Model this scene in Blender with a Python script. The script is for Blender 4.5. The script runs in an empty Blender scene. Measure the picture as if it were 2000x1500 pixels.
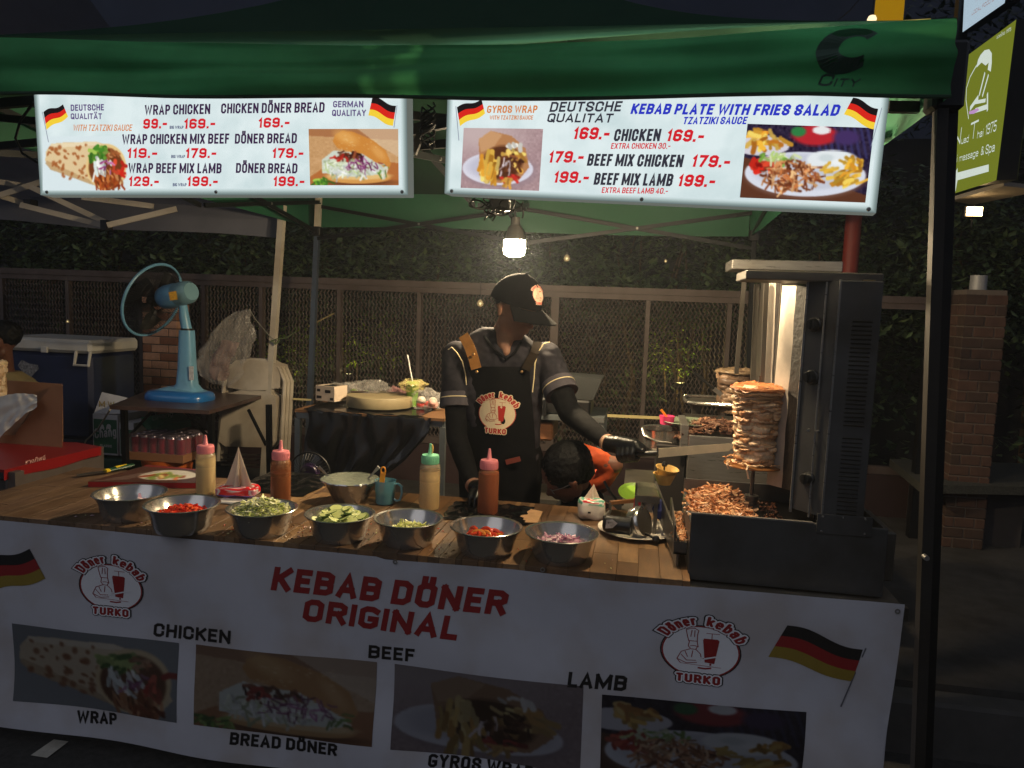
import bpy, math, random
import numpy as np
from mathutils import Vector, Matrix, noise
random.seed(7)
rng = np.random.default_rng(7)
PI = math.pi
scene = bpy.context.scene
COL = scene.collection

# ------------------------------------------------------------------ camera
FPX = 1470.0
YAW, PITCH, ROLL = math.radians(9.6), math.radians(6.0), math.radians(2.1)
CAM = Vector((0, -2.1, 1.55))
_f = Vector((-math.sin(YAW)*math.cos(PITCH), math.cos(YAW)*math.cos(PITCH), -math.sin(PITCH)))
_r0 = Vector((math.cos(YAW), math.sin(YAW), 0))
_u0 = _r0.cross(_f)
_r = math.cos(ROLL)*_r0 + math.sin(ROLL)*_u0
_u = -math.sin(ROLL)*_r0 + math.cos(ROLL)*_u0
cd = bpy.data.cameras.new('camera')
cam = bpy.data.objects.new('camera', cd); COL.objects.link(cam)
cam.matrix_world = Matrix(((_r.x,_u.x,-_f.x,CAM.x),(_r.y,_u.y,-_f.y,CAM.y),(_r.z,_u.z,-_f.z,CAM.z),(0,0,0,1)))
cd.sensor_width = 36; cd.lens = 36*FPX/2000; cd.clip_start = .05; cd.clip_end = 400
scene.camera = cam

# ------------------------------------------------------------------ night sky, street glow, exposure
w = bpy.data.worlds.new("World"); scene.world = w; w.use_nodes = True
nt = w.node_tree; bg = nt.nodes['Background']
sky = nt.nodes.new('ShaderNodeTexSky'); sky.sky_type = 'NISHITA'; sky.sun_disc = False
sky.sun_elevation = math.radians(-4); sky.sun_rotation = math.radians(200)
mx = nt.nodes.new('ShaderNodeMix'); mx.data_type = 'RGBA'; mx.inputs[0].default_value = .99
nt.links.new(sky.outputs[0], mx.inputs[6]); mx.inputs[7].default_value = (.088, .098, .125, 1)
nt.links.new(mx.outputs[2], bg.inputs[0]); bg.inputs[1].default_value = .62
sd = bpy.data.lights.new('street_glow', 'SUN'); sd.energy = .2; sd.angle = math.radians(50); sd.color = (.92, .93, 1)
so = bpy.data.objects.new('street_glow', sd); COL.objects.link(so)
so.rotation_euler = (math.radians(52), 0, math.radians(-25))
scene.view_settings.view_transform = 'Standard'; scene.view_settings.look = 'None'
scene.view_settings.exposure = .55; scene.view_settings.gamma = 1; scene.view_settings.use_curve_mapping = False
try: scene.cycles.max_bounces = 8; scene.cycles.transparent_max_bounces = 16; scene.cycles.sample_clamp_indirect = 4
except Exception: pass

# ------------------------------------------------------------------ helpers
def ray(u, v): return _f + _r*((u-1000)/FPX) - _u*((v-750)/FPX)
def P(u, v, y=None, z=None, x=None):
    d = ray(u, v)
    t = (y-CAM.y)/d.y if y is not None else ((z-CAM.z)/d.z if z is not None else (x-CAM.x)/d.x)
    return CAM + d*t
def depth(p): return (Vector(p)-CAM).dot(_f)
def pxm(n, p): return n*depth(p)/FPX
class Plane:
    def __init__(s, p0, n): s.p0, s.n = Vector(p0), Vector(n).normalized()
    def __call__(s, u, v):
        d = ray(u, v); return CAM + d*((s.p0-CAM).dot(s.n)/d.dot(s.n))
def S(r, g=None, b=None):
    if g is None: r, g, b = r
    f = lambda c: (c/255/12.92) if c <= 10 else ((c/255+.055)/1.055)**2.4
    return (f(r), f(g), f(b), 1)
ORG = {}
def link(o): COL.objects.link(o); return o
def tag(o, label=None, cat=None, group=None, kind=None):
    if label: o['label'] = label
    if cat: o['category'] = cat
    if group: o['group'] = group
    if kind: o['kind'] = kind
    return o
def thing(name, label, cat, loc=(0,0,0), group=None):
    o = link(bpy.data.objects.new(name, None)); o.empty_display_size = .05
    o.location = loc; ORG[o] = Vector(loc)
    return tag(o, label, cat, group)
def copy_tree(o, parent=None):
    c = o.copy(); COL.objects.link(c)
    if parent: c.parent = parent
    for ch in [k for k in bpy.data.objects if k.parent == o and k is not c]: copy_tree(ch, c)
    return c
class MB:
    def __init__(s): s.v=[]; s.f=[]; s.mi=[]; s.c=[]; s.cur=0; s.col=None
    def vert(s, p, c=None):
        s.v.append((p[0],p[1],p[2])); s.c.append(c or s.col or (1,1,1,1)); return len(s.v)-1
    def face(s, idx): s.f.append(tuple(idx)); s.mi.append(s.cur)
    def poly(s, pts): s.face([s.vert(p) for p in pts]); return s
    def box(s, lo, hi, M=None, bev=0):
        x0,y0,z0 = lo; x1,y1,z1 = hi
        if bev > 0:
            b = min(bev, (x1-x0)/2.01, (y1-y0)/2.01, (z1-z0)/2.01)
            pts = []
            rings = [(z0, b), (z0+b, 0), (z1-b, 0), (z1, b)]
            ids = []
            for z, i in rings:
                r = []
                for (x,y) in [(x0+b,y0+i),(x1-b,y0+i),(x1-i,y0+b),(x1-i,y1-b),(x1-b,y1-i),(x0+b,y1-i),(x0+i,y1-b),(x0+i,y0+b)]:
                    p = Vector((x,y,z)); r.append(s.vert(M@p if M else p))
                ids.append(r)
            s.face(ids[0][::-1]); s.face(ids[-1])
            for a, c in zip(ids[:-1], ids[1:]):
                for k in range(8): s.face((a[k], a[(k+1)%8], c[(k+1)%8], c[k]))
            return s
        q = [s.vert(M@Vector(p) if M else p) for p in [(x0,y0,z0),(x1,y0,z0),(x1,y1,z0),(x0,y1,z0),(x0,y0,z1),(x1,y0,z1),(x1,y1,z1),(x0,y1,z1)]]
        for f in [(3,2,1,0),(4,5,6,7),(0,1,5,4),(1,2,6,5),(2,3,7,6),(3,0,4,7)]: s.face([q[i] for i in f])
        return s
    def tube(s, pts, r, n=8, cap=True, sx=1.0, up=None):
        pts = [Vector(p) for p in pts]; rr = r if isinstance(r, (list, tuple)) else [r]*len(pts)
        rings = []; prev = None
        for i, p in enumerate(pts):
            t = (pts[min(i+1,len(pts)-1)]-pts[max(i-1,0)]).normalized()
            a = prev if prev is not None else (Vector(up) if up else (Vector((0,0,1)) if abs(t.z) < .9 else Vector((1,0,0))))
            a = (a - t*a.dot(t)).normalized(); prev = a; b = t.cross(a)
            rings.append([s.vert(p + (a*math.cos(2*PI*k/n)*sx + b*math.sin(2*PI*k/n))*rr[i]) for k in range(n)])
        for A, B in zip(rings[:-1], rings[1:]):
            for k in range(n): s.face((A[k], A[(k+1)%n], B[(k+1)%n], B[k]))
        if cap: s.face(rings[0][::-1]); s.face(rings[-1])
        return s
    def bar(s, a, b, w_, h_, up=(0,0,1)):
        a, b = Vector(a), Vector(b); t = (b-a).normalized(); u = Vector(up)
        if abs(t.dot(u)) > .95: u = Vector((0,1,0))
        u = (u - t*u.dot(t)).normalized(); sd = t.cross(u)
        q = []
        for p in (a, b):
            for i, j in ((-1,-1),(1,-1),(1,1),(-1,1)): q.append(s.vert(p + sd*(i*w_/2) + u*(j*h_/2)))
        for f in [(3,2,1,0),(4,5,6,7),(0,1,5,4),(1,2,6,5),(2,3,7,6),(3,0,4,7)]: s.face([q[i] for i in f])
        return s
    def lathe(s, prof, c=(0,0,0), n=40, axis=None, wob=None):
        c = Vector(c); M = Vector((0,0,1)).rotation_difference(Vector(axis)).to_matrix() if axis else None
        rings = []
        for (r, z) in prof:
            if r < 1e-6:
                p = Vector((0,0,z)); p = M@p if M else p; rings.append([s.vert(p+c)]); continue
            ring = []
            for k in range(n):
                a = 2*PI*k/n; q = wob(a, r, z) if wob else 1
                p = Vector((r*q*math.cos(a), r*q*math.sin(a), z)); p = M@p if M else p
                ring.append(s.vert(p+c))
            rings.append(ring)
        for A, B in zip(rings[:-1], rings[1:]):
            if len(A) == 1 and len(B) == 1: continue
            for k in range(n):
                k2 = (k+1)%n
                if len(A) == 1: s.face((A[0], B[k2], B[k]))
                elif len(B) == 1: s.face((A[k], A[k2], B[0]))
                else: s.face((A[k], A[k2], B[k2], B[k]))
        return s
    def prism(s, pts, ext):
        ext = Vector(ext); a = [s.vert(Vector(p)) for p in pts]; b = [s.vert(Vector(p)+ext) for p in pts]; n = len(a)
        s.face(a[::-1]); s.face(b)
        for k in range(n): s.face((a[k], a[(k+1)%n], b[(k+1)%n], b[k]))
        return s
    def grid(s, fn, nu, nv, thick=None, colfn=None):
        ids = [[s.vert(fn(i/nu, j/nv), colfn(i/nu, j/nv) if colfn else None) for i in range(nu+1)] for j in range(nv+1)]
        for j in range(nv):
            for i in range(nu): s.face((ids[j][i], ids[j][i+1], ids[j+1][i+1], ids[j+1][i]))
        return s
    def build(s, name, mats, parent=None, smooth=False, ang=35, label=None, kind=None, org=None, usecol=False, fixn=False):
        me = bpy.data.meshes.new(name)
        o0 = ORG.get(parent, Vector((0,0,0))) if parent else Vector(org or (0,0,0))
        me.from_pydata([(p[0]-o0.x, p[1]-o0.y, p[2]-o0.z) for p in s.v], [], s.f)
        if not isinstance(mats, (list, tuple)): mats = [mats]
        for m in mats: me.materials.append(m)
        if len(mats) > 1: me.polygons.foreach_set('material_index', s.mi)
        if usecol:
            ca = me.color_attributes.new('Col', 'FLOAT_COLOR', 'POINT')
            ca.data.foreach_set('color', np.array(s.c, dtype=np.float32).ravel())
        if smooth:
            me.polygons.foreach_set('use_smooth', [True]*len(me.polygons))
            try: me.set_sharp_from_angle(angle=math.radians(ang))
            except Exception: pass
        me.update()
        o = link(bpy.data.objects.new(name, me))
        if parent: o.parent = parent
        else: o.location = o0
        ORG[o] = o0
        if label: o['label'] = label
        if kind: o['kind'] = kind
        return o

# ------------------------------------------------------------------ materials
_mc = {}
def mat(name, col, rough=.6, metal=0, var=.12, vs=20, bump=0, bs=80, spec=.5, sheen=0, alpha=1, trans=0, emit=None, es=1, vcol=False, stretch=None, dirt=0, ior=1.45, roughvar=0, translucent=0, coat=0, sss=0):
    if name in _mc: return _mc[name]
    m = bpy.data.materials.new(name); m.use_nodes = True; t = m.node_tree; N = t.nodes; L = t.links
    b = N['Principled BSDF']; c = col if len(col) == 4 else S(*col)
    b.inputs['Roughness'].default_value = rough; b.inputs['Metallic'].default_value = metal
    b.inputs['Specular IOR Level'].default_value = spec; b.inputs['IOR'].default_value = ior
    tc = N.new('ShaderNodeTexCoord'); src = tc.outputs['Object']
    if stretch:
        mp = N.new('ShaderNodeMapping'); mp.inputs['Scale'].default_value = stretch; L.new(src, mp.inputs[0]); src = mp.outputs[0]
    base = None
    if vcol:
        a = N.new('ShaderNodeVertexColor'); a.layer_name = 'Col'; base = a.outputs[0]
    nz = N.new('ShaderNodeTexNoise'); nz.inputs['Scale'].default_value = vs; nz.inputs['Detail'].default_value = 6; nz.inputs['Roughness'].default_value = .62; L.new(src, nz.inputs['Vector'])
    rp = N.new('ShaderNodeValToRGB'); rp.color_ramp.elements[0].position = .3; rp.color_ramp.elements[1].position = .72
    rp.color_ramp.elements[0].color = (1-var,)*3+(1,); rp.color_ramp.elements[1].color = (1+var*.6,)*3+(1,)
    L.new(nz.outputs[0], rp.inputs[0])
    mm = N.new('ShaderNodeMix'); mm.data_type = 'RGBA'; mm.blend_type = 'MULTIPLY'; mm.inputs[0].default_value = 1
    if base: L.new(base, mm.inputs[6])
    else: mm.inputs[6].default_value = c
    L.new(rp.outputs[0], mm.inputs[7]); out = mm.outputs[2]
    if dirt:
        n2 = N.new('ShaderNodeTexNoise'); n2.inputs['Scale'].default_value = 4.5; n2.inputs['Detail'].default_value = 8; L.new(tc.outputs['Object'], n2.inputs['Vector'])
        r2 = N.new('ShaderNodeValToRGB'); r2.color_ramp.elements[0].position = .45; r2.color_ramp.elements[1].position = .66
        r2.color_ramp.elements[0].color = (1,1,1,1); k = 1-dirt; r2.color_ramp.elements[1].color = (k, k*.93, k*.85, 1)
        L.new(n2.outputs[0], r2.inputs[0])
        m2 = N.new('ShaderNodeMix'); m2.data_type = 'RGBA'; m2.blend_type = 'MULTIPLY'; m2.inputs[0].default_value = 1
        L.new(out, m2.inputs[6]); L.new(r2.outputs[0], m2.inputs[7]); out = m2.outputs[2]
    L.new(out, b.inputs['Base Color'])
    if roughvar:
        mr = N.new('ShaderNodeMapRange'); mr.inputs['To Min'].default_value = max(0.02, rough-roughvar); mr.inputs['To Max'].default_value = min(1, rough+roughvar)
        L.new(nz.outputs[0], mr.inputs[0]); L.new(mr.outputs[0], b.inputs['Roughness'])
    if bump:
        nb = N.new('ShaderNodeTexNoise'); nb.inputs['Scale'].default_value = bs; nb.inputs['Detail'].default_value = 4; L.new(src, nb.inputs['Vector'])
        bp = N.new('ShaderNodeBump'); bp.inputs['Strength'].default_value = min(1, bump); bp.inputs['Distance'].default_value = .004*bump
        L.new(nb.outputs[0], bp.inputs['Height']); L.new(bp.outputs[0], b.inputs['Normal'])
    if coat: b.inputs['Coat Weight'].default_value = coat; b.inputs['Coat Roughness'].default_value = .15
    if sss: b.inputs['Subsurface Weight'].default_value = sss; b.inputs['Subsurface Radius'].default_value = (.02,.008,.004); b.inputs['Subsurface Scale'].default_value = .5
    if trans: b.inputs['Transmission Weight'].default_value = trans
    if emit is not None:
        e = emit if len(emit) == 4 else S(*emit)
        b.inputs['Emission Color'].default_value = e; b.inputs['Emission Strength'].default_value = es
    b.inputs['Alpha'].default_value = alpha
    if translucent:
        tr = N.new('ShaderNodeBsdfTranslucent'); L.new(out, tr.inputs[0]); ms = N.new('ShaderNodeMixShader'); ms.inputs[0].default_value = translucent
        L.new(b.outputs[0], ms.inputs[1]); L.new(tr.outputs[0], ms.inputs[2]); L.new(ms.outputs[0], N['Material Output'].inputs[0])
    _mc[name] = m; return m
def glow(name, col, strength=1, vcol=False, dark=None):
    if name in _mc: return _mc[name]
    if strength <= 2.3: strength /= 1.46
    m = bpy.data.materials.new(name); m.use_nodes = True; t = m.node_tree; N = t.nodes; L = t.links
    N.remove(N['Principled BSDF']); e = N.new('ShaderNodeEmission'); e.inputs[1].default_value = strength
    if vcol:
        a = N.new('ShaderNodeVertexColor'); a.layer_name = 'Col'; L.new(a.outputs[0], e.inputs[0])
    else: e.inputs[0].default_value = col if len(col) == 4 else S(*col)
    L.new(e.outputs[0], N['Material Output'].inputs[0]); _mc[name] = m; return m

M_steel = mat('brushed_steel', (150,148,145), .3, .7, .14, 14, .12, 60, stretch=(1,1,9), roughvar=.1, dirt=.22)
M_bowl = mat('polished_steel', (196,192,186), .2, .9, .06, 9, .05, 40, roughvar=.07)
M_dsteel = mat('greasy_steel', (104,100,94), .36, .6, .3, 9, .2, 60, roughvar=.14, dirt=.35)
M_panelsteel = mat('dull_steel_sheet', (88,88,88), .36, .5, .25, 5, .12, 140, roughvar=.16, dirt=.4)
M_black = mat('black_plastic', (22,22,23), .38, 0, .1, 30, .1)
M_rubber = mat('black_glove', (17,17,18), .3, 0, .15, 60, .5, 90)
M_cloth_k = mat('black_cloth', (15,15,17), .95, 0, .2, 90, .5, 400, spec=.15)
M_sleeve = mat('black_arm_sleeve', (13,13,15), .9, 0, .15, 60, .4, 300, spec=.2)
M_shirt = mat('charcoal_jersey', (44,42,48), .85, 0, .45, 26, .3, 200, spec=.2)
M_shirt_hi = mat('grey_jersey_band', (76,72,78), .85, 0, .12, 60, .2, 200, spec=.2)
M_skin = mat('skin', (146,108,88), .55, 0, .08, 30, .15, 160, sss=.12)
M_skin2 = mat('skin_dark', (126,84,66), .5, 0, .08, 30, .15, 160, sss=.1)
M_hair = mat('black_hair', (7,7,8), .6, 0, .3, 120, .8, 300, spec=.25)
M_white = mat('white_print', (215,214,212), .5, 0, .05, 20)
M_piping = mat('cream_piping', (222,205,160), .6, 0, .05, 20)
M_tan = mat('tan_leather', (140,96,48), .85, 0, .18, 30, .3, 120, spec=.15)
M_foil = mat('aluminium_foil', (205,205,205), .2, 1, .1, 20, .9, 60)
M_wire = mat('cable', (14,14,15), .5, 0)
M_alum = mat('grey_metal_pole', (95,108,128), .4, .6, .12, 14, dirt=.15)
M_wpole = mat('white_metal_pole', (190,182,168), .45, .1, .1, 12, dirt=.2)
M_dbar = mat('black_truss', (24,25,27), .4, .5, .15, 20)
M_bagclear = mat('clear_plastic_bag', (205,200,195), .18, 0, .1, 20, .8, 40, alpha=.2)
M_binbag = mat('black_bin_bag', (12,12,14), .22, 0, .1, 10, .9, 14)
M_card = mat('cardboard', (150,104,72), .85, 0, .1, 12, .1)
M_paint_red = mat('red_vinyl', (132,22,24), .35, 0, .12, 9, .1)
M_tissue = mat('tissue_paper', (226,210,190), .8, 0, .04, 30, .2, 60, translucent=.25)

# ------------------------------------------------------------------ stroke lettering
def _a(pts): return pts
C_ = [(1,.7),(1,.86),(.72,1),(.28,1),(0,.86),(0,.14),(.28,0),(.72,0),(1,.14),(1,.3)]
O_ = [(.28,0),(0,.14),(0,.86),(.28,1),(.72,1),(1,.86),(1,.14),(.72,0),(.28,0)]
G = {
'A':(1.05,[[(0,0),(.5,1),(1,0)],[(.17,.28),(.83,.28)]]),'B':(1,[[(0,0),(0,1),(.7,1),(1,.88),(1,.64),(.78,.52),(0,.52)],[(.6,.52),(.78,.52),(1,.4),(1,.12),(.7,0),(0,0)]]),
'C':(1,[C_]),'D':(1,[[(0,0),(0,1),(.68,1),(1,.84),(1,.16),(.68,0),(0,0)]]),'E':(.85,[[(1,1),(0,1),(0,0),(1,0)],[(0,.52),(.85,.52)]]),
'F':(.82,[[(1,1),(0,1),(0,0)],[(0,.5),(.85,.5)]]),'G':(1,[[(1,.9),(.72,1),(.28,1),(0,.86),(0,.14),(.28,0),(.72,0),(1,.14),(1,.44),(.62,.44)]]),
'H':(1,[[(0,0),(0,1)],[(1,0),(1,1)],[(0,.52),(1,.52)]]),'I':(.24,[[(.5,0),(.5,1)]]),'J':(.7,[[(1,1),(1,.14),(.7,0),(.25,0),(0,.14),(0,.3)]]),
'K':(1,[[(0,0),(0,1)],[(1,1),(.05,.42)],[(.3,.58),(1,0)]]),'L':(.8,[[(0,1),(0,0),(1,0)]]),'M':(1.35,[[(0,0),(0,1)],[(0,1),(.5,.15),(1,1)],[(1,1),(1,0)]]),
'N':(1.05,[[(0,0),(0,1)],[(0,1),(1,0)],[(1,0),(1,1)]]),'O':(1,[O_]),'P':(.95,[[(0,0),(0,1),(.7,1),(1,.87),(1,.57),(.7,.44),(0,.44)]]),
'Q':(1,[O_,[(.6,.25),(1.05,-.05)]]),'R':(1,[[(0,0),(0,1),(.7,1),(1,.87),(1,.6),(.7,.47),(0,.47)],[(.55,.47),(1,0)]]),
'S':(1,[[(1,.72),(1,.87),(.72,1),(.28,1),(0,.87),(0,.68),(.2,.55),(.8,.42),(1,.3),(1,.13),(.72,0),(.28,0),(0,.13),(0,.28)]]),
'T':(.95,[[(0,1),(1,1)],[(.5,1),(.5,0)]]),'U':(1,[[(0,1),(0,.14),(.28,0),(.72,0),(1,.14),(1,1)]]),'V':(1.05,[[(0,1),(.5,0),(1,1)]]),
'W':(1.5,[[(0,1),(.24,0),(.5,.9),(.76,0),(1,1)]]),'X':(1,[[(0,0),(1,1)],[(0,1),(1,0)]]),'Y':(1,[[(0,1),(.5,.48),(1,1)],[(.5,.48),(.5,0)]]),'Z':(.9,[[(0,1),(1,1),(0,0),(1,0)]]),
'Ö':(1,[O_,[(.22,1.22),(.22,1.36)],[(.78,1.22),(.78,1.36)]]),'Ä':(1.05,[[(0,0),(.5,1),(1,0)],[(.17,.28),(.83,.28)],[(.22,1.22),(.22,1.36)],[(.78,1.22),(.78,1.36)]]),
'0':(1,[O_]),'1':(.5,[[(0,.8),(.85,1),(.85,0)]]),'2':(1,[[(0,.72),(0,.87),(.28,1),(.72,1),(1,.87),(1,.66),(0,0),(1,0)]]),
'3':(1,[[(0,.74),(0,.87),(.28,1),(.72,1),(1,.87),(1,.64),(.75,.53),(.45,.53)],[(.75,.53),(1,.41),(1,.13),(.72,0),(.28,0),(0,.13),(0,.27)]]),
'4':(1,[[(.75,0),(.75,1),(0,.25),(1,.25)]]),'5':(1,[[(.95,1),(.08,1),(.04,.55),(.7,.58),(1,.46),(1,.13),(.72,0),(.28,0),(0,.13)]]),
'6':(1,[[(1,.88),(.72,1),(.28,1),(0,.87),(0,.13),(.28,0),(.72,0),(1,.13),(1,.42),(.72,.53),(.05,.53)]]),'7':(.95,[[(0,1),(1,1),(.35,0)]]),
'8':(1,[[(.28,.53),(0,.66),(0,.87),(.28,1),(.72,1),(1,.87),(1,.66),(.72,.53),(.28,.53),(0,.4),(0,.13),(.28,0),(.72,0),(1,.13),(1,.4),(.72,.53)]]),
'9':(1,[[(0,.12),(.28,0),(.72,0),(1,.13),(1,.87),(.72,1),(.28,1),(0,.87),(0,.58),(.28,.47),(.95,.47)]]),
'.':(.24,[[(.5,0),(.5,.002)]]),'-':(.75,[[(.1,.42),(.9,.42)]]),'&':(1.1,[[(1,0),(.15,.72),(.2,.93),(.45,1),(.65,.88),(.6,.7),(.1,.38),(.05,.12),(.35,0),(.7,.1),(1,.42)]]),
'a':(.85,[[(.05,.6),(.3,.68),(.75,.68),(.95,.55),(.95,0)],[(.95,.4),(.3,.4),(0,.28),(0,.12),(.25,0),(.95,.08)]]),
'b':(.85,[[(0,1),(0,0),(.7,0),(1,.15),(1,.52),(.7,.68),(0,.62)]]),'c':(.8,[[(1,.55),(.7,.68),(.3,.68),(0,.52),(0,.15),(.3,0),(.7,0),(1,.12)]]),
'd':(.85,[[(1,1),(1,0),(.3,0),(0,.15),(0,.52),(.3,.68),(1,.62)]]),'e':(.85,[[(0,.36),(1,.36),(1,.52),(.7,.68),(.3,.68),(0,.52),(0,.15),(.3,0),(.95,.04)]]),
'g':(.85,[[(1,.68),(1,-.15),(.7,-.3),(.1,-.25)],[(1,.62),(.3,.68),(0,.52),(0,.15),(.3,0),(1,.04)]]),'h':(.85,[[(0,0),(0,1)],[(0,.55),(.35,.68),(.75,.68),(1,.52),(1,0)]]),
'i':(.2,[[(.5,0),(.5,.62)],[(.5,.92),(.5,.93)]]),'k':(.85,[[(0,0),(0,1)],[(.95,.68),(.08,.28)],[(.35,.4),(1,0)]]),'l':(.2,[[(.5,0),(.5,1)]]),
'm':(1.35,[[(0,0),(0,.68)],[(0,.55),(.2,.68),(.4,.68),(.5,.52),(.5,0)],[(.5,.55),(.7,.68),(.88,.68),(1,.52),(1,0)]]),'n':(.85,[[(0,0),(0,.68)],[(0,.55),(.35,.68),(.75,.68),(1,.52),(1,0)]]),
'o':(.85,[[(.3,0),(0,.15),(0,.52),(.3,.68),(.7,.68),(1,.52),(1,.15),(.7,0),(.3,0)]]),'p':(.85,[[(0,-.3),(0,.68),(.7,.68),(1,.52),(1,.15),(.7,0),(0,.04)]]),
'r':(.6,[[(0,0),(0,.68)],[(0,.5),(.45,.68),(1,.68)]]),'s':(.75,[[(1,.6),(.7,.68),(.25,.68),(0,.55),(.15,.4),(.85,.28),(1,.12),(.7,0),(.25,0),(0,.08)]]),
't':(.55,[[(.4,.95),(.4,.1),(.6,0),(1,0)],[(0,.68),(1,.68)]]),'u':(.85,[[(0,.68),(0,.15),(.3,0),(.7,0),(1,.12)],[(1,.68),(1,0)]]),'y':(.85,[[(0,.68),(.5,0)],[(1,.68),(.3,-.3)]]),
'z':(.75,[[(0,.68),(1,.68),(0,0),(1,0)]]),'w':(1.2,[[(0,.68),(.25,0),(.5,.6),(.75,0),(1,.68)]]),'f':(.6,[[(1,1),(.5,1),(.4,.85),(.4,0)],[(0,.66),(.9,.66)]]),'v':(.85,[[(0,.68),(.5,0),(1,.68)]]),
'ö':(.85,[[(.3,0),(0,.15),(0,.52),(.3,.68),(.7,.68),(1,.52),(1,.15),(.7,0),(.3,0)],[(.2,.86),(.2,.98)],[(.8,.86),(.8,.98)]]),
}
def strip(mb, pts, t, fn, capx=0, rnd=False):
    n = len(pts)
    if rnd:   # densify & round ends
        for p in (pts[0], pts[-1]) if pts[0] != pts[-1] else ():
            mb.face([mb.vert(fn(p[0]+t/2*math.cos(k*PI/5), p[1]+t/2*math.sin(k*PI/5))) for k in range(10)])
    closed = (abs(pts[0][0]-pts[-1][0])+abs(pts[0][1]-pts[-1][1])) < 1e-9 and n > 3
    L_, R_ = [], []
    for i in range(n):
        p = Vector(pts[i])
        a = Vector(pts[i-1]) if i > 0 else (Vector(pts[-2]) if closed else None)
        b = Vector(pts[i+1]) if i < n-1 else (Vector(pts[1]) if closed else None)
        d1 = (p-a).normalized() if a is not None else None; d2 = (b-p).normalized() if b is not None else None
        if d1 is None: d1 = d2
        if d2 is None: d2 = d1
        n1 = Vector((-d1.y, d1.x)); n2 = Vector((-d2.y, d2.x)); m = n1+n2
        if m.length < .3: m = n1.copy()
        m.normalize(); k = 1/max(.35, m.dot(n1)); k = min(k, 1.9)
        if capx and not closed:
            if i == 0: p = p-d2*capx
            elif i == n-1: p = p+d1*capx
        L_.append(p+m*(t/2*k)); R_.append(p-m*(t/2*k))
    Lv = [mb.vert(fn(q.x, q.y)) for q in L_]; Rv = [mb.vert(fn(q.x, q.y)) for q in R_]
    for i in range(n-1): mb.face((Rv[i], Rv[i+1], Lv[i+1], Lv[i]))
def text_width(txt):
    x = 0
    for ch in txt: x += .42 if ch == ' ' else G[ch][0]+.2
    return x-.2
def lay_text(mb, txt, O, X, U, N, width, height, t=.17, slant=0, off=.001, post=None, rnd=False, arc=None, extra=0):
    """O origin, X/U/N unit axes, width & height in metres, t = stroke/height"""
    T = t*height; n = len(txt)
    tw = text_width(txt); sc = (width - 0)/tw; x = 0; k = 0
    for ch in txt:
        if ch == ' ': x += .42*sc; continue
        w_, pls = G[ch]; gw = max(w_*sc-T*.0, .001)
        for pl in pls:
            q = [(x+min(T,gw)/2+px_*max(gw-T, .0004), T/2+py_*(height-T)) for px_, py_ in pl]
            k += 1; kk = k
            def fn(a, b, kk=kk):
                if arc:   # bend round a circle of radius arc below/above
                    th = (a-width/2)/arc; rr = arc+b
                    a2, b2 = width/2+math.sin(th)*rr, math.cos(th)*rr-arc
                else: a2, b2 = a+slant*b, b
                p = O + X*a2 + U*b2 + N*(off+kk*2e-5)
                return post(p) if post else p
            strip(mb, q, T+extra, fn, 0 if rnd else (T+extra)*.48, rnd=rnd)
        x += (w_+.2)*sc
    return mb
def sign_text(parent, pl, txt, a, b, h, material, t=.17, slant=.0, off=.0012, post=None, N=None, name='lettering', label=None, rnd=False):
    """a, b: left and right ends of the baseline as seen; h: letter height as seen"""
    A, B = pl(*a), pl(*b); X = (B-A); wd = X.length; X.normalize(); n = N or pl.n
    U = n.cross(X).normalized()
    if U.z < 0: U = -U
    mb = MB(); lay_text(mb, txt, A, X, U, n, wd, pxm(h, A), t, slant, off, post, rnd)
    return mb.build(name, material, parent, label=label)

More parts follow.
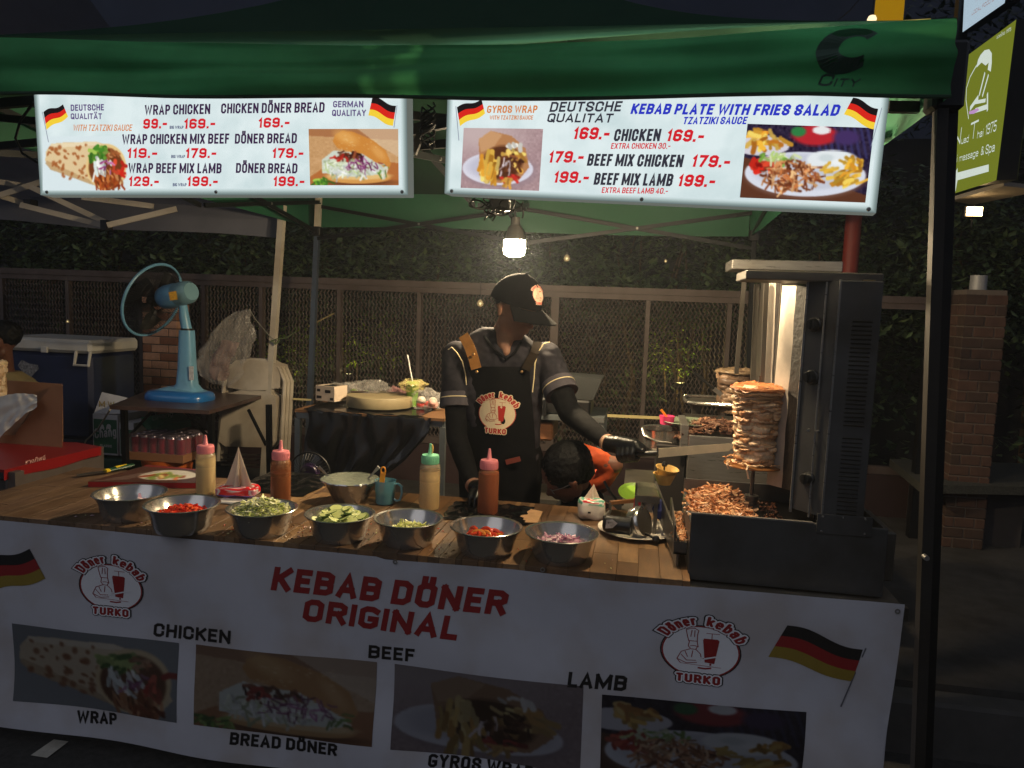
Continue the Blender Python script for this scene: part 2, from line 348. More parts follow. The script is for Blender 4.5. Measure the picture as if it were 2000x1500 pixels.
# ------------------------------------------------------------------ printed food pictures (colour per point of a fine flat mesh)
class Paint:
    def __init__(s, W, H, bg): s.W, s.H = W, H; s.a = np.zeros((H, W, 3)); s.a[:] = bg; s.y, s.x = np.mgrid[0:H, 0:W]; s.x = s.x/W; s.y = s.y/H; s.asp = W/H
    def blend(s, m, c): s.a = s.a*(1-m[..., None]) + np.array(c, float)*m[..., None]
    def ell(s, cx, cy, rx, ry, c, ang=0, soft=.12, al=1):
        dx = (s.x-cx)*s.asp; dy = s.y-cy; ca, sa = math.cos(ang), math.sin(ang)
        X = dx*ca+dy*sa; Y = -dx*sa+dy*ca; d = np.sqrt((X/(rx*s.asp))**2+(Y/ry)**2)
        s.blend(np.clip((1+soft/2-d)/max(soft, 1e-3), 0, 1)*al, c)
    def line(s, pts, w_, c, al=1):
        D = np.full((s.H, s.W), 9.)
        for (x0, y0), (x1, y1) in zip(pts[:-1], pts[1:]):
            ax, ay, bx, by = x0*s.asp, y0, x1*s.asp, y1; px, py = s.x*s.asp-ax, s.y-ay; vx, vy = bx-ax, by-ay
            t = np.clip((px*vx+py*vy)/(vx*vx+vy*vy+1e-9), 0, 1); D = np.minimum(D, np.hypot(px-t*vx, py-t*vy))
        s.blend(np.clip((w_-D)*s.H/1.2+.5, 0, 1)*al, c)
    def poly(s, pts, c, al=1):
        ins = np.zeros((s.H, s.W), bool); n = len(pts)
        for i in range(n):
            (x0, y0), (x1, y1) = pts[i], pts[(i+1) % n]
            cnd = (y0 > s.y) != (y1 > s.y); xi = (x1-x0)*(s.y-y0)/((y1-y0)+1e-12)+x0; ins ^= cnd & (s.x < xi)
        s.blend(ins.astype(float)*al, c)
    def bits(s, n, cx, cy, rx, ry, cols, ln=.09, w_=.012, ang=None, sp=.5):
        for _ in range(n):
            r, th = math.sqrt(random.random()), random.random()*2*PI
            x, y = cx+math.cos(th)*r*rx, cy+math.sin(th)*r*ry
            a = (ang if ang is not None else random.random()*PI)+random.uniform(-sp, sp); l = ln*random.uniform(.5, 1.3)
            c = np.array(random.choice(cols), float)*random.uniform(.75, 1.12)
            mx_, my = x+math.cos(a)*l*.25+random.uniform(-.01, .01), y+math.sin(a)*l*.5+random.uniform(-.02, .02)
            s.line([(x, y), (mx_, my), (x+math.cos(a)*l*.6, y+math.sin(a)*l)], w_*random.uniform(.6, 1.3), np.clip(c, 0, 255))
    def grain(s, k=6):
        g = np.array(rng.normal(0, k, (s.H//3+1, s.W//3+1))).repeat(3, 0).repeat(3, 1)[:s.H, :s.W]; s.a += g[..., None]
    def done(s):
        a = s.a.copy(); a[1:-1, 1:-1] = (s.a[1:-1, 1:-1]*2+s.a[:-2, 1:-1]+s.a[2:, 1:-1]+s.a[1:-1, :-2]+s.a[1:-1, 2:])/6
        c = np.clip(a, 0, 255)/255; return np.where(c <= .04045, c/12.92, ((c+.055)/1.055)**2.4)
def pic_wrap(W, H, bg):
    p = Paint(W, H, bg)
    p.poly([(.04,.28),(.1,.14),(.22,.12),(.62,.1),(.75,.16),(.9,.4),(.98,.72),(.9,.92),(.72,.95),(.55,.86),(.1,.6),(.03,.45)], (232,205,158))
    p.poly([(.05,.45),(.55,.8),(.7,.95),(.55,.88),(.1,.62),(.03,.5)], (196,160,112), .8)
    p.poly([(.1,.14),(.62,.1),(.7,.16),(.3,.2),(.08,.22)], (248,232,196), .7)
    for _ in range(46):
        x, y = random.uniform(.06, .55), random.uniform(.16, .8)
        if y < .62+x*.5 and y > .15: p.ell(x, y, random.uniform(.008, .026), random.uniform(.015, .045), (168,92,44), ang=random.uniform(0, 1), soft=.8, al=.85)
    p.ell(.74, .56, .23, .42, (240,206,140), ang=-.25, soft=.06)
    p.ell(.74, .58, .2, .37, (120,62,30), ang=-.25, soft=.1)
    p.bits(26, .66, .3, .13, .12, [(120,170,60), (170,200,90), (70,130,40)], .12, .028)
    p.bits(50, .76, .74, .17, .16, [(176,84,36), (206,120,60), (140,58,26), (224,150,90)], .16, .018, 1.3)
    p.bits(14, .68, .5, .1, .14, [(240,240,232), (214,226,220)], .2, .026, 1.4)
    p.bits(9, .88, .55, .06, .16, [(208,44,30), (224,80,50)], .12, .03)
    p.bits(8, .76, .52, .1, .12, [(150,60,120), (200,120,170)], .1, .014)
    p.bits(10, .8, .3, .07, .06, [(210,150,100), (190,110,60)], .1, .02)
    p.bits(14, .8, .9, .14, .05, [(176,84,36), (150,60,30)], .09, .02)
    return p
def pic_doner(W, H):
    p = Paint(W, H, (206,160,110)); p.grain(5)
    p.poly([(0,0),(1,0),(1,.2),(0,.12)], (176,118,76)); p.poly([(.55,0),(1,0),(1,.5),(.8,.3)], (226,200,168), .6)
    p.poly([(0,.85),(.3,.55),(1,.6),(1,1),(0,1)], (186,112,58)); p.ell(.55, .95, .4, .06, (110,62,34), soft=.8)
    p.ell(.55, .87, .36, .1, (222,160,84), soft=.1); p.ell(.55, .83, .36, .07, (236,196,128), soft=.3)
    p.poly([(.3,.1),(.38,.03),(.5,.05),(.72,.2),(.86,.38),(.92,.62),(.88,.74),(.6,.46),(.32,.34),(.27,.22)], (212,140,62))
    p.ell(.42, .15, .13, .1, (236,176,96), ang=.4, soft=.9, al=.8); p.ell(.78, .42, .1, .07, (230,168,92), ang=.8, soft=.9, al=.8)
    for _ in range(30): p.ell(random.uniform(.34, .8), random.uniform(.12, .4), .01, .006, (250,220,160), soft=.8, al=.6)
    p.poly([(.14,.55),(.28,.38),(.6,.44),(.86,.7),(.84,.8),(.5,.85),(.14,.78)], (214,222,206))
    p.bits(24, .45, .46, .17, .06, [(96,44,26), (140,72,44), (70,30,24)], .12, .02)
    p.bits(90, .42, .66, .28, .15, [(240,242,232), (224,232,200), (190,206,150), (236,240,236)], .13, .014)
    p.bits(34, .58, .6, .2, .14, [(140,50,110), (176,84,150), (110,34,84)], .12, .009)
    p.bits(6, .35, .5, .1, .05, [(204,50,36)], .08, .02)
    p.bits(26, .12, .92, .1, .06, [(110,170,50), (160,200,80), (70,120,40)], .1, .018)
    p.bits(12, .82, .72, .06, .1, [(110,150,60), (230,236,220)], .1, .014)
    return p
def pic_gyros(W, H):
    p = Paint(W, H, (176,146,148)); p.grain(6); p.ell(.2, .1, .5, .3, (202,180,178), soft=1.4)
    p.ell(.48, .7, .47, .28, (150,130,140), soft=.3, al=.6)
    p.ell(.46, .66, .45, .27, (226,224,236), soft=.04); p.ell(.46, .64, .38, .21, (202,200,216), soft=.3)
    p.poly([(.2,.18),(.35,.04),(.62,.12),(.8,.32),(.86,.62),(.74,.84),(.48,.9),(.24,.7)], (188,132,86))
    p.poly([(.2,.18),(.35,.04),(.5,.1),(.4,.3),(.24,.4)], (208,158,112)); p.ell(.52, .56, .25, .28, (90,50,30), soft=.2)
    p.bits(34, .36, .56, .12, .26, [(240,190,80), (250,214,120), (222,160,54), (206,140,44)], .18, .036, 1.6, .35)
    p.bits(18, .64, .42, .13, .13, [(232,176,80), (246,206,110), (214,150,60)], .2, .032, .5, .4)
    p.bits(20, .64, .55, .1, .14, [(110,60,34), (140,84,50), (74,40,26)], .12, .02)
    p.bits(7, .55, .62, .08, .14, [(236,216,220)], .16, .012, 1.8); p.bits(6, .58, .78, .1, .05, [(196,50,40)], .12, .022, .5)
    p.bits(9, .62, .84, .1, .03, [(220,160,70)], .1, .02); p.bits(5, .66, .26, .1, .04, [(240,236,226)], .08, .03)
    return p
def pic_plate(W, H):
    p = Paint(W, H, (44,34,58)); p.grain(8)
    p.poly([(0,.45),(.4,.6),(1,.9),(1,1),(0,1)], (96,56,38)); 
    for k in range(9): p.line([(.55+.05*k, .0), (.62+.05*k, .4)], .018, (62,60,110), .7)
    p.ell(.12, .28, .24, .14, (220,216,226), soft=.05); p.bits(26, .14, .17, .14, .1, [(240,176,60), (252,206,100), (214,130,40)], .14, .03)
    p.ell(.55, .12, .18, .14, (190,40,50), soft=.3); p.ell(.6, .05, .07, .06, (240,240,240), soft=.3); p.ell(.42, .08, .06, .07, (50,130,70), soft=.4); p.ell(.8, .14, .1, .1, (70,50,100), soft=.5)
    p.ell(.5, .68, .49, .31, (120,84,70), soft=.1, al=.7); p.ell(.5, .65, .48, .3, (224,228,240), soft=.03); p.ell(.5, .62, .41, .24, (204,208,222), soft=.2)
    p.bits(34, .15, .52, .1, .1, [(214,44,30), (238,80,52), (180,26,22)], .08, .03); p.bits(22, .3, .42, .16, .06, [(130,180,70), (220,230,180), (180,206,120)], .1, .018)
    p.ell(.71, .45, .2, .14, (236,242,244), soft=.15); p.ell(.66, .42, .06, .05, (214,224,226), soft=.6); p.ell(.76, .47, .05, .04, (248,252,252), soft=.6)
    p.bits(22, .8, .72, .13, .1, [(240,184,60), (252,212,96), (220,150,44)], .17, .024, -.5, .35); p.bits(12, .86, .45, .08, .06, [(240,184,60), (220,150,44)], .09, .024)
    p.bits(170, .4, .66, .22, .2, [(196,116,64), (222,152,96), (150,78,44), (240,186,130), (120,58,32)], .1, .014)
    p.bits(6, .62, .6, .06, .06, [(240,190,70)], .13, .02, -.3)
    return p
def pic_mesh(parent, p, quad, material, off, N, post=None, name='food_picture', label=None, desat=0):
    """quad: four points top-left, top-right, bottom-right, bottom-left"""
    p.a = p.a*(1-desat)+p.a.mean(axis=2, keepdims=True)*np.array([.96,.99,1.06])*desat
    col = p.done(); W, H = p.W, p.H; tl, tr, br, bl = [Vector(q) for q in quad]; mb = MB()
    def fn(i, j):
        q = (tl*(1-i)+tr*i)*(1-j)+(bl*(1-i)+br*i)*j + N*off
        return post(q) if post else q
    def cf(i, j):
        c = col[min(H-1, int(j*H)), min(W-1, int(i*W))]; return (float(c[0]), float(c[1]), float(c[2]), 1)
    mb.grid(fn, W, H, colfn=cf)
    return mb.build(name, material, parent, usecol=True, label=label)
def flag_mesh(parent, pl, tl, tr, br, bl, mats3, pole, N, polemat, off=.002, post=None, name='flag_print'):
    """three waving bands, given the cloth's corners as seen"""
    A, B, C, D = [pl(*q) for q in (tl, tr, br, bl)]; n = 14; mb = MB(); hgt = (A-D).length
    for k in range(3):
        mb.cur = k
        for i in range(n):
            qs = []
            for (ii, jj) in ((i, k), (i+1, k), (i+1, k+1), (i, k+1)):
                u_, v_ = ii/n, jj/3
                q = (A*(1-u_)+B*u_)*(1-v_)+(D*(1-u_)+C*u_)*v_ + Vector((0,0,1))*math.sin(u_*2*PI)*hgt*.07 + N*off
                qs.append(post(q) if post else q)
            mb.poly([qs[3], qs[2], qs[1], qs[0]])
    o = mb.build(name, mats3, parent)
    if pole:
        a, b = pl(*pole[0])+N*(off+.0004), pl(*pole[1])+N*(off+.0004)
        if post: a, b = post(a), post(b)
        m2 = MB(); m2.bar(a, b, hgt*.035, .0006, up=N); m2.build('flag_pole_print', polemat, parent)
    return o
def logo(parent, O, X, U, N, s, red, whitem, blackm, off=.001, post=None, ring=True):
    """round doner logo of overall height s centred at O, drawn with strokes"""
    F_ = lambda o: (lambda a, b: (post(O+X*a+U*b+N*o) if post else O+X*a+U*b+N*o))
    off_ = off; R0 = .37*s; circ = [(R0*1.08*math.cos(k*PI/18), R0*math.sin(k*PI/18)-.01*s) for k in range(37)]
    def disc(r, z, m, nm):
        mb = MB(); rg = [[mb.vert(F_(z)(r*q_*1.08*math.cos(k*PI/18), r*q_*math.sin(k*PI/18)-.01*s)) for k in range(36)] for q_ in (.02,.25,.5,.75,1)]
        mb.face(rg[0])
        for a_, b_ in zip(rg[:-1], rg[1:]):
            for k in range(36): mb.face((a_[k], b_[k], b_[(k+1)%36], a_[(k+1)%36]))
        mb.build(nm, m, parent)
    if blackm: disc(R0+.022*s, off, blackm, 'logo_outline')
    disc(R0+.008*s, off+.0003, whitem, 'logo_disc')
    mb = MB(); strip(mb, circ, .016*s, F_(off+.0006)); 
    # spit, knife, table line, plate
    mb.face([mb.vert(F_(off+.0008)(a*s, b*s)) for a, b in [(.05,-.16),(.15,-.17),(.19,.17),(.17,.19),(.03,.19),(.02,.16)]])
    strip(mb, [(.11*s,.19*s),(.11*s,.27*s)], .008*s, F_(off+.0008)); strip(mb, [(.05*s,.27*s),(.19*s,.27*s)], .008*s, F_(off+.0009))
    strip(mb, [(.11*s,-.17*s),(.11*s,-.2*s)], .02*s, F_(off+.0008)); strip(mb, [(-.2*s,-.2*s),(.22*s,-.22*s)], .006*s, F_(off+.001))
    strip(mb, [(-.02*s,-.245*s),(.06*s,-.25*s),(.12*s,-.235*s)], .022*s, F_(off+.0011))
    # cook: hat, head, moustache, body and arm outlines
    t = .009*s
    for pl in ([(-.13,.14),(-.15,.24),(-.16,.3),(-.12,.32),(-.07,.33),(-.03,.3),(-.04,.24),(-.04,.14),(-.13,.14)], [(-.12,.14),(-.13,.06),(-.1,.02),(-.05,.02),(-.03,.07),(-.04,.14)],
               [(-.11,.065),(-.07,.075),(-.02,.06)], [(-.11,.02),(-.2,-.03),(-.24,-.14),(-.2,-.2)], [(-.05,.02),(0,-.04),(.01,-.09)], [(-.2,-.07),(-.14,-.15),(-.04,-.14),(.04,-.1)],
               [(-.16,-.02),(-.13,-.1)], [(-.08,0),(-.09,-.1)], [(-.24,-.14),(-.14,-.19),(-.03,-.17)], [(-.11,.2),(-.1,.3)], [(-.07,.2),(-.07,.3)]):
        strip(mb, [(a*s, b*s) for a, b in pl], t, F_(off+.0012))
    mb.build('logo_drawing', red, parent)
    m3 = MB(); strip(m3, [(-.04*s,-.14*s),(.26*s,-.03*s)], .02*s, F_(off+.0013)); m3.build('logo_knife', whitem, parent)
    # arched name above, straight name below, each with outline layers
    for k, (ex, m, z) in enumerate(((.06*s, blackm, .0004), (.036*s, whitem, .0016), (.0, red, .0022))):
        if m is None: continue
        R = .4*s
        for word, a0, wd in (('Döner', -.60, .36*s), ('kebab', .62, .42*s)):
            mb = MB(); cx, cy = math.sin(a0)*R, math.cos(a0)*R-.02*s
            Xr = X*math.cos(a0)-U*math.sin(a0); Ur = X*math.sin(a0)+U*math.cos(a0)
            lay_text(mb, word, O+X*cx+U*cy-Xr*(wd/2), Xr, Ur, N, wd, .145*s, .2, 0, off+z, post, True, arc=.42*s, extra=ex); mb.build('logo_lettering', m, parent)
        mb = MB(); lay_text(mb, 'TURKO', O-X*(.24*s)-U*(.47*s), X, U, N, .46*s, .125*s, .24, 0, off+z, post, True, extra=ex)
        mb.build('logo_lettering', m, parent)

# ------------------------------------------------------------------ ground, pavement, far dark
M_asph = mat('asphalt', (58,57,56), .88, 0, .5, 40, .9, 260)
M_pave = mat('paving', (56,54,52), .85, 0, .3, 14, .5, 160, dirt=.4)
mb = MB(); mb.box((-60,-40,-.3),(60,.78,0)); tag(mb.build('ground', M_asph), kind='structure')
mb = MB(); mb.box((-60,.78,-.3),(60,60,.22)); tag(mb.build('pavement', M_pave), kind='structure')
mb = MB(); mb.cur = 0
for k in range(40): mb.box((-12+k*.8,.66,-.2),(-12+k*.8+.79,.776,.2), bev=.012)
tag(mb.build('kerb', mat('kerb_stone', (66,64,62), .85, 0, .25, 10, .4), smooth=True), kind='structure')
q = [P(60,1475,z=.004), P(105,1444,z=.004), P(134,1448,z=.004), P(92,1480,z=.004)]
mb = MB(); mb.poly(q); tag(mb.build('painted_mark', mat('road_paint', (190,186,176), .8, 0, .2, 30)), kind='structure')

# ------------------------------------------------------------------ fence with expanded metal panels
M_fence = mat('brown_fence_paint', (86,74,70), .6, .1, .18, 14, dirt=.25)
FY = 3.3
fx = [P(u, 600, y=FY).x for u in (-150, 8, 136, 278, 400, 512, 664, 820, 1085, 1266, 1425, 1560, 1700)]
ft = thing('mesh_fence', 'brown steel fence of expanded diamond mesh panels running below the hedge', 'fence', (0, FY, .22))
ztop = 1.70
mb = MB(); mb.box((fx[0]-.5,FY-.03,ztop-.045),(2.2,FY+.03,ztop)); mb.build('top_rail', M_fence, ft)
mb = MB(); mb.box((fx[0]-.5,FY-.022,ztop-.085),(2.2,FY+.022,ztop-.047)); mb.build('top_rail', M_fence, ft)
mb = MB(); mb.box((fx[0]-.5,FY-.022,.5),(2.2,FY+.022,.55)); mb.build('bottom_rail', M_fence, ft)
mb = MB(); mb.box((fx[0]-.5,FY-.08,.22),(2.2,FY+.08,.5)); mb.build('plinth', mat('dark_red_plinth', (50,32,32), .8, 0, .2, 9), ft)
for i, x in enumerate(fx):
    wdt = .03 if i != 8 else .055
    mb = MB(); mb.box((x-wdt/2,FY-.026,.55),(x+wdt/2,FY+.026,ztop-.087)); mb.build('post', M_fence, ft)
for x0, x1 in zip(fx[:-1], fx[1:]):
    x0 += .016; x1 -= .016; cw, chh = .029, .050; nx = max(1, int(round((x1-x0)/cw))); cw = (x1-x0)/nx; nz = int((ztop-.087-.55)/chh); mb = MB(); hh = (ztop-.087-.55)/nz
    for i in range(nx):
        for j in range(nz):
            cx, cz = x0+(i+.5)*cw, .55+(j+.5)*hh
            P4 = [(cx-cw/2,cz),(cx,cz+hh/2),(cx+cw/2,cz),(cx,cz-hh/2)]
            for k in range(4):
                (ax,az),(bx,bz) = P4[k], P4[(k+1)%4]; t_ = .0030
                ddx, ddz = bx-ax, bz-az; l_ = math.hypot(ddx, ddz); nx_, nz_ = -ddz/l_*t_, ddx/l_*t_
                a0 = mb.vert((ax+nx_,FY-.003,az+nz_)); a1 = mb.vert((ax-nx_,FY+.003,az-nz_)); b1 = mb.vert((bx-nx_,FY+.003,bz-nz_)); b0 = mb.vert((bx+nx_,FY-.003,bz+nz_))
                mb.face((a0, a1, b1, b0))
    mb.build('mesh_panel', M_fence, ft, kind='stuff')

# ------------------------------------------------------------------ hedge and shrubs
M_leaf = mat('leaf', (60,84,38), .42, 0, .2, 3, vcol=True, translucent=.18)
def leaves(n, box, size=(.035,.07), cols=None, mask=None, dense_top=True):
    cols = cols or [(64,80,58), (74,94,62), (52,66,48), (92,108,72)]
    (x0,x1),(y0,y1),(z0,z1) = box; mb = MB()
    for _ in range(n):
        x, y, z = random.uniform(x0,x1), y0+(y1-y0)*random.random()**1.5, random.uniform(z0,z1)
        if mask and not mask(x, y, z): continue
        a, e, r = random.uniform(0,2*PI), random.uniform(-.9,.5), random.uniform(*size)
        d = Vector((math.cos(a)*math.cos(e), math.sin(a)*math.cos(e)-.25, math.sin(e))).normalized()
        sdv = d.cross(Vector((random.uniform(-.4,.4), random.uniform(-.6,.2), 1))).normalized()*r*.24; up = d.cross(sdv).normalized()*r*.06
        p = Vector((x,y,z)); c = random.choice(cols); k = random.uniform(.7,1.25); mb.col = tuple(np.clip(np.array(S(*c))*k, 0, 1))
        i0, i1, i2, i3 = mb.vert(p), mb.vert(p+d*r*.5+sdv+up), mb.vert(p+d*r), mb.vert(p+d*r*.5-sdv+up)
        mb.face((i0, i2, i1)); mb.face((i0, i3, i2))
    return mb
def hmask(x, y, z):
    n = noise.noise(Vector((x*1.3, y, z*1.6)))+.5*noise.noise(Vector((x*4, y*3, z*4)))
    return z < 2.62+.28*n and n > -.62
hd = thing('hedge', 'dense dark green hedge rising behind the brown mesh fence', 'hedge', (0, 3.8, .22))
leaves(62000, ((-6.6,3.4),(3.42,4.05),(1.45,2.95)), (.05,.095), mask=hmask).build('foliage', M_leaf, hd, usecol=True, kind='stuff')
leaves(9000, ((-6.6,3.4),(3.6,4.2),(.5,1.5)), (.05,.095), mask=lambda x,y,z: noise.noise(Vector((x*1.2,y,z*1.5))) > -.05).build('lower_foliage', M_leaf, hd, usecol=True, kind='stuff')
mb = MB()
for k in range(60):
    x = random.uniform(-6, 2.4); y = random.uniform(3.7, 4.1); p = Vector((x,y,.22)); pts = [p]
    for j in range(6): p = p+Vector((random.uniform(-.12,.12), random.uniform(-.05,.05), .4)); pts.append(p)
    mb.tube(pts, [.016,.014,.012,.01,.008,.006,.004], 5)
mb.build('stems', mat('bark', (78,62,46), .9, 0, .3, 20, .5), hd)
bk = MB(); bk.box((-14,4.6,.22),(9,4.8,3.0)); tag(bk.build('garden_wall', mat('dark_wall', (40,38,40), .9, 0, .3, 3)), 'dark plastered wall far behind the hedge', 'wall')
# lit patches of shrub behind the fence, each with its small garden lamp
for (u, v, e, cc, wd, lab, lab2) in ((1322, 672, 3.0, (1,.82,.25), .22, 'yellow lit shrub glowing behind the fence to the left of the meat spits', 'small garden spotlight under the glowing shrub left of the meat spits'),
                          (690, 660, .6, (1,.85,.35), .4, 'faintly lit shrub behind the fence above the round chopping board', 'small garden spotlight behind the fence above the round chopping board'),
                          (560, 672, .6, (1,.85,.35), .22, 'faintly lit shrub behind the fence beside the folded chairs', 'small garden spotlight behind the fence above the folded chairs')):
    c = P(u, v, y=3.62)
    t = thing('shrub', lab, 'shrub', (c.x, c.y, .22))
    leaves(260 if wd < .3 else 420, ((c.x-wd,c.x+wd),(3.5,3.75),(c.z-.22,c.z+.2)), (.03,.06), [(120,150,50),(90,120,40),(150,170,60)]).build('foliage', M_leaf, t, usecol=True, kind='stuff')
    s_ = MB(); s_.tube([(c.x,3.66,.22),(c.x+.03,3.64,c.z-.2)], .008, 5); s_.tube([(c.x,3.66,.3),(c.x-.1,3.62,c.z)], .006, 5); s_.build('stem', mat('bark', (78,62,46)), t)
    t2 = thing('garden_spotlight', lab2, 'spotlight', (c.x, 3.52, .22))
    s_ = MB(); s_.lathe([(0,0),(.03,0),(.035,.05),(.03,.05),(.0,.045)], (c.x+.03, 3.45, c.z-.32), 16); s_.tube([(c.x+.03,3.45,.22),(c.x+.03,3.45,c.z-.32)], .008, 6); s_.build('housing', M_black, t2, smooth=True)
    ld = bpy.data.lights.new('garden_light', 'POINT'); ld.energy = e; ld.color = cc; ld.shadow_soft_size = .02
    lo = link(bpy.data.objects.new('garden_light', ld)); lo.parent = t2; lo.location = (.03, -.06, c.z-.25-.22); 

# ------------------------------------------------------------------ brick pillars
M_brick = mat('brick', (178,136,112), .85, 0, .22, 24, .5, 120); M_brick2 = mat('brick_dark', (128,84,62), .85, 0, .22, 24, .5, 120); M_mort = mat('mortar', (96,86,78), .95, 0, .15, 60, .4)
def pillar(name, label, x0, x1, y0, y1, z0, z1, bh=.055, cap=None, mats=(M_brick, M_brick2)):
    t = thing(name, label, 'pillar', ((x0+x1)/2, (y0+y1)/2, z0))
    mb = MB(); mb.box((x0+.006,y0+.006,z0),(x1-.006,y1-.006,z1)); mb.build('mortar', M_mort, t)
    k = 0; z = z0+.004; g = .008
    while z+bh < z1+.001:
        w_ = x1-x0; cuts = [0, .5, 1] if k % 2 else [0, .25, .75, 1]
        for a, b in zip(cuts[:-1], cuts[1:]):
            mb = MB(); j = random.uniform(-.0015,.0015)
            mb.box((x0+a*w_+(g/2 if a > 0 else 0), y0-.002+j, z),(x0+b*w_-(g/2 if b < 1 else 0), y0+.09, z+bh-g), bev=.003)
            mb.build('brick', random.choice((mats[0], mats[0], mats[1])), t)
        if True:
            for a, b in (([0,.5],[.5,1]) if k % 2 == 0 else ([.0,1],)):
                ya, yb = y0+.094+(y1-y0-.094)*a, y0+.094+(y1-y0-.094)*b
                for xx in ((x0-.002, x0+.09), (x1-.09, x1+.002)):
                    mb = MB(); mb.box((xx[0], ya+.003, z),(xx[1], yb-.003, z+bh-g), bev=.003); mb.build('brick', random.choice(mats), t)
        z += bh; k += 1
    return t
a, b = P(279,700,y=3.1), P(346,700,y=3.1)
pillar('brick_pillar', 'pale brick pillar standing in front of the fence behind the blue fan', a.x, b.x, 3.1, 3.26, .22, P(300,545,y=3.1).z, .062)
a, b = P(1066,640,y=3.24), P(1082,640,y=3.24)

# ------------------------------------------------------------------ right side: big brick pillar with metal can, slab, lamp, sign boards
RY = 2.6
a, b = P(1885,600,y=RY), P(1968,600,y=RY); zb = P(1880,895,y=RY).z
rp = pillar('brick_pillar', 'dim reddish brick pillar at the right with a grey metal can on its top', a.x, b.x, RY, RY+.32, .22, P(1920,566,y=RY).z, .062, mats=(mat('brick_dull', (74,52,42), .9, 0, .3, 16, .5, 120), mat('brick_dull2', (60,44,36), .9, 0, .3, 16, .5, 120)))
mb = MB(); c = P(1910,562,y=RY+.14); r_ = pxm(15, c); mb.lathe([(0,0),(r_,0),(r_,r_*1.9),(r_*.88,r_*1.9),(r_*.86,r_*.2),(0,r_*.2)], (c.x, c.y, P(1920,566,y=RY).z+.002), 28)
tag(mb.build('metal_can', mat('grey_can', (150,150,150), .5, .2, .1, 30), smooth=True), 'grey metal can standing on the right brick pillar', 'can')
mb = MB(); qa, qb, qc, qd = P(1738,896,z=.62), P(1995,905,z=.62), P(2060,952,z=.62), P(1800,946,z=.62)
mb.prism([qa, qd, qc, qb], (0,0,-.05)); t = mb.build('stone_slab', mat('pale_slab', (58,58,52), .9, 0, .7, 120, .6), label=None); tag(t, 'mottled pale stone slab beside the right brick pillar', 'slab')
mb = MB(); mb.box((qa.x+.1, qc.y+.1, .22),(qc.x-.1, qa.y-.1, .57)); tag(mb.build('low_wall', mat('dark_low_wall', (48,44,44), .9)), 'low dark wall carrying the mottled stone slab', 'wall')
# dim roof behind: building with louvred lit window
bt = thing('building', 'dark building beyond the hedge with a dimly lit louvred window above the canopy', 'building', (0, 14, 0))
mb = MB(); mb.box((-30,14,0),(24,20,9)); mb.build('wall', mat('night_wall', (54,60,76), .9, 0, .3, .5), bt)
c0, c1 = P(1248,84,y=13.9), P(1365,62,y=13.9)
fr = MB(); fr.box((c0.x-.1,13.86,c0.z-.1),(c1.x+.1,13.99,c0.z-.02)); fr.box((c0.x-.1,13.86,c1.z+.02),(c1.x+.1,13.99,c1.z+.1)); f_ = fr.build('window', M_black, bt)
g = MB(); g.box((c0.x,13.93,c0.z),(c1.x,13.95,c1.z)); g.build('lit_pane', glow('window_glow', (120,82,56), .35), f_)
for k in range(6):
    z = c0.z+(c1.z-c0.z)*(k+.5)/6; g = MB(); g.box((c0.x,13.88,z-.03),(c1.x,13.92,z+.02)); g.build('louvre', M_black, f_)
# red column far right behind sign
a = P(1664,470,y=3.2); mb = MB(); mb.lathe([(0,.22),(pxm(15,a),.22),(pxm(15,a),3.2),(0,3.2)], (a.x,3.2,0), 20); tag(mb.build('red_column', mat('red_paint', (110,34,24), .6), smooth=True), 'dark red column rising behind the right menu sign', 'column')
# tree crown at the far right
tr_ = thing('tree', 'dark leafy tree filling the night behind the right brick pillar', 'tree', (3.2, 4.6, .22))
mb = MB(); mb.tube([(3.2,4.6,.22),(3.15,4.6,1.3),(3.3,4.65,2.4)], [.1,.08,.06], 10); mb.tube([(3.15,4.6,1.3),(2.8,4.5,2.2)], [.05,.03], 8); mb.build('trunk', mat('bark', (78,62,46)), tr_)
leaves(16000, ((1.9,5),(3.9,5),(.9,4.2)), (.05,.1), [(34,46,26),(44,56,30)], mask=lambda x,y,z: noise.noise(Vector((x*.9,y,z*.9))) > -.12).build('crown', M_leaf, tr_, usecol=True, kind='stuff')

# ------------------------------------------------------------------ green canopy tent
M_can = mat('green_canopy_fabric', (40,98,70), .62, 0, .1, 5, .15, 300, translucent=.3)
M_canlogo = mat('canopy_logo_print', (56,82,70), .7, 0, .1, 8, translucent=.05)
TX0, TX1, TY0, TY1 = -2.33, .76, -.27, 2.9
tent = thing('canopy_tent', 'green market canopy tent sheltering the kebab stall', 'tent', (0, 1.4, 0))
zt, zh = 2.325, 2.118   # front valance top and hem
zt_b, zh_b = 2.27, 2.035
pk = Vector(((TX0+TX1)/2, (TY0+TY1)/2, 3.15))
def ztopf(x): # front top line, sagging between the legs
    u = (x-TX0)/(TX1-TX0); return P(1000+(x+.33)*560, 0, y=TY0).z*0 + (2.268 + .065*(2*u-1)**2*(1 if u > .5 else .6))
vt = [P(0,76,y=TY0), P(330,86,y=TY0), P(700,92,y=TY0), P(1000,90,y=TY0), P(1300,80,y=TY0), P(1560,60,y=TY0), P(1868,38,y=TY0)]
vb = [P(0,180,y=TY0), P(330,187,y=TY0), P(700,187,y=TY0), P(1000,189,y=TY0), P(1300,186,y=TY0), P(1560,183,y=TY0), P(1868,190,y=TY0)]
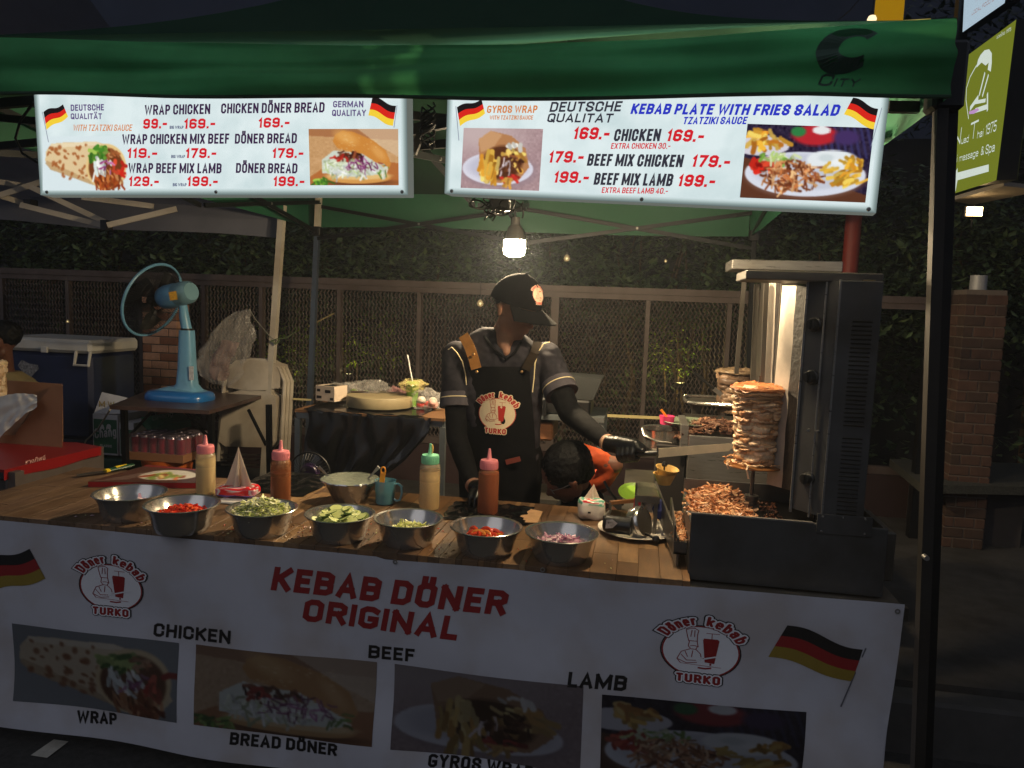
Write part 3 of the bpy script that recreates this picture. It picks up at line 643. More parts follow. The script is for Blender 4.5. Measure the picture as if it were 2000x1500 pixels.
def interp(L_, x):
    if x <= L_[0].x: return L_[0].z+(L_[0].z-L_[1].z)/(L_[0].x-L_[1].x)*(x-L_[0].x)*.4
    for a, b in zip(L_[:-1], L_[1:]):
        if x <= b.x:
            t = (x-a.x)/(b.x-a.x); t = t*t*(3-2*t)*.3+t*.7; return a.z+(b.z-a.z)*t
    return L_[-1].z
TX1 = vt[-1].x
def wav(x, v): return min(1, v*7)*wav0(x, v)
def wav0(x, v): return .022*math.sin(v*PI)+.012*math.sin(x*3.1+v*5)+.007*math.sin(x*7.3-v*7+1)+.007*math.sin(v*13+x*2)+.0035*math.sin(v*24+x*4.3)*math.sin(x*1.7)+.006*noise.noise(Vector((x*3,v*2,5)))
mb = MB(); mb.grid(lambda i, j: Vector((TX0+(TX1-TX0)*i, TY0-wav(TX0+(TX1-TX0)*i, j), (interp(vt, TX0+(TX1-TX0)*i)+.004)*(1-j)+interp(vb, TX0+(TX1-TX0)*i)*j)), 120, 18)
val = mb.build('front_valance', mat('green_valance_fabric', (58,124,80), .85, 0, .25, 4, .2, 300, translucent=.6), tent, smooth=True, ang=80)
mb = MB(); mb.tube([(TX0+(TX1-TX0)*k/60, TY0-wav(TX0+(TX1-TX0)*k/60,1)-.002, interp(vb, TX0+(TX1-TX0)*k/60)-.002) for k in range(61)], .0045, 6); mb.build('hem', mat('dark_green_hem', (26,60,36), .7), tent, smooth=True)
# sides and back valance
mb = MB(); mb.grid(lambda i, j: Vector((TX0+.012*math.sin(i*9)*j, TY0+(TY1-TY0)*i, (interp(vt,TX0)*(1-i)+zt_b*i)*(1-j)+(interp(vb,TX0)*(1-i)+zh_b*i)*j)), 40, 6); mb.build('side_valance', M_can, tent, smooth=True, ang=80)
mb = MB(); mb.grid(lambda i, j: Vector((TX1+.012*math.sin(i*9)*j, TY0+(TY1-TY0)*i, (interp(vt,TX1)*(1-i)+zt_b*i)*(1-j)+(interp(vb,TX1)*(1-i)+zh_b*i)*j)), 40, 6); mb.build('side_valance', M_can, tent, smooth=True, ang=80)
mb = MB(); mb.grid(lambda i, j: Vector((TX0+(TX1-TX0)*i, TY1+.015*math.sin(i*14)*j, zt_b*(1-j)+(zh_b+.012*math.sin(i*PI*2))*j)), 60, 5); mb.build('back_valance', M_can, tent, smooth=True, ang=80)
# roof: four sagging slopes up to the peak
def roofside(A, B):
    def fn(i, j):
        e = A*(1-i)+B*i
        if A.y == TY0 and B.y == TY0: e = Vector((e.x, TY0, interp(vt, e.x)))
        q = e*(1-j)+pk*j; sag = .22*math.sin(j*PI)*(.55+.45*math.sin(i*PI)); return q-Vector((0,0,sag))
    return MB().grid(fn, 40, 16)
c00, c10, c11, c01 = Vector((TX0,TY0,interp(vt,TX0))), Vector((TX1,TY0,interp(vt,TX1))), Vector((TX1,TY1,zt_b)), Vector((TX0,TY1,zt_b))
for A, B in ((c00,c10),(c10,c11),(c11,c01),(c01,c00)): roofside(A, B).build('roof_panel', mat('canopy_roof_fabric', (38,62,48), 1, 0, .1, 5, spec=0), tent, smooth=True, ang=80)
# faded printed emblem and name on the right of the valance
V = Plane((0,TY0,2.2), (0,-1,0)); Nf = Vector((0,-1,0))
def onval(p):
    x = p.x; a, b = interp(vt, x), interp(vb, x); j = min(1, max(0, (a-p.z)/(a-b))); return Vector((x, TY0-wav(x, j)-(TY0-p.y), p.z))
c = V(1652, 102); R1 = pxm(58, c); R2 = pxm(36, c); mb = MB(); pts = []
arc = [math.radians(a_) for a_ in range(42, 322, 10)]
prev = None
for k, a_ in enumerate(arc):
    u_ = k/(len(arc)-1); rr1, rr2 = R1, R1*(.42+.34*u_*(1-u_)*0+.12*u_)
    o_, i_ = c+Vector((math.cos(a_)*rr1*1.02+math.sin(a_)*rr1*.2, -.0025, math.sin(a_)*rr1*.72)), c+Vector((math.cos(a_)*rr2+.012+math.sin(a_)*rr1*.1, -.0025, math.sin(a_)*rr2*.72+.004))
    cur = (mb.vert(onval(o_)), mb.vert(onval(i_)))
    if prev: mb.face((prev[0], prev[1], cur[1], cur[0]))
    prev = cur
mb.build('emblem_print', M_canlogo, tent)
mb = MB(); lay_text(mb, 'C', V(1597,166), Vector((1,0,-.03)), Vector((0,0,1)), Nf, pxm(26,c), pxm(22,c), .2, .35, .003, onval)
lay_text(mb, 'ITY', V(1628,167), Vector((1,0,-.03)), Vector((0,0,1)), Nf, pxm(46,c), pxm(15,c), .2, .35, .003, onval); mb.build('lettering', M_canlogo, tent)

# frame: legs and scissor trusses
def leg(x, y, z1, w_, m, lean=0): 
    mb = MB(); mb.box((x-w_/2,y-w_/2,.22 if y > .78 else 0),(x+w_/2,y+w_/2,z1)); return mb.build('leg', m, tent)
a = P(1838,500,y=TY0+.05)
fl = MB(); pa, pb = P(1838,190,y=TY0+.06), P(1806,1105,y=TY0+.06); dr = (pb-pa).normalized(); pbot = pa+dr*((pa.z)/(-dr.z)); fl.bar(pa, pbot, .024, .03, up=(0,1,0)); fl.build('leg', mat('dark_leg', (44,41,38), .5, .3, .2, 8, dirt=.2), tent)
fl = MB(); fl.bar(pa+Vector((.03,.03,-.0)), pbot+Vector((.032,.05,0)), .026, .03, up=(0,1,0)); fl.build('leg_sleeve', M_dbar, tent)
m_ = MB(); q = P(1805,1086,y=TY0+.03); m_.tube([q, q+Vector((0,-.018,0))], .006, 10); m_.build('leg_pin', M_steel, tent, smooth=True)
m_ = MB(); pc_ = pa+Vector((0,0,.02)); m_.box((pc_.x-.022,pc_.y-.02,pc_.z-.05),(pc_.x+.045,pc_.y+.05,pc_.z+.1), bev=.008); m_.build('corner_bracket', M_black, tent, smooth=True)
for (u, v0, nm) in ((622, 400, 0), (1475, 408, 1)):
    pa, pb = P(u, v0, y=TY1-.05), P(u-15, v0+340, y=TY1-.05); d_ = (pb-pa).normalized(); bot = pa+d_*((pa.z-.22)/(-d_.z)); up_ = pa-d_*.15
    mid = pa+d_*pxm(48, pa)
    f1 = MB(); f1.bar(up_, mid, .036, .036, up=(0,1,0)); f1.build('leg', M_wpole, tent, label='pale upper tube of the rear leg')
    f1 = MB(); f1.bar(mid, bot, .034 if nm == 0 else .03, .034, up=(0,1,0)); f1.build('leg', M_alum if nm == 0 else M_dbar, tent)
    f1 = MB(); f1.box((mid.x-.03,mid.y-.03,mid.z-.045),(mid.x+.03,mid.y+.03,mid.z+.02), bev=.006); f1.build('leg_slider', M_black, tent, smooth=True)
BL, BR = P(622,420,y=TY1-.05), P(1475,425,y=TY1-.05); FLt, FRt = Vector((TX0+.04,TY0+.06,2.16)), Vector((TX1-.06,TY0+.06,2.15))
def truss(A, B, n, zl, zh2):
    for k in range(n):
        a, b = A.lerp(B, k/n), A.lerp(B, (k+1)/n); m_ = MB(); t_ = (b-a).normalized(); s_ = t_.cross(Vector((0,0,1)))*.012
        m_.bar(Vector((a.x,a.y,zl))+s_, Vector((b.x,b.y,zh2))+s_, .012, .024); m_.build('truss_bar', M_dbar, tent)
        m_ = MB(); m_.bar(Vector((a.x,a.y,zh2))-s_, Vector((b.x,b.y,zl))-s_, .012, .024); m_.build('truss_bar', M_dbar, tent)
        c_ = (a+b)/2; m_ = MB(); m_.tube([Vector((c_.x,c_.y,(zl+zh2)/2))+s_*1.8, Vector((c_.x,c_.y,(zl+zh2)/2))-s_*1.8], .008, 8); m_.build('truss_bolt', M_steel, tent)
truss(BL, BR, 2, BL.z-.16, BL.z+.06)
truss(Vector((TX0+.05,.16,0)), Vector((BL.x,BL.y,0)), 2, 2.0, 2.2)
truss(Vector((FRt.x,.16,0)), Vector((BR.x,BR.y,0)), 2, 2.04, 2.2)
truss(Vector((TX0+.05,.15,0)), Vector((FRt.x,.15,0)), 2, 2.0, 2.12)
MIDF, MIDB = Vector(((TX0+TX1)/2, .17, 2.06)), (BL+BR)/2
truss(Vector((MIDF.x,MIDF.y,0)), Vector((MIDB.x,MIDB.y,0)), 2, 2.02, 2.2)
# junction box, bracket and looped cables behind the gap of the signs
cb = thing('cable_bundle', 'bundle of black cables and a plug block tied under the canopy between the menu signs', 'cables', P(960,405,y=.35))
m_ = MB(); q = P(985,398,y=.35); m_.box((q.x-.05,q.y,q.z-.02),(q.x+.02,q.y+.04,q.z+.06), bev=.005); m_.build('plug_block', M_black, cb, smooth=True)
for k in range(9):
    a = P(random.uniform(930,1000), random.uniform(375,395), y=.33+.01*k); pts = []
    ph, rr, sw = random.random()*6, random.uniform(.018,.035), random.uniform(.01,.03)
    for j in range(20):
        t_ = j/19; pts.append(a+Vector((math.sin(t_*PI*2+ph)*rr*1.3, 0.01*math.sin(j), -.05*t_+math.cos(t_*PI*2+ph)*rr*.9)))
    m_ = MB(); m_.tube(pts, .0028, 5); m_.build('cable', M_wire, cb, smooth=True)
br = thing('sign_bracket', 'black clamp bracket and cable knot between the two lit menu signs', 'bracket', P(830,270,y=.05))
m_ = MB(); q = P(790,257,y=.1); q2 = P(880,238,y=.1); m_.bar(q, q2, .02, .03); m_.bar(P(822,262,y=.1), P(806,300,y=.1), .016, .022); m_.build('arm', M_black, br)
for k in range(8):
    a = P(835, 250, y=.04); pts = [a+Vector((.02*math.sin(j*.9+k), .012*math.cos(j*.7+k), .03-.011*j+.006*k)) for j in range(9)]
    m_ = MB(); m_.tube(pts, .003, 5); m_.build('cable', M_wire, br, smooth=True)
m_ = MB(); m_.bar(P(-30,205,y=.12), P(92,195,y=.1), .02, .03); tag(m_.build('support_arm', M_black), 'black arm reaching in from the left to hold the wrap menu sign', 'arm')
m_ = MB(); m_.bar(P(1735,209,y=-.06), P(1832,211,y=-.06), .02, .026); tag(m_.build('support_arm', M_black), 'black arm joining the kebab plate menu sign to the right tent leg', 'arm')
m_ = MB(); pts = [P(66,200,y=.0), P(40,235,y=.02), P(30,270,y=.03), P(44,300,y=.03), P(74,318,y=.02)]; m_.tube(pts, .004, 6); tag(m_.build('cable', M_wire, smooth=True), 'black cable looping down beside the left menu sign', 'cable')

# ------------------------------------------------------------------ lit menu signs
M_face = glow('sign_face_light', (228,243,246), .86)
M_edge = glow('sign_edge_light', (128,134,126), .6)
def signface_mat(nm):
    m = glow(nm, (0,0,0), 1); t = m.node_tree; N = t.nodes; L = t.links; e = [n for n in N if n.type == 'EMISSION'][0]
    a = N.new('ShaderNodeTexNoise'); tc = N.new('ShaderNodeTexCoord'); a.inputs['Scale'].default_value = 9; a.inputs['Detail'].default_value = 4; L.new(tc.outputs['Object'], a.inputs[0])
    r = N.new('ShaderNodeValToRGB'); r.color_ramp.elements[0].position = .25; r.color_ramp.elements[0].color = S(206,226,228); r.color_ramp.elements[1].position = .6; r.color_ramp.elements[1].color = S(234,248,249)
    L.new(a.outputs[0], r.inputs[0]); L.new(r.outputs[0], e.inputs[0]); e.inputs[1].default_value = .62; return m
M_face = signface_mat('sign_face_light2')
G_pic = glow('lit_picture', (0,0,0), .92, vcol=True)
G_red = glow('lit_red_ink', (222,34,46), .9); G_dk = glow('lit_dark_ink', (70,44,84), .7); G_dk2 = glow('lit_black_ink', (58,58,70), .8); G_blue = glow('lit_blue_ink', (44,56,196), .95)
G_or = glow('lit_orange_ink', (226,140,76), .9); G_pur = glow('lit_violet_ink', (104,84,140), .8); G_blk = glow('lit_flag_black', (28,22,24), 1); G_yel = glow('lit_flag_yellow', (250,212,60), .95); G_rd2 = glow('lit_flag_red', (220,40,30), .95); G_gry = glow('lit_grey_ink', (150,156,176), .8); G_navy = glow('lit_fine_ink', (80,86,130), .8)
def lightbox(name, label, pl, tl, tr, br, bl, dep=.055):
    A, B, C, D = [pl(*q) for q in (tl, tr, br, bl)]; n = pl.n; t = thing(name, label, 'menu sign', (A+C)/2)
    mb = MB(); i_ = .965
    cen = (A+B+C+D)/4; ins = pxm(13, cen); X = (B-A).normalized(); U = Vector((0,0,1))
    q = [A+X*ins-U*ins, B-X*ins-U*ins, C-X*ins+U*ins, D+X*ins+U*ins]
    mb.poly([p_+n*.0005 for p_ in (q[3], q[2], q[1], q[0])]); mb.build('lit_face', M_face, t)
    # soft acrylic rim: dimmer towards the outside, then the box sides
    rim = MB(); O4 = [D, C, B, A]; I4 = [q[3], q[2], q[1], q[0]]; stops = [(0,(104,118,118)),(.35,(150,168,166)),(.75,(206,224,224)),(1,(226,242,244))]
    for (f0, c0_), (f1, c1_) in zip(stops[:-1], stops[1:]):
        for k in range(4):
            k2 = (k+1)%4; ids = []
            for kk, ff, c_ in ((k,f0,c0_),(k2,f0,c0_),(k2,f1,c1_),(k,f1,c1_)): ids.append(rim.vert(O4[kk].lerp(I4[kk], ff)+n*.0004*ff, tuple(x_*.88 for x_ in S(*c_)[:3])+(1,)))
            rim.face(ids)
    rim.build('acrylic_rim', glow('sign_rim_light', (0,0,0), 1, vcol=True), t, usecol=True)
    sd_ = MB()
    for k in range(4):
        k2 = (k+1)%4; sd_.cur = 1 if k == 2 else 0; sd_.poly([O4[k]-n*dep, O4[k2]-n*dep, O4[k2], O4[k]])
    sd_.build('box_side', [M_edge, glow('sign_top_backlight', (200,225,220), 7)], t)  # strong glow of the hidden top side is added to backlight the valance
    bk_ = MB(); bk_.poly([p_-n*(dep+.001) for p_ in (A,B,C,D)]); bk_.build('back_plate', mat('white_sheet_metal', (170,170,168), .5), t)
    for k in (.02, .5, .985):
        s_ = MB(); p_ = D.lerp(C, k)+Vector((0,0,pxm(6,cen)))+n*.001; s_.lathe([(0,0),(.0055,0),(.004,.003),(0,.0035)], p_, 10, axis=n); s_.build('screw', M_steel, t, smooth=True)
    return t
PL = Plane((-1.27, .0, 2.0), (0,-1,0))
sg = lightbox('menu_sign', 'left lit menu sign listing wraps and döner bread with wrap picture', PL, (64,152), (794,150), (797,381), (79,381))
def tx(par, pl, txt, x0, y0, x1, y1, h, m, t=.19, sl=.0, off=.0016, **k): return sign_text(par, pl, txt, (x0,y0), (x1,y1), h, m, t, sl, off, **k)
for a in (('WRAP CHICKEN',283,225,411,223,19,G_dk,.19,.06),('CHICKEN DÖNER BREAD',432,222,634,220,19,G_dk,.19,.06),('WRAP CHICKEN MIX BEEF',239,282,448,281,19,G_dk,.19,.06),
          ('DÖNER BREAD',459,281,580,280,19,G_dk,.19,.06),('WRAP BEEF MIX LAMB',251,338,433,339,19,G_dk,.19,.06),('DÖNER BREAD',461,338,581,339,19,G_dk,.19,.06),
          ('99.-',280,252,327,251,19,G_red,.235,.1),('169.-',360,252,421,251,19,G_red,.235,.1),('169.-',505,250,566,249,19,G_red,.235,.1),
          ('119.-',249,309,308,309,19,G_red,.235,.1),('179.-',363,309,423,309,19,G_red,.235,.1),('179.-',532,309,593,309,19,G_red,.235,.1),
          ('129.-',252,364,311,364,19,G_red,.235,.1),('199.-',366,364,426,364,19,G_red,.235,.1),('199.-',534,364,595,364,19,G_red,.235,.1),
          ('BIG WRAP',332,252,359,252,6,G_navy,.2,.05),('BIG WRAP',335,309,362,309,6,G_navy,.2,.05),('BIG WRAP',338,364,365,364,6,G_navy,.2,.05),
          ('DEUTSCHE',139,217,204,216,12,G_pur,.2,.0),('QUALITÄT',139,233,200,233,11,G_pur,.2,.0),('GERMAN',651,210,710,210,12,G_pur,.2,.0),('QUALITAY',649,227,715,227,12,G_pur,.2,.0),
          ('WITH TZATZIKI SAUCE',143,256,258,256,12,G_or,.15,.2)): tx(sg, PL, *a)
pw = pic_wrap(150, 84, (226,240,243)); pic_mesh(sg, pw, [PL(84,266), PL(252,266), PL(252,372), PL(84,372)], G_pic, .0012, PL.n)
pd = pic_doner(130, 82); pic_mesh(sg, pd, [PL(603,252), PL(778,252), PL(779,362), PL(606,362)], G_pic, .0012, PL.n)
flag_mesh(sg, PL, (86,219), (124,204), (134,228), (92,254), [G_blk,G_rd2,G_yel], ((84,219),(96,278)), PL.n, G_gry, .0022)
flag_mesh(sg, PL, (728,190), (774,207), (768,246), (720,226), [G_blk,G_rd2,G_yel], ((776,206),(770,250)), PL.n, G_gry, .0022)
PR = Plane((-.56, .0, 2.0), (-.15,-1,0))
sg2 = lightbox('menu_sign', 'right lit menu sign listing gyros wrap and kebab plate with fries', PR, (875,152), (1742,148), (1711,416), (868,378))
for a in (('DEUTSCHE',1073,219,1212,218,19,G_dk2,.2,.18),('QUALITAT',1068,239,1195,240,17,G_dk2,.2,.18),('KEBAB PLATE WITH FRIES SALAD',1231,223,1636,227,20,G_blue,.23,.2),('TZATZIKI SAUCE',1333,243,1457,243,14,G_blue,.2,.18),
          ('169.-',1119,272,1189,273,23,G_red,.235,.15),('CHICKEN',1198,276,1288,276,23,G_dk2,.2,.12),('169.-',1301,276,1373,278,23,G_red,.235,.15),('EXTRA CHICKEN 30.-',1193,291,1309,291,11,G_red,.17,.12),
          ('179.-',1071,318,1139,318,22,G_red,.235,.15),('BEEF MIX CHICKEN',1146,324,1332,327,23,G_dk2,.2,.12),('179.-',1350,326,1424,328,23,G_red,.235,.15),
          ('199.-',1081,357,1149,358,22,G_red,.235,.15),('BEEF MIX LAMB',1159,361,1312,364,23,G_dk2,.2,.12),('199.-',1323,364,1395,366,23,G_red,.235,.15),('EXTRA BEEF LAMB 40.-',1175,377,1304,379,11,G_red,.17,.12),
          ('GYROS WRAP',951,221,1049,221,14,G_or,.2,.05),('WITH TZATZIKI SAUCE',956,234,1041,234,8,G_or,.18,.08)): tx(sg2, PR, *a)
pg = pic_gyros(120, 90); pic_mesh(sg2, pg, [PR(906,250), PR(1061,252), PR(1053,373), PR(900,367)], G_pic, .0012, PR.n)
pp = pic_plate(170, 98); pic_mesh(sg2, pp, [PR(1460,242), PR(1707,250), PR(1690,396), PR(1445,386)], G_pic, .0012, PR.n)
flag_mesh(sg2, PR, (893,210), (941,194), (948,222), (899,247), [G_blk,G_rd2,G_yel], ((891,208),(897,275)), PR.n, G_gry, .0022)
flag_mesh(sg2, PR, (1666,191), (1715,213), (1706,253), (1648,224), [G_blk,G_rd2,G_yel], ((1722,211),(1701,286)), PR.n, G_gry, .0022)

# ------------------------------------------------------------------ hanging bulbs
G_bulb = glow('bulb_glow', (255,228,184), 760)
G_bulb2 = glow('bulb_glow_strong', (255,228,184), 720)
def bulb(name, label, c, r, cord_top, gm=None):
    t = thing(name, label, 'lamp', c)
    m = MB(); m.lathe([(0,-r*1.0),(r*.6,-r*.98),(r*.92,-r*.8),(r,-r*.4),(r,r*.45),(r*.97,r*.5)], c, 28); m.build('bulb', gm or G_bulb, t, smooth=True)
    m = MB(); m.lathe([(r*.98,r*.5),(r*.98,r*.62),(r*.62,r*1.7),(r*.42,r*1.9),(r*.42,r*2.6),(0,r*2.6)], c, 28); m.build('holder', mat('lamp_holder', (70,64,56), .5), t, smooth=True)
    m = MB(); m.tube([Vector(c)+Vector((0,0,r*2.5)), Vector(c)+Vector((-.01,0,r*4)), Vector(cord_top)], .005, 6); m.build('cord', M_wire, t, smooth=True)
    return t
c = P(1005,480,y=1.25); bulb('hanging_bulb', 'bright warm bulb hanging on a cord under the canopy above the cook', c, pxm(21,c), P(1000,380,y=1.25))
c2 = Vector((.08,.27,1.985)); bulb('hanging_bulb', 'warm bulb tucked behind the kebab plate menu sign over the counter', c2, .035, c2+Vector((0,0,.2)), G_bulb2)
# string bulbs
G_str = glow('string_bulb_glow', (255,226,160), 2.2)
st = [(1107,505,3.2,1),(938,593,3.0,1),(132,628,3.1,0),(1300,510,3.3,0)]
for k, (u,v,y,big) in enumerate(st):
    c = P(u,v,y=y); r = pxm(7 if big else 3.5, c)
    t = thing('string_bulb', ['small glass string bulb before the hedge to the right of the hanging bulb','small glass string bulb before the fence beside the cook\'s cap','tiny string bulb before the fence above the blue cool box','tiny string bulb against the hedge above the meat spits'][k], 'bulb', c, 'string light bulbs')
    m = MB(); m.lathe([(0,-r),(r*.7,-r*.7),(r,0),(r*.7,r*.7),(r*.35,r*1.1)], c, 16); m.build('glass', mat('clear_bulb_glass', (240,225,190), .05, 0, .02, alpha=.35), t, smooth=True)
    m = MB(); m.lathe([(0,-r*.4),(r*.35,0),(0,r*.4)], c, 10); m.build('filament', G_str, t)
    m = MB(); m.lathe([(r*.36,r*1.1),(r*.36,r*1.7),(0,r*1.7)], c, 10); m.tube([c+Vector((0,0,r*1.6)), Vector((c.x,c.y,c.z+.35))], .002, 4); m.build('socket', M_black, t)

# ------------------------------------------------------------------ right-hand sign boards
YS = 2.3
def obl(u, v, k):   # k: 0 far edge, 1 near edge
    return P(u, v, y=2.7-1.1*k)
A, B, C, D = obl(1878,117,0), obl(1985,38,1), obl(1946,352,1), obl(1857,380,0)
nrm = (B-A).cross(D-A).normalized(); nrm = nrm if nrm.dot(CAM-A) > 0 else -nrm
GP = Plane(A, nrm)
A, B, C, D = GP(1878,117), GP(1985,38), GP(1946,352), GP(1857,380)
sp = thing('massage_sign', 'olive green lit massage sign with a white logo and arrow at the right edge', 'sign', (A+C)/2)
mb = MB(); mb.poly([D,C,B,A]); mb.build('lit_face', glow('olive_sign_light', (134,144,46), .66), sp)
mb = MB(); q = [D,C,B,A]
for k in range(4): mb.poly([q[k]-nrm*.08, q[(k+1)%4]-nrm*.08, q[(k+1)%4], q[k]])
mb.poly([p_-nrm*.081 for p_ in (A,B,C,D)]); mb.build('box_side', M_black, sp)
G_w = glow('lit_white_ink', (226,238,226), .8); G_vi = glow('lit_lilac_ink', (206,160,214), .8)
Xo, Uo = (B-A).normalized(), (A-D).normalized()
def ot(txt, a, b, h, t=.14, rnd=False, m=G_w): sign_text(sp, GP, txt, a, b, h, m, t, 0, .002, N=nrm, rnd=rnd)
ot('N', (1862,286), (1876,281), 30, .14); ot('uad', (1878,282), (1892,277), 13); ot('T', (1894,274), (1909,268), 32, .12); ot('hai', (1909,271), (1921,266), 15); ot('1975', (1925,264), (1946,256), 20, .13)
ot('hai', (1860,321), (1870,317), 15, .13); ot('massage', (1874,316), (1911,305), 13, .13); ot('& Spa', (1916,304), (1943,296), 17, .13)
def pl_poly(pts, m, off, nm, par=sp, pl=GP, n=nrm): b_ = MB(); b_.face([b_.vert(pl(*q_)+n*off) for q_ in pts]); return b_.build(nm, m, par)
pl_poly([(1858,353),(1871,328),(1871,337),(1932,321),(1932,335),(1871,352),(1867,374)], G_w, .002, 'arrow_print')
pl_poly([(1916,107),(1924,98),(1933,96),(1938,104),(1938,122),(1936,140),(1930,136),(1932,122),(1926,128),(1918,122),(1908,132),(1911,117)], G_w, .002, 'logo_leaf')
b_ = MB(); b_.cur = 0
ring = [(1916,118),(1906,132),(1896,150),(1889,172),(1888,195),(1891,218),(1893,232)]
for p0, p1 in zip(ring[:-1], ring[1:]): b_.bar(GP(*p0)+nrm*.003, GP(*p1)+nrm*.003, pxm(2.2,A), .001, up=nrm)
b_.bar(GP(1925,142)+nrm*.003, GP(1914,186)+nrm*.003, pxm(6,A), .001, up=nrm); b_.bar(GP(1932,146)+nrm*.003, GP(1920,188)+nrm*.003, pxm(5,A), .0012, up=nrm)
for p0, p1, w__ in (((1896,212),(1912,190),8),((1906,216),(1930,208),8),((1906,200),(1926,196),6),((1930,182),(1930,216),6)): b_.bar(GP(*p0)+nrm*.003, GP(*p1)+nrm*.003, pxm(w__,A), .0014, up=nrm)
b_.build('logo_print', G_w, sp); pl_poly([(1894,218),(1912,211),(1914,215),(1904,222),(1895,223)], G_vi, .004, 'logo_cloth')
def thai(txt, a, b, h, m, par, pl, n, flip=False, off=.003, sh=0):
    cu = bpy.data.curves.new('thai_lettering', 'FONT'); cu.body = txt; o = bpy.data.objects.new('thai_lettering', cu); COL.objects.link(o)
    bpy.context.view_layer.update(); dg = bpy.context.evaluated_depsgraph_get(); me = bpy.data.meshes.new_from_object(o.evaluated_get(dg)); bpy.data.objects.remove(o)
    xs = [v_.co.x for v_ in me.vertices]; ys = [v_.co.y for v_ in me.vertices]
    if not xs: return
    A_, B_ = pl(*a), pl(*b); X = (B_-A_); W_ = X.length; X.normalize(); U = n.cross(X).normalized(); U = U if U.z > 0 or abs(n.z) > .5 else -U
    H_ = pxm(h, A_); sx, sy = W_/(max(xs)-min(xs)), H_/max(1e-6, max(ys)-min(ys)); o0 = ORG[par]
    for v_ in me.vertices:
        x, y = (v_.co.x-min(xs))*sx, (v_.co.y-min(ys))*sy
        if flip: x = W_-x
        p_ = A_+X*(x+sh*y)+U*y+n*off-o0; v_.co = p_
    me.materials.clear(); me.materials.append(m); ob = link(bpy.data.objects.new('lettering', me)); ob.parent = par; ORG[ob] = o0
    return ob
thai('นวดไทย 1975', (1948,76), (1976,60), 8, G_w, sp, GP, nrm)
# pale blue sign above
A2, B2, C2 = obl(1884,-60,0), obl(1986,-130,1), obl(1962,4,1); D2 = obl(1880,63,0)
n2 = nrm; G2 = Plane(D2, n2); q = [G2(1880,63), G2(1962,6), G2(1980,-90), G2(1886,-60)]
s2 = thing('board_sign', 'pale blue lit sign board cut by the top right corner above the massage sign', 'sign', q[0])
mb = MB(); mb.poly(q); mb.build('lit_face', glow('pale_blue_light', (196,220,236), .72), s2)
mb = MB()
for k in range(4): mb.poly([q[k]-n2*.06, q[(k+1)%4]-n2*.06, q[(k+1)%4], q[k]])
mb.build('box_side', M_black, s2)
sign_text(s2, G2, 'LOCAL FOOD CRAFT', (1899,30), (1962,-12), 7, glow('lit_rust_ink', (170,120,110), .8), .16, 0, .003, N=n2); sign_text(s2, G2, 'THE', (1905,6), (1920,-3), 7, glow('lit_rust_ink', (170,120,110), .8), .16, 0, .003, N=n2)
# supports of the boards
mb = MB(); a = P(1876,120,y=2.72); mb.box((a.x-.03,2.74,.22),(a.x+.03,2.80,3.6)); mb.box((a.x-.03,2.0,3.5),(a.x+1.0,2.06,3.56)); tag(mb.build('sign_post', M_dbar), 'dark post carrying the massage sign beyond the tent leg', 'post')
# white awning plate with lit floodlight
fl = thing('floodlight', 'glaring small floodlight under the massage sign at the right', 'lamp', P(1903,412,y=2.2))
c = P(1903,413,y=2.2); r = pxm(14,c); mb = MB(); mb.box((c.x-r,2.195,c.z-r*.6),(c.x+r,2.2,c.z+r*.6)); mb.build('lens', glow('flood_glow', (255,214,150), 14), fl)
mb = MB(); mb.box((c.x-r*1.2,2.203,c.z-r*.8),(c.x+r*1.2,2.24,c.z+r*.8), bev=.004); mb.tube([(c.x,2.22,c.z-r*.8),(c.x,2.22,c.z-r*2.2)], .004, 6); mb.build('housing', M_black, fl, smooth=True)
mb = MB(); q = [P(1858,392,y=2.3), P(1960,363,y=1.9), P(2040,372,y=2.0), P(1900,400,y=2.5)]; mb.prism(q, (0,0,.02)); tag(mb.build('awning_board', mat('white_awning', (150,140,126), .6)), 'white board lit from below under the massage sign', 'board')
# yellow lantern, bulb, glowing Thai board above the valance
ly = 3.4; c = P(1736,28,y=ly); r = pxm(26,c); lt = thing('lantern', 'yellow glowing cylinder lantern above the tent valance at the right', 'lantern', c)
mb = MB(); mb.lathe([(0,r*1.35),(r*.9,r*1.3),(r,r*1.1),(r,-r*1.6),(0,-r*1.6)], c, 24); mb.build('shade', glow('yellow_lantern_glow', (196,146,20), .55), lt, smooth=True)
mb = MB(); mb.tube([c+Vector((0,0,r*1.3)), c+Vector((0,0,r*5))], .006, 5); mb.build('cord', M_wire, lt)
c = P(1703,38,y=3.0); r = pxm(9,c); t = thing('string_bulb', 'round lit string bulb left of the yellow lantern', 'bulb', c, 'string light bulbs')
mb = MB(); mb.lathe([(0,-r),(r*.7,-r*.7),(r,0),(r*.7,r*.7),(0,r)], c, 16); mb.build('glass', glow('globe_glow', (255,226,178), 1.6), t, smooth=True)
mb = MB(); mb.lathe([(r*.4,r*.8),(r*.4,r*1.7),(0,r*1.7)], c, 10); mb.tube([c+Vector((0,0,r*1.6)), P(1712,-40,y=3.0)], .004, 4); mb.build('socket', M_black, t)
mb = MB(); mb.tube([P(1615,58,y=3.0), P(1660,20,y=3.0), P(1712,-40,y=3.0)], .004, 4); tag(mb.build('string_wire', M_wire), 'thin dark wire slanting up over the valance to the yellow lantern', 'wire')
TPl = Plane(P(1790,47,y=3.6), (0,-1,0)); t = thing('thai_sign', 'small cream lit sign with Thai letters peeping over the valance', 'sign', P(1790,47,y=3.6))
mb = MB(); mb.poly([TPl(1754,60), TPl(1818,52), TPl(1818,36), TPl(1754,40)]); mb.build('lit_face', glow('cream_sign_light', (206,188,96), .5), t)
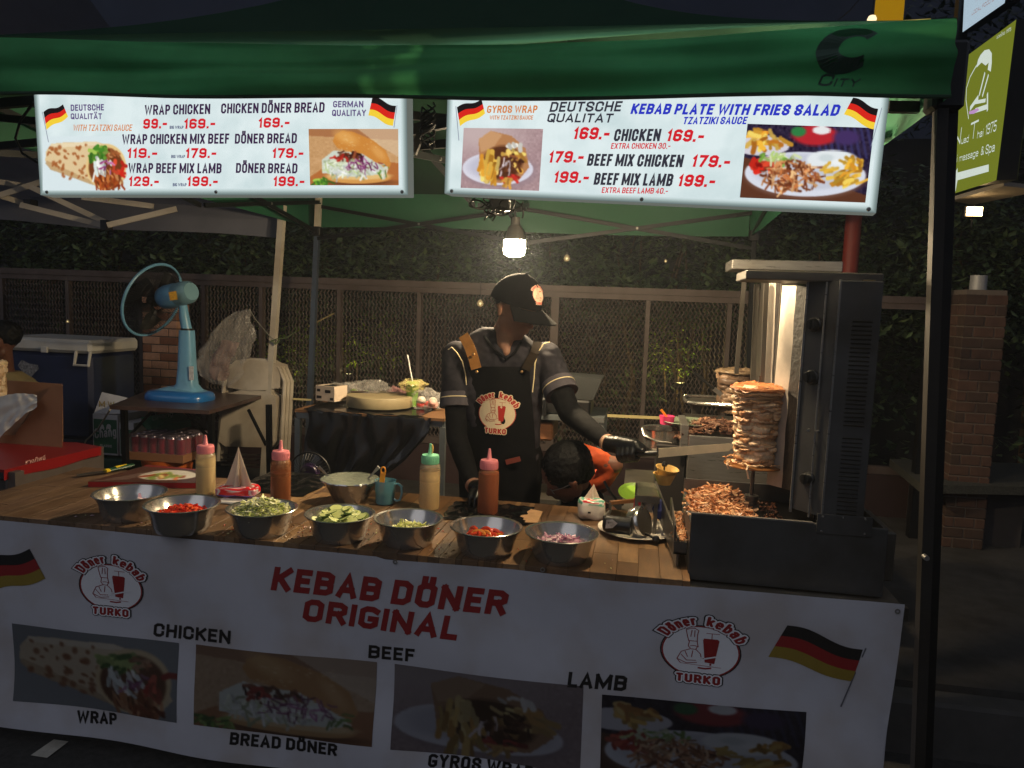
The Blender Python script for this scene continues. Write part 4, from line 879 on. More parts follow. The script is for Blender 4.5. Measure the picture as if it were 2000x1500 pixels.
thai('นวดไทย', (1760,54), (1814,48), 11, glow('lit_teal_ink', (226,238,226), .8), t, TPl, Vector((0,-1,0)), True)

# ------------------------------------------------------------------ neighbour's grey canopy at the left
M_grey = mat('grey_canopy_fabric', (120,122,134), .7, 0, .12, 5, .2, 200, translucent=.15)
nt_ = thing('canopy_tent', 'grey neighbouring canopy tent with white bars at the upper left', 'tent', (-4, 2.2, .22))
e1, e2 = P(552,466,y=2.6), P(-60,428,y=2.6)
mb = MB(); mb.grid(lambda i, j: Vector((e1.x+(e2.x-e1.x)*i, 2.6-1.9*j, e1.z+(e2.z-e1.z)*i+.18+.75*j-.12*math.sin(j*PI))), 20, 10); mb.build('roof_panel', M_grey, nt_, smooth=True)
mb = MB(); mb.grid(lambda i, j: Vector((e1.x+(e2.x-e1.x)*i, 2.6+.02*math.sin(i*12)*j, e1.z+(e2.z-e1.z)*i+.19*(1-j)+.01*math.sin(i*9))), 30, 4); mb.build('back_valance', M_grey, nt_, smooth=True)
a, b = P(548,462,y=2.55), P(531,705,y=2.55); d_ = (b-a).normalized(); mb = MB(); mb.bar(a-d_*.2, a+d_*((a.z-.22)/-d_.z), .04, .04, up=(0,1,0)); mb.build('leg', M_wpole, nt_)
for (p0, p1) in (((-20,352),(64,366)),((-20,388),(90,352)),((40,400),(200,440)),((160,385),(300,403)),((210,440),(345,408)),((-30,372),(60,402)),((60,365),(210,436))):
    mb = MB(); mb.bar(P(*p0,y=2.0), P(*p1,y=2.15), .02, .032); mb.build('truss_bar', M_wpole, nt_)
mb = MB(); q = P(208,440,y=2.1); mb.box((q.x-.02,q.y-.03,q.z-.03),(q.x+.02,q.y+.03,q.z+.03)); mb.build('truss_joint', M_black, nt_); mb = MB(); q = P(60,400,y=2.1); mb.box((q.x-.025,q.y-.03,q.z-.03),(q.x+.025,q.y+.03,q.z+.03)); mb.build('truss_joint', M_black, nt_)

# ------------------------------------------------------------------ counter: frame table, wood top, banner
cnt = thing('counter', 'long wooden topped counter carrying the bowls and sauce bottles', 'counter', (-.8, .35, 0))
XL = P(165,912,z=.8).x; XR = .172; XF = P(1768,1180,z=.78).x; YB = .69
M_wood = mat('oiled_wood', (124,82,46), .5, 0, .35, 9, .35, 120, vcol=True, stretch=(7,.9,7), dirt=.35, roughvar=.15)
mb = MB(); mb.box((XL+.02,.02,.745),(XF-.005,YB-.01,.772)); mb.build('base_board', mat('grey_board', (104,96,84), .8, 0, .3, 10, .4, dirt=.3), cnt)
for x in (XL+.08, -1.1, .0, XF-.06):
    for y in (.06, YB-.07):
        mb = MB(); mb.box((x-.02,y-.02,0),(x+.02,y+.02,.745)); mb.build('leg', M_dbar, cnt)
mb = MB(); mb.box((XL+.01,.0,.745),(XF,.018,.779)); mb.build('front_rail', mat('aluminium_edge', (90,86,80), .45, .8, .15, 10, dirt=.3), cnt)
x = XL; k = 0; M_under = mat('dark_underlay', (60,44,30), .8)
mb = MB(); mb.box((XL,.004,.7735),(XR,YB,.779)); mb.build('underlay', M_under, cnt)
board_ends = [P(660,1070,z=.8).x, P(815,1085,z=.8).x, P(235,1032,z=.8).x]
while x < XR-.004:
    wdt = min(random.choice((.018,.034,.05,.062,.075)), XR-x); y = 0.0; yo = random.uniform(.1,.4)
    if XR-x-wdt < .015: wdt = XR-x
    cuts = [0.0, yo, yo+random.uniform(.2,.35)]; cuts = [c_ for c_ in cuts if c_ < YB-.06]+[YB]
    for y0, y1 in zip(cuts[:-1], cuts[1:]):
        tone = random.choice([(122,94,66),(134,104,72),(108,80,54),(126,92,60),(100,76,54),(148,116,80),(92,68,48)] if x > -1.3 else [(118,92,70),(126,100,78),(108,84,62),(114,88,64)]); gap = .0004
        side = .002 if any(abs(x-be) < .03 for be in board_ends) else gap
        mb = MB(); mb.col = S(*tone); mb.box((x+side,y0+gap-(.0 if y0 else .004),.7795),(x+wdt-gap,y1-gap,.8+random.uniform(-.0004,.0004)), bev=.0007)
        mb.build('stave', M_wood, cnt, usecol=True)
    x += wdt
# banner
BAN = Plane((0,-.012,.5), (0,-1,0)); NB = Vector((0,-1,0))
BXL, BXR = -2.42, P(1768,1180,y=-.012).x
BZB = .072
bt_ = [(-2.4,.787),(P(740,1078,y=-.012).x,.787),(P(748,1083,y=-.012).x,.781),(P(1000,1112,y=-.012).x, P(1000,1112,y=-.012).z),(P(1200,1134,y=-.012).x, P(1200,1134,y=-.012).z),(P(1400,1150,y=-.012).x, P(1400,1150,y=-.012).z),(BXR, P(1768,1181,y=-.012).z)]
def btop(x):
    for (a, za), (b, zb_) in zip(bt_[:-1], bt_[1:]):
        if x <= b: return za+(zb_-za)*(x-a)/(b-a)
    return bt_[-1][1]
def bw(x, z):
    k = min(1, max(0, (.8-z)/.5)); s_ = .0035*math.sin(x*5.2+1+z*2)+.003*math.sin(x*9+z*11)+.0022*math.sin(z*17+x*3)
    s_ += .006*math.exp(-((x-BXR+.12)/.1)**2)*math.sin((z+x)*16)
    nn = noise.noise(Vector((x*2.2,z*3,1)))*.007
    return (s_+nn)*(.25+k)*1.5
def onban(p): return Vector((p.x, p.y-bw(p.x, p.z), p.z))
M_ban = mat('vinyl_banner', (188,188,196), .3, 0, .07, 3, 1, 5, spec=.6, dirt=.12)
M_bred = mat('banner_red_ink', (140,30,34), .4, 0, .06, 20); M_bblk = mat('banner_black_ink', (26,24,26), .4, 0, .06, 20); M_bpic = mat('banner_picture_ink', (255,255,255), .42, 0, .04, 20, vcol=True)
M_byel = mat('banner_yellow_ink', (140,118,44), .42); M_bwht = mat('banner_white_ink', (222,222,226), .4, 0, .03, 20)
ban = thing('banner', 'white vinyl kebab banner with red lettering and food pictures hanging down the counter front', 'banner', ((BXL+BXR)/2,-.012,.79))
def bfn(i, j):
    x = BXL+(BXR-BXL)*i; zt_ = btop(x); z = zt_+(BZB-zt_)*j; shrink = .03*j if i > .999 else 0
    return Vector((x-shrink*1.0, -.012-bw(x, z), z))
mb = MB(); mb.grid(lambda i, j: bfn(i, j), 220, 60); mb.build('sheet', M_ban, ban, smooth=True, ang=80)
def bt2(txt, x0, y0, x1, y1, h, m, t=.2, sl=.12): sign_text(ban, BAN, txt, (x0,y0), (x1,y1), h, m, t, sl, .0012, post=onban, N=NB)
bt2('KEBAB DÖNER', 529,1152,985,1203,48,M_bred,.25,.17); bt2('ORIGINAL', 589,1213,892,1249,46,M_bred,.25,.17)
bt2('CHICKEN', 297,1244,450,1257,27,M_bblk,.22); bt2('BEEF', 717,1288,808,1294,28,M_bblk,.22); bt2('LAMB', 1108,1340,1222,1349,31,M_bblk,.22)
bt2('WRAP', 145,1415,224,1419,25,M_bblk,.22); bt2('BREAD DÖNER', 452,1450,659,1474,26,M_bblk,.22); bt2('GYROS WRAP', 834,1500,1040,1522,27,M_bblk,.22)
def bq(*pts): return [BAN(*q_) for q_ in pts]
g_ = pic_wrap(170, 84, (140,146,152)); g_.a *= .62; pic_mesh(ban, g_, bq((22,1218),(348,1257),(349,1408),(24,1370)), M_bpic, .0012, NB, onban, desat=.35)
g_ = pic_doner(180, 86); g_.a *= .62; pic_mesh(ban, g_, bq((382,1259),(734,1296),(728,1456),(383,1411)), M_bpic, .0012, NB, onban, desat=.35)
g_ = pic_gyros(190, 90); g_.a *= .55; pic_mesh(ban, g_, bq((769,1299),(1140,1339),(1133,1510),(763,1463)), M_bpic, .0012, NB, onban, desat=.35)
p_ = pic_plate(200, 96); p_.a *= .58; pic_mesh(ban, p_, bq((1176,1355),(1575,1390),(1562,1552),(1172,1516)), M_bpic, .0012, NB, onban, desat=.35)
flag_mesh(ban, BAN, (-40,1096), (57,1072), (88,1130), (-20,1158), [M_bblk, M_bred, M_byel], None, NB, M_bblk, .0016, onban)
flag_mesh(ban, BAN, (1538,1222), (1684,1267), (1664,1332), (1501,1284), [M_bblk, M_bred, M_byel], ((1690,1264),(1644,1384)), NB, mat('banner_grey_ink', (96,96,104), .4), .0016, onban)
for (u, v, s_) in ((215,1147,124),(1368,1271,136)):
    c = BAN(u, v); logo(ban, c, Vector((1.35,0,0)), Vector((0,0,1)), NB, pxm(s_, c), M_bred, M_bwht, M_bblk, .0014, onban)
for (u, v) in ((1753,1194),(772,1097),(1060,1112)):
    c = onban(BAN(u, v)); mb = MB(); mb.lathe([(.004,.0005),(.007,.001),(.007,.003),(.004,.003)], c, 14, axis=NB); mb.build('eyelet', M_steel, ban, smooth=True)

# ------------------------------------------------------------------ steel bowls with salad
ZC = .8005
def bowl_proto():
    t = thing('steel_bowl', 'x', 'bowl', (0,0,0), 'steel bowls of salad along the counter')
    R, H = .118, .083; b_ = .082
    pr = [(0,.002),(b_-.006,.002),(b_-.002,0),(b_,.003),(b_+.008,.02),(R-.02,H-.028),(R-.012,H-.012),(R-.008,H-.003),(R-.001,H-.001),(R,H+.0015),(R-.002,H+.003),(R-.01,H+.0005),(R-.0145,H-.012),(R-.0225,H-.028),(R-.026,H-.033),(b_+.005,.02),(b_-.004,.006),(0,.005)]
    m = MB(); m.lathe(pr, (0,0,0), 56); m.build('bowl_wall', M_bowl, t, smooth=True, ang=50); return t
bspec = [(254,962,1.0,'sliced onion ends'),(356,984,1.0,'red chopped tomato'),(512,992,.96,'pale shredded cabbage'),(664,1003,.95,'cucumber slices'),(798,1012,.94,'a little shredded cabbage'),(950,1028,.96,'a few tomato wedges'),(1097,1040,.96,'sliced red onion')]
labs = ['steel bowl with a few onion ends, standing before the flat picture box','steel bowl holding red chopped tomato, overlapping the onion bowl','steel bowl heaped with pale green shredded cabbage','steel bowl of cucumber slices in front of the foil covered bowl','steel bowl almost empty but for some shredded cabbage','steel bowl with a few tomato wedges before the red sauce bottle','steel bowl of sliced red onion before the tissue pack']
bp0 = bowl_proto(); BW = []
for k, ((u, v, s_, _), lab) in enumerate(zip(bspec, labs)):
    o = bp0 if k == 0 else copy_tree(bp0)
    c = P(u, v, z=ZC+.083*s_)   # centre of the rim
    o.location = (c.x, c.y, ZC); o.scale = (s_*.98, s_*.98, s_); o.rotation_euler.z = k*1.3; o['label'] = lab; BW.append(Vector((c.x, c.y, ZC)))
def chips(n, c, rad, base, top, cols, ln, wd, th=.0012, curl=.5, flat=.5, side=(0,0), inb=None):
    """a heap of bent little strips"""
    mb = MB()
    for _ in range(n):
        r = rad*math.sqrt(random.random()); a = random.random()*2*PI; x, y = c.x+math.cos(a)*r+side[0], c.y+math.sin(a)*r*.9+side[1]
        hz = base+(top-base)*(1-(r/rad)**2)*random.uniform(.55,1.05)
        if inb is not None:
            q_ = Vector((x-inb.x, y-inb.y)); rm = .07+.24*hz-ln*.25+(.03 if hz > .085 else 0)
            if q_.length > rm: q_ *= rm*random.uniform(.8,1)/q_.length; x, y = inb.x+q_.x, inb.y+q_.y
        l = ln*random.uniform(.5,1.3); w_ = wd*random.uniform(.6,1.3); az = random.random()*2*PI; el = random.uniform(-flat, flat)
        d = Vector((math.cos(az)*math.cos(el), math.sin(az)*math.cos(el), math.sin(el))); s_ = d.cross(Vector((random.uniform(-.5,.5),random.uniform(-.5,.5),1))).normalized(); n_ = s_.cross(d)
        cc = random.choice(cols); k = random.uniform(.8,1.15); mb.col = tuple(np.clip(np.array(S(*cc))*k, 0, 1)); cu = random.uniform(-curl, curl)
        prev = None; p0 = Vector((x,y,c.z+hz))
        for j in range(4):
            t_ = j/3-.5; p = p0+d*(l*t_)+n_*(cu*l*(t_*t_-.08)); ww = w_*(.55 if j in (0,3) else 1)/2
            cur = [mb.vert(p+s_*ww+n_*th/2), mb.vert(p-s_*ww+n_*th/2), mb.vert(p-s_*ww-n_*th/2), mb.vert(p+s_*ww-n_*th/2)]
            if prev:
                for q_ in range(4): mb.face((prev[q_], prev[(q_+1)%4], cur[(q_+1)%4], cur[q_]))
            else: mb.face(cur[::-1])
            prev = cur
        mb.face(prev)
    return mb
M_veg = mat('cut_vegetable', (255,255,255), .35, 0, .1, 60, vcol=True, translucent=.12)
M_meat = mat('cooked_meat', (255,255,255), .42, 0, .22, 90, .6, 160, vcol=True, roughvar=.15)
def heap(name, lab, cat, mb, m=None): o = mb.build(name, m or M_veg, usecol=True, smooth=True, ang=50); return tag(o, lab, cat, kind='stuff')
b0 = BW
heap('chopped_onion', 'few lilac onion pieces at the right side of the leftmost bowl', 'onion', chips(70, b0[0]+Vector((.035,.015,0)), .05, .012, .066, [(214,170,190),(190,140,170),(226,200,208)], .034, .013, .002, inb=b0[0]))
heap('chopped_tomato', 'red chopped tomato filling the second bowl from the left', 'tomato', chips(600, b0[1]+Vector((.004,0,0)), .095, .036, .074, [(214,58,30),(226,90,48),(196,40,24)], .028, .011, .004, inb=b0[1]))
heap('shredded_cabbage', 'pale green shredded cabbage heaped over the third bowl', 'cabbage', chips(1300, b0[2], .1, .045, .108, [(212,214,140),(228,228,172),(190,202,112),(236,236,200)], .036, .008, .0012, inb=b0[2]))
heap('shredded_cabbage', 'thin layer of shredded cabbage in the nearly empty bowl before the mug', 'cabbage', chips(420, b0[4]+Vector((.005,0,0)), .08, .028, .062, [(216,218,130),(230,230,160),(190,200,96)], .03, .006, .0012, inb=b0[4]))
heap('sliced_onion', 'sliced red onion lying in the rightmost bowl', 'onion', chips(700, b0[6], .085, .03, .066, [(222,180,190),(206,150,170),(232,208,208),(160,84,124)], .032, .007, .0018, .9, inb=b0[6]))
cu = thing('sliced_cucumber', 'pale green cucumber slices piled in the fourth bowl', 'cucumber', b0[3]); M_cu = mat('cucumber_flesh', (206,214,140), .35, 0, .15, 60, translucent=.15); M_cur = mat('cucumber_skin', (92,120,50), .45)
for k in range(60):
    r = .08*math.sqrt(random.random()); a = random.random()*2*PI; x, y = b0[3].x+math.cos(a)*r*.95, b0[3].y+math.sin(a)*r*.9
    if r < .02 and k % 3: continue
    z = ZC+.042+.036*(1-(r/.1)**2)+random.uniform(-.006,.01)+.01*(random.random() < .4); ax = Vector((random.uniform(-.6,.6), random.uniform(-.8,.3), 1)).normalized(); R = random.uniform(.016,.021); m = MB()
    m.cur = 0; m.lathe([(0,.0012),(R*.93,.0012)], (x,y,z), 18, axis=ax); m.lathe([(R*.93,-.0012),(0,-.0012)], (x,y,z), 18, axis=ax); m.cur = 1; m.lathe([(R*.93,.0012),(R,.0008),(R,-.0008),(R*.93,-.0012)], (x,y,z), 18, axis=ax); m.build('cucumber_slice', [M_cu, M_cur], cu, smooth=True)
to = thing('tomato_wedges', 'few orange red tomato wedges in the sixth bowl', 'tomato', b0[5]); M_to = mat('tomato_flesh', (214,66,34), .25, 0, .15, 40, translucent=.12); M_to2 = mat('tomato_orange', (226,140,60), .25, 0, .15, 40, translucent=.12)
for k in range(20):
    a = random.random()*2*PI; r = .05*math.sqrt(random.random()); c = b0[5]+Vector((math.cos(a)*r-.005, math.sin(a)*r, .034+.02*random.random())); az = random.random()*PI; tl = random.uniform(.2,.9) if k % 3 else 1.1
    m = MB(); pts = []; 
    for j in range(8):
        th = PI*(j/7); q_ = Vector((math.cos(th)*.024, 0, math.sin(th)*.017)); q_ = Matrix.Rotation(az,3,'Z')@Matrix.Rotation(tl,3,'X')@q_; pts.append(c+q_)
    m.tube(pts, [.001,.004,.006,.0068,.0068,.006,.004,.001], 7); m.build('tomato_wedge', M_to2 if k % 4 == 0 else M_to, to, smooth=True)

# ------------------------------------------------------------------ squeeze bottles
def bottle(lab, u, v, sauce, saucer, capm, s=1.0, fill=.7, bodytint=(214,196,160), drip=None, tilt=0):
    c = P(u, v, z=ZC); t = thing('sauce_bottle', lab, 'sauce bottle', c, 'squeeze bottles on the counter')
    R, H = .037*s, .17*s; pr = [(0,.001),(R*.93,.001),(R,.006),(R*.99,H*.5),(R,H*.86),(R*.98,H*.9),(R*.9,H*.955),(R*.74,H*.985),(R*.72,H)]
    m = MB(); m.lathe(pr, c, 40); m.build('bottle_body', mat('squeeze_bottle_'+saucer, bodytint, .22, 0, .05, 20, alpha=.34 if fill < .95 else .4, coat=.3), t, smooth=True)
    pr = [(0,.004),(R*.9,.004),(R*.955,.01),(R*.95,H*fill),(R*.9,H*fill+.001),(0,H*fill-.003)]
    m = MB(); m.lathe(pr, c, 32, wob=lambda a, r, z: 1); m.build('sauce', mat('sauce_'+saucer, sauce, .45, 0, .15, 30), t, smooth=True)
    if fill < .9:
        m = MB(); m.lathe([(R*.965,H*fill*.9),(R*.968,H*(fill+.11)),(R*.965,H*(fill+.15))], c, 40, wob=lambda a, r, z: 1); m.build('sauce_smear', mat('smear_'+saucer, [min(255,x_*1.05+10) for x_ in sauce], .5, alpha=.55), t, smooth=True)
    cr = .0315*s; z0 = H-.004
    m = MB(); m.lathe([(cr*.98,z0),(cr,z0+.002),(cr*.985,z0+.026*s),(cr*.93,z0+.031*s),(.011*s,z0+.033*s),(.0085*s,z0+.036*s),(.0045*s,z0+.069*s),(.0035*s,z0+.07*s),(.001,z0+.07*s)], c, 36)
    for k in range(28):
        a = 2*PI*k/28; q = Vector((math.cos(a)*cr*.997, math.sin(a)*cr*.997, 0)); m.bar(c+q+Vector((0,0,z0+.003)), c+q+Vector((0,0,z0+.024*s)), .0016, .0016)
    m.build('nozzle_cap', capm, t, smooth=True)
    if drip:
        m = MB(); m.tube([c+Vector((.005,0,z0+.068*s)), c+Vector((.009,-.004,z0+.06*s)), c+Vector((.0095,-.004,z0+.045*s)), c+Vector((.007,-.006,z0+.036*s))], [.003,.0035,.003,.002], 8); m.build('drip', mat('smear_'+saucer, sauce, .4), t, smooth=True)
    return t
M_pcap = mat('pink_cap', (218,130,136), .45, 0, .05, 30); M_gcap = mat('mint_cap', (120,196,156), .45, 0, .05, 30)
bottle('pink capped bottle of pale cream sauce beside the flat picture box', 402, 966, (192,166,104), 'cream', M_pcap, .96, .74)
bottle('pink capped bottle of dark red sauce right of the paper tissue pack', 548, 982, (86,28,16), 'chilli', M_pcap, .98, .68, (190,120,70))
bottle('mint green capped bottle of pale yellow sauce near the blue mug', 838, 994, (214,176,104), 'garlic', M_gcap, 1.02, .68, drip=True)
bottle('pink capped bottle full of brown red sauce in front of the cook', 952, 1006, (128,52,30), 'tomato', M_pcap, 1.02, .9, (190,120,80))

# ------------------------------------------------------------------ left half of the counter
def flatbox(name, lab, cat, tl, tr, br, bl, h, topm, sidem):
    q = [P(*p_, z=ZC+h) for p_ in (tl, tr, br, bl)]; t = thing(name, lab, cat, (q[0]+q[2])/2-Vector((0,0,h)))
    m = MB(); m.poly([q[3],q[2],q[1],q[0]]); m.build('printed_top', topm, t)
    m = MB()
    for k in range(4):
        a, b = q[k], q[(k+1)%4]; m.poly([b, a, a-Vector((0,0,h)), b-Vector((0,0,h))])
    m.build('side', sidem, t); return t, q
fb, q = flatbox('picture_box', 'flat red and brown box printed with a plate of food lying under the bottles', 'box', (290,908), (420,920), (400,944), (172,941), .02, mat('brown_print', (84,52,42), .25, 0, .3, 12, coat=.3), mat('red_box_side', (150,24,26), .4))
pb_ = Paint(110, 60, (86,54,44)); pb_.line([(0,.06),(1,.02)], .03, (150,34,36)); pb_.ell(.55, .5, .3, .34, (222,214,200), soft=.06); pb_.ell(.97, .4, .13, .22, (214,206,192), soft=.06)
pb_.bits(24, .55, .5, .17, .2, [(186,84,44),(206,120,70),(160,180,90),(226,200,130)], .16, .05)
for k in range(6): pb_.line([(.04+.03*k,.95-.09*k),(.26+.02*k,.8-.09*k)], .012, (160,140,130))
pic_mesh(fb, pb_, [q[0], q[1], q[2], q[3]], mat('printed_card', (255,255,255), .3, vcol=True, coat=.2), .0006, Vector((0,0,1)), name='printed_food')
kn = thing('utility_knife', 'knife with yellow and green handle lying at the left end of the counter', 'knife', P(235,915,z=ZC))
a, b, c = P(150,928,z=ZC+.01), P(206,920,z=ZC+.012), P(260,908,z=ZC+.016)
m = MB(); m.bar(a, b, .03, .0012); m.build('blade', M_dsteel, kn)
m = MB(); m.tube([b-(c-b)*.02, b+(c-b)*.12], .014, 10, sx=.6); m.tube([b+(c-b)*.35+Vector((0,0,.003)), b+(c-b)*.75+Vector((0,0,.004))], [.011,.008], 10, sx=.8); m.build('handle_inset', mat('yellow_plastic', (206,176,40), .4), kn, smooth=True)
m = MB(); m.tube([b+(c-b)*.1, b+(c-b)*.3, b+(c-b)*.7, c], [.013,.014,.0155,.011], 12, sx=.6); m.build('handle', mat('green_plastic', (24,64,40), .4), kn, smooth=True)
# cling film bags of tissue
def softpack(name, lab, c, w_, d_, h_, m0, stripes, yaw=0, tent_h=.1, tent_w=.06, tdir=0):
    t = thing(name, lab, 'tissues', c); R_ = Matrix.Rotation(yaw, 3, 'Z')
    def fn(i, j):
        th = 2*PI*i; ph = PI*(j-.5); e1_ = lambda v: math.copysign(abs(v)**.45, v)
        p = Vector((w_/2*e1_(math.cos(ph))*e1_(math.cos(th)), d_/2*e1_(math.cos(ph))*e1_(math.sin(th)), h_/2*e1_(math.sin(ph))+h_/2))
        p += Vector((1,1,1))*(.006*noise.noise(p*28+Vector(c))); return Vector(c)+R_@p
    def cf(i, j):
        k = stripes(i, j); return S(*k)
    m = MB(); m.grid(fn, 64, 28, colfn=cf); m.build('wrapper', m0, t, usecol=True, smooth=True, ang=80)
    # pulled tissue: folded cone of paper with creases
    m = MB(); apex = Vector(c)+Vector((tdir, 0, h_+tent_h)); n_ = 12
    def tf(i, j):
        a = 2*PI*i; rr = tent_w*(.62+.38*math.cos(4*a))*(j**1.05); base = Vector(c)+R_@Vector((math.cos(a)*rr, math.sin(a)*rr*.5, 0)); return Vector((base.x, base.y, h_-.004+tent_h*(1-j)+c[2]))+Vector((tdir*(1-j),0,0))
    m.grid(tf, 40, 10); m.build('tissue', M_tissue, t, smooth=True, ang=20); return t
M_wrap = mat('glossy_wrapper', (255,255,255), .16, 0, .05, 20, .6, 40, vcol=True, coat=.5)
def st1(i, j):
    if j < .4: return (112,84,170) if j > .25 else (200,90,130)
    k = noise.noise(Vector((i*9, j*5, 0))); return (214,38,46) if k > -.05 else ((226,216,214) if k > -.3 else (206,120,140))
c = P(466,966,z=ZC+.012); softpack('tissue_pack', 'red and purple tissue pack with a white tissue peak, between two bottles', c, .15, .095, .036, M_wrap, st1, .1, .15, .052)
m = MB(); q_ = P(462,982,z=ZC); m.box((q_.x-.07,q_.y-.03,ZC),(q_.x+.09,q_.y+.07,ZC+.008), bev=.004); tag(m.build('serving_tray', mat('white_plastic', (200,198,196), .35), smooth=True), 'white plastic tray under the red and purple tissue pack', 'tray')
# foil covered bowl with two spoons
c = P(684,978,z=ZC); fbw = thing('foil_bowl', 'steel bowl wrapped in crumpled foil behind the cucumber bowl', 'bowl', c)
def cr(a, r, z): return 1+.035*noise.noise(Vector((math.cos(a)*5, math.sin(a)*5, z*30)))+.02*math.sin(a*17+z*60)
m = MB(); m.lathe([(.055,0),(.062,.01),(.085,.05),(.1,.078),(.109,.082),(.107,.086)], c, 90, wob=cr); m.build('foil_wrap', M_foil, fbw, smooth=True, ang=25)
m = MB(); m.lathe([(.108,.0845),(.095,.0875),(.06,.088),(.03,.086),(0,.087)], c, 70, wob=lambda a, r, z: 1+.02*math.sin(a*9)); m.build('foil_cover', mat('foil_green_reflection', (168,176,160), .25, .5, .3, 20, 1, 24), fbw, smooth=True, ang=60)  # green reflection mixed into the silver foil colour
for (a_, b_, lab) in (((622,912),(650,938),'left spoon handle sticking out of the foil covered bowl'),((740,912),(716,938),'right spoon handle sticking out of the foil covered bowl')):
    A_, B_ = P(*a_, y=c.y), P(*b_, y=c.y+.01); m = MB(); m.tube([B_+(B_-A_)*.6, B_, A_.lerp(B_,.5), A_], [.003,.003,.0035,.0075], 8, sx=.3, up=(0,-1,0)); tag(m.build('spoon', M_steel, smooth=True), lab, 'spoon')
# blue mug with orange spoon
c = P(752,984,z=ZC); mg = thing('mug', 'translucent blue plastic mug half filled with green sauce', 'mug', c); M_mug = mat('blue_translucent_plastic', (104,168,186), .3, 0, .05, 20, alpha=.62, coat=.3)
m = MB(); m.lathe([(0,.002),(.031,.002),(.034,.006),(.0385,.088),(.0395,.09),(.0378,.0895),(.033,.008),(0,.005)], c, 40); m.build('cup', M_mug, mg, smooth=True)
m = MB(); m.lathe([(0,.006),(.0325,.007),(.0352,.043),(0,.043)], c, 32); m.build('sauce', mat('green_sauce', (96,134,84), .5, 0, .1, 20), mg, smooth=True)
m = MB(); m.tube([c+Vector((.037,-.005,.078)), c+Vector((.05,-.006,.081)), c+Vector((.064,-.007,.072)), c+Vector((.066,-.007,.045)), c+Vector((.06,-.007,.022)), c+Vector((.047,-.006,.016)), c+Vector((.036,-.004,.022))], .0042, 10); m.build('handle', M_mug, mg, smooth=True)
A_, B_ = P(749,915,y=c.y), P(745,950,y=c.y); m = MB(); 
hw = pxm(6,A_); dd = (B_-A_).normalized(); m.bar(A_+dd*.014, B_+dd*.06, hw*1.7, .003, up=(0,-1,0))
ringp = [A_+dd*.008+Vector((math.cos(k*PI/6)*hw*.75,0,math.sin(k*PI/6)*hw*1.15)) for k in range(13)]; m.tube(ringp, .0028, 6); tag(m.build('spoon', mat('orange_plastic', (232,150,34), .4), smooth=True), 'orange plastic spoon standing in the blue mug', 'spoon')
# black bin-bag cloth patches on the counter
def crumple(name, lab, cat, u0, v0, u1, v1, m_, hgt=.02, kind=None, seed=0):
    a, b = P(u0, (v0+v1)/2, z=ZC), P(u1, (v0+v1)/2, z=ZC); ya, yb = P((u0+u1)/2, v1, z=ZC).y, P((u0+u1)/2, v0, z=ZC).y
    def fn(i, j):
        x = a.x+(b.x-a.x)*i; y = ya+(yb-ya)*j; x += .02*noise.noise(Vector((j*4,seed,0))); y += .02*noise.noise(Vector((i*5,seed,3)))
        n_ = noise.noise(Vector((x*22,y*22,seed)))+.5*noise.noise(Vector((x*55,y*55,seed))); e_ = min(1, 6*min(i,1-i,j,1-j)); return Vector((x,y,ZC+.003+max(0,(.5+.5*n_))*hgt*e_))
    mb_ = MB(); mb_.grid(fn, 44, 30); return tag(mb_.build(name, m_, smooth=True, ang=60), lab, cat)
crumple('bin_bag_sheet', 'crumpled black plastic sheet on the counter behind the dark sauce bottle', 'plastic', 478, 922, 640, 968, M_binbag, .016, seed=2)
crumple('black_cloth', 'crumpled black plastic under the cook\'s resting hand', 'plastic', 868, 985, 1040, 1022, M_binbag, .022, seed=5)
m = MB(); q_ = [P(*p_, z=ZC+.004) for p_ in ((1022,992),(1060,1000),(1050,1022),(1010,1020))]; m.prism([q_[3],q_[2],q_[1],q_[0]], (0,0,.002)); tag(m.build('paper_scrap', mat('greasy_paper', (190,150,110), .5, 0, .2, 30)), 'greasy scrap of paper on the counter behind the onion bowl', 'paper')
# second tissue pack (carton-like, standing)
def st2(i, j):
    if j > .55:
        k = math.sin(i*21)+math.sin(j*30+i*9); return (206,44,40) if k > .5 else ((96,170,140) if k < -.5 else (226,222,212))
    return (214,204,190)
c = P(1154,1012,z=ZC); softpack('tissue_pack', 'white tissue pack with red and teal pattern beside the electric meat slicer', c, .095, .08, .075, M_wrap, st2, .25, .055, .03, .005)
m = MB(); q_ = P(1151,1001,y=c.y-.045); m.box((q_.x-.005,q_.y-.003,q_.z-.003),(q_.x+.005,q_.y,q_.z+.003)); tag(m.build('price_tag', M_black), 'tiny black tag on the front of the white tissue pack', 'tag')
# white plate with electric slicer
c = P(1243,1040,z=ZC); m = MB(); m.lathe([(0,.003),(.085,.003),(.09,.001),(.098,.004),(.128,.014),(.131,.0165),(.125,.017),(.095,.008),(.085,.006),(0,.006)], c, 56); tag(m.build('plate', mat('white_ceramic', (214,206,192), .25, coat=.3), smooth=True), 'white oval edged plate under the electric meat slicer', 'plate')
sl_ = thing('electric_slicer', 'handheld electric kebab slicer with black grip and round steel blade guard', 'meat slicer', c)
A_, B_ = P(1180,1022,z=ZC+.045), P(1232,1028,z=ZC+.045)
m = MB(); dv = (B_-A_).normalized(); m.tube([A_-dv*.004, A_, A_+dv*.012, B_-dv*.01, B_], [.014,.024,.028,.029,.031], 24); m.build('grip', M_black, sl_, smooth=True, ang=60)
wd_ = P(1262,1012,z=ZC+.06); ax = Vector((.86,-.42,.3)).normalized()
cc_ = P(1252,1020,z=ZC+.05)
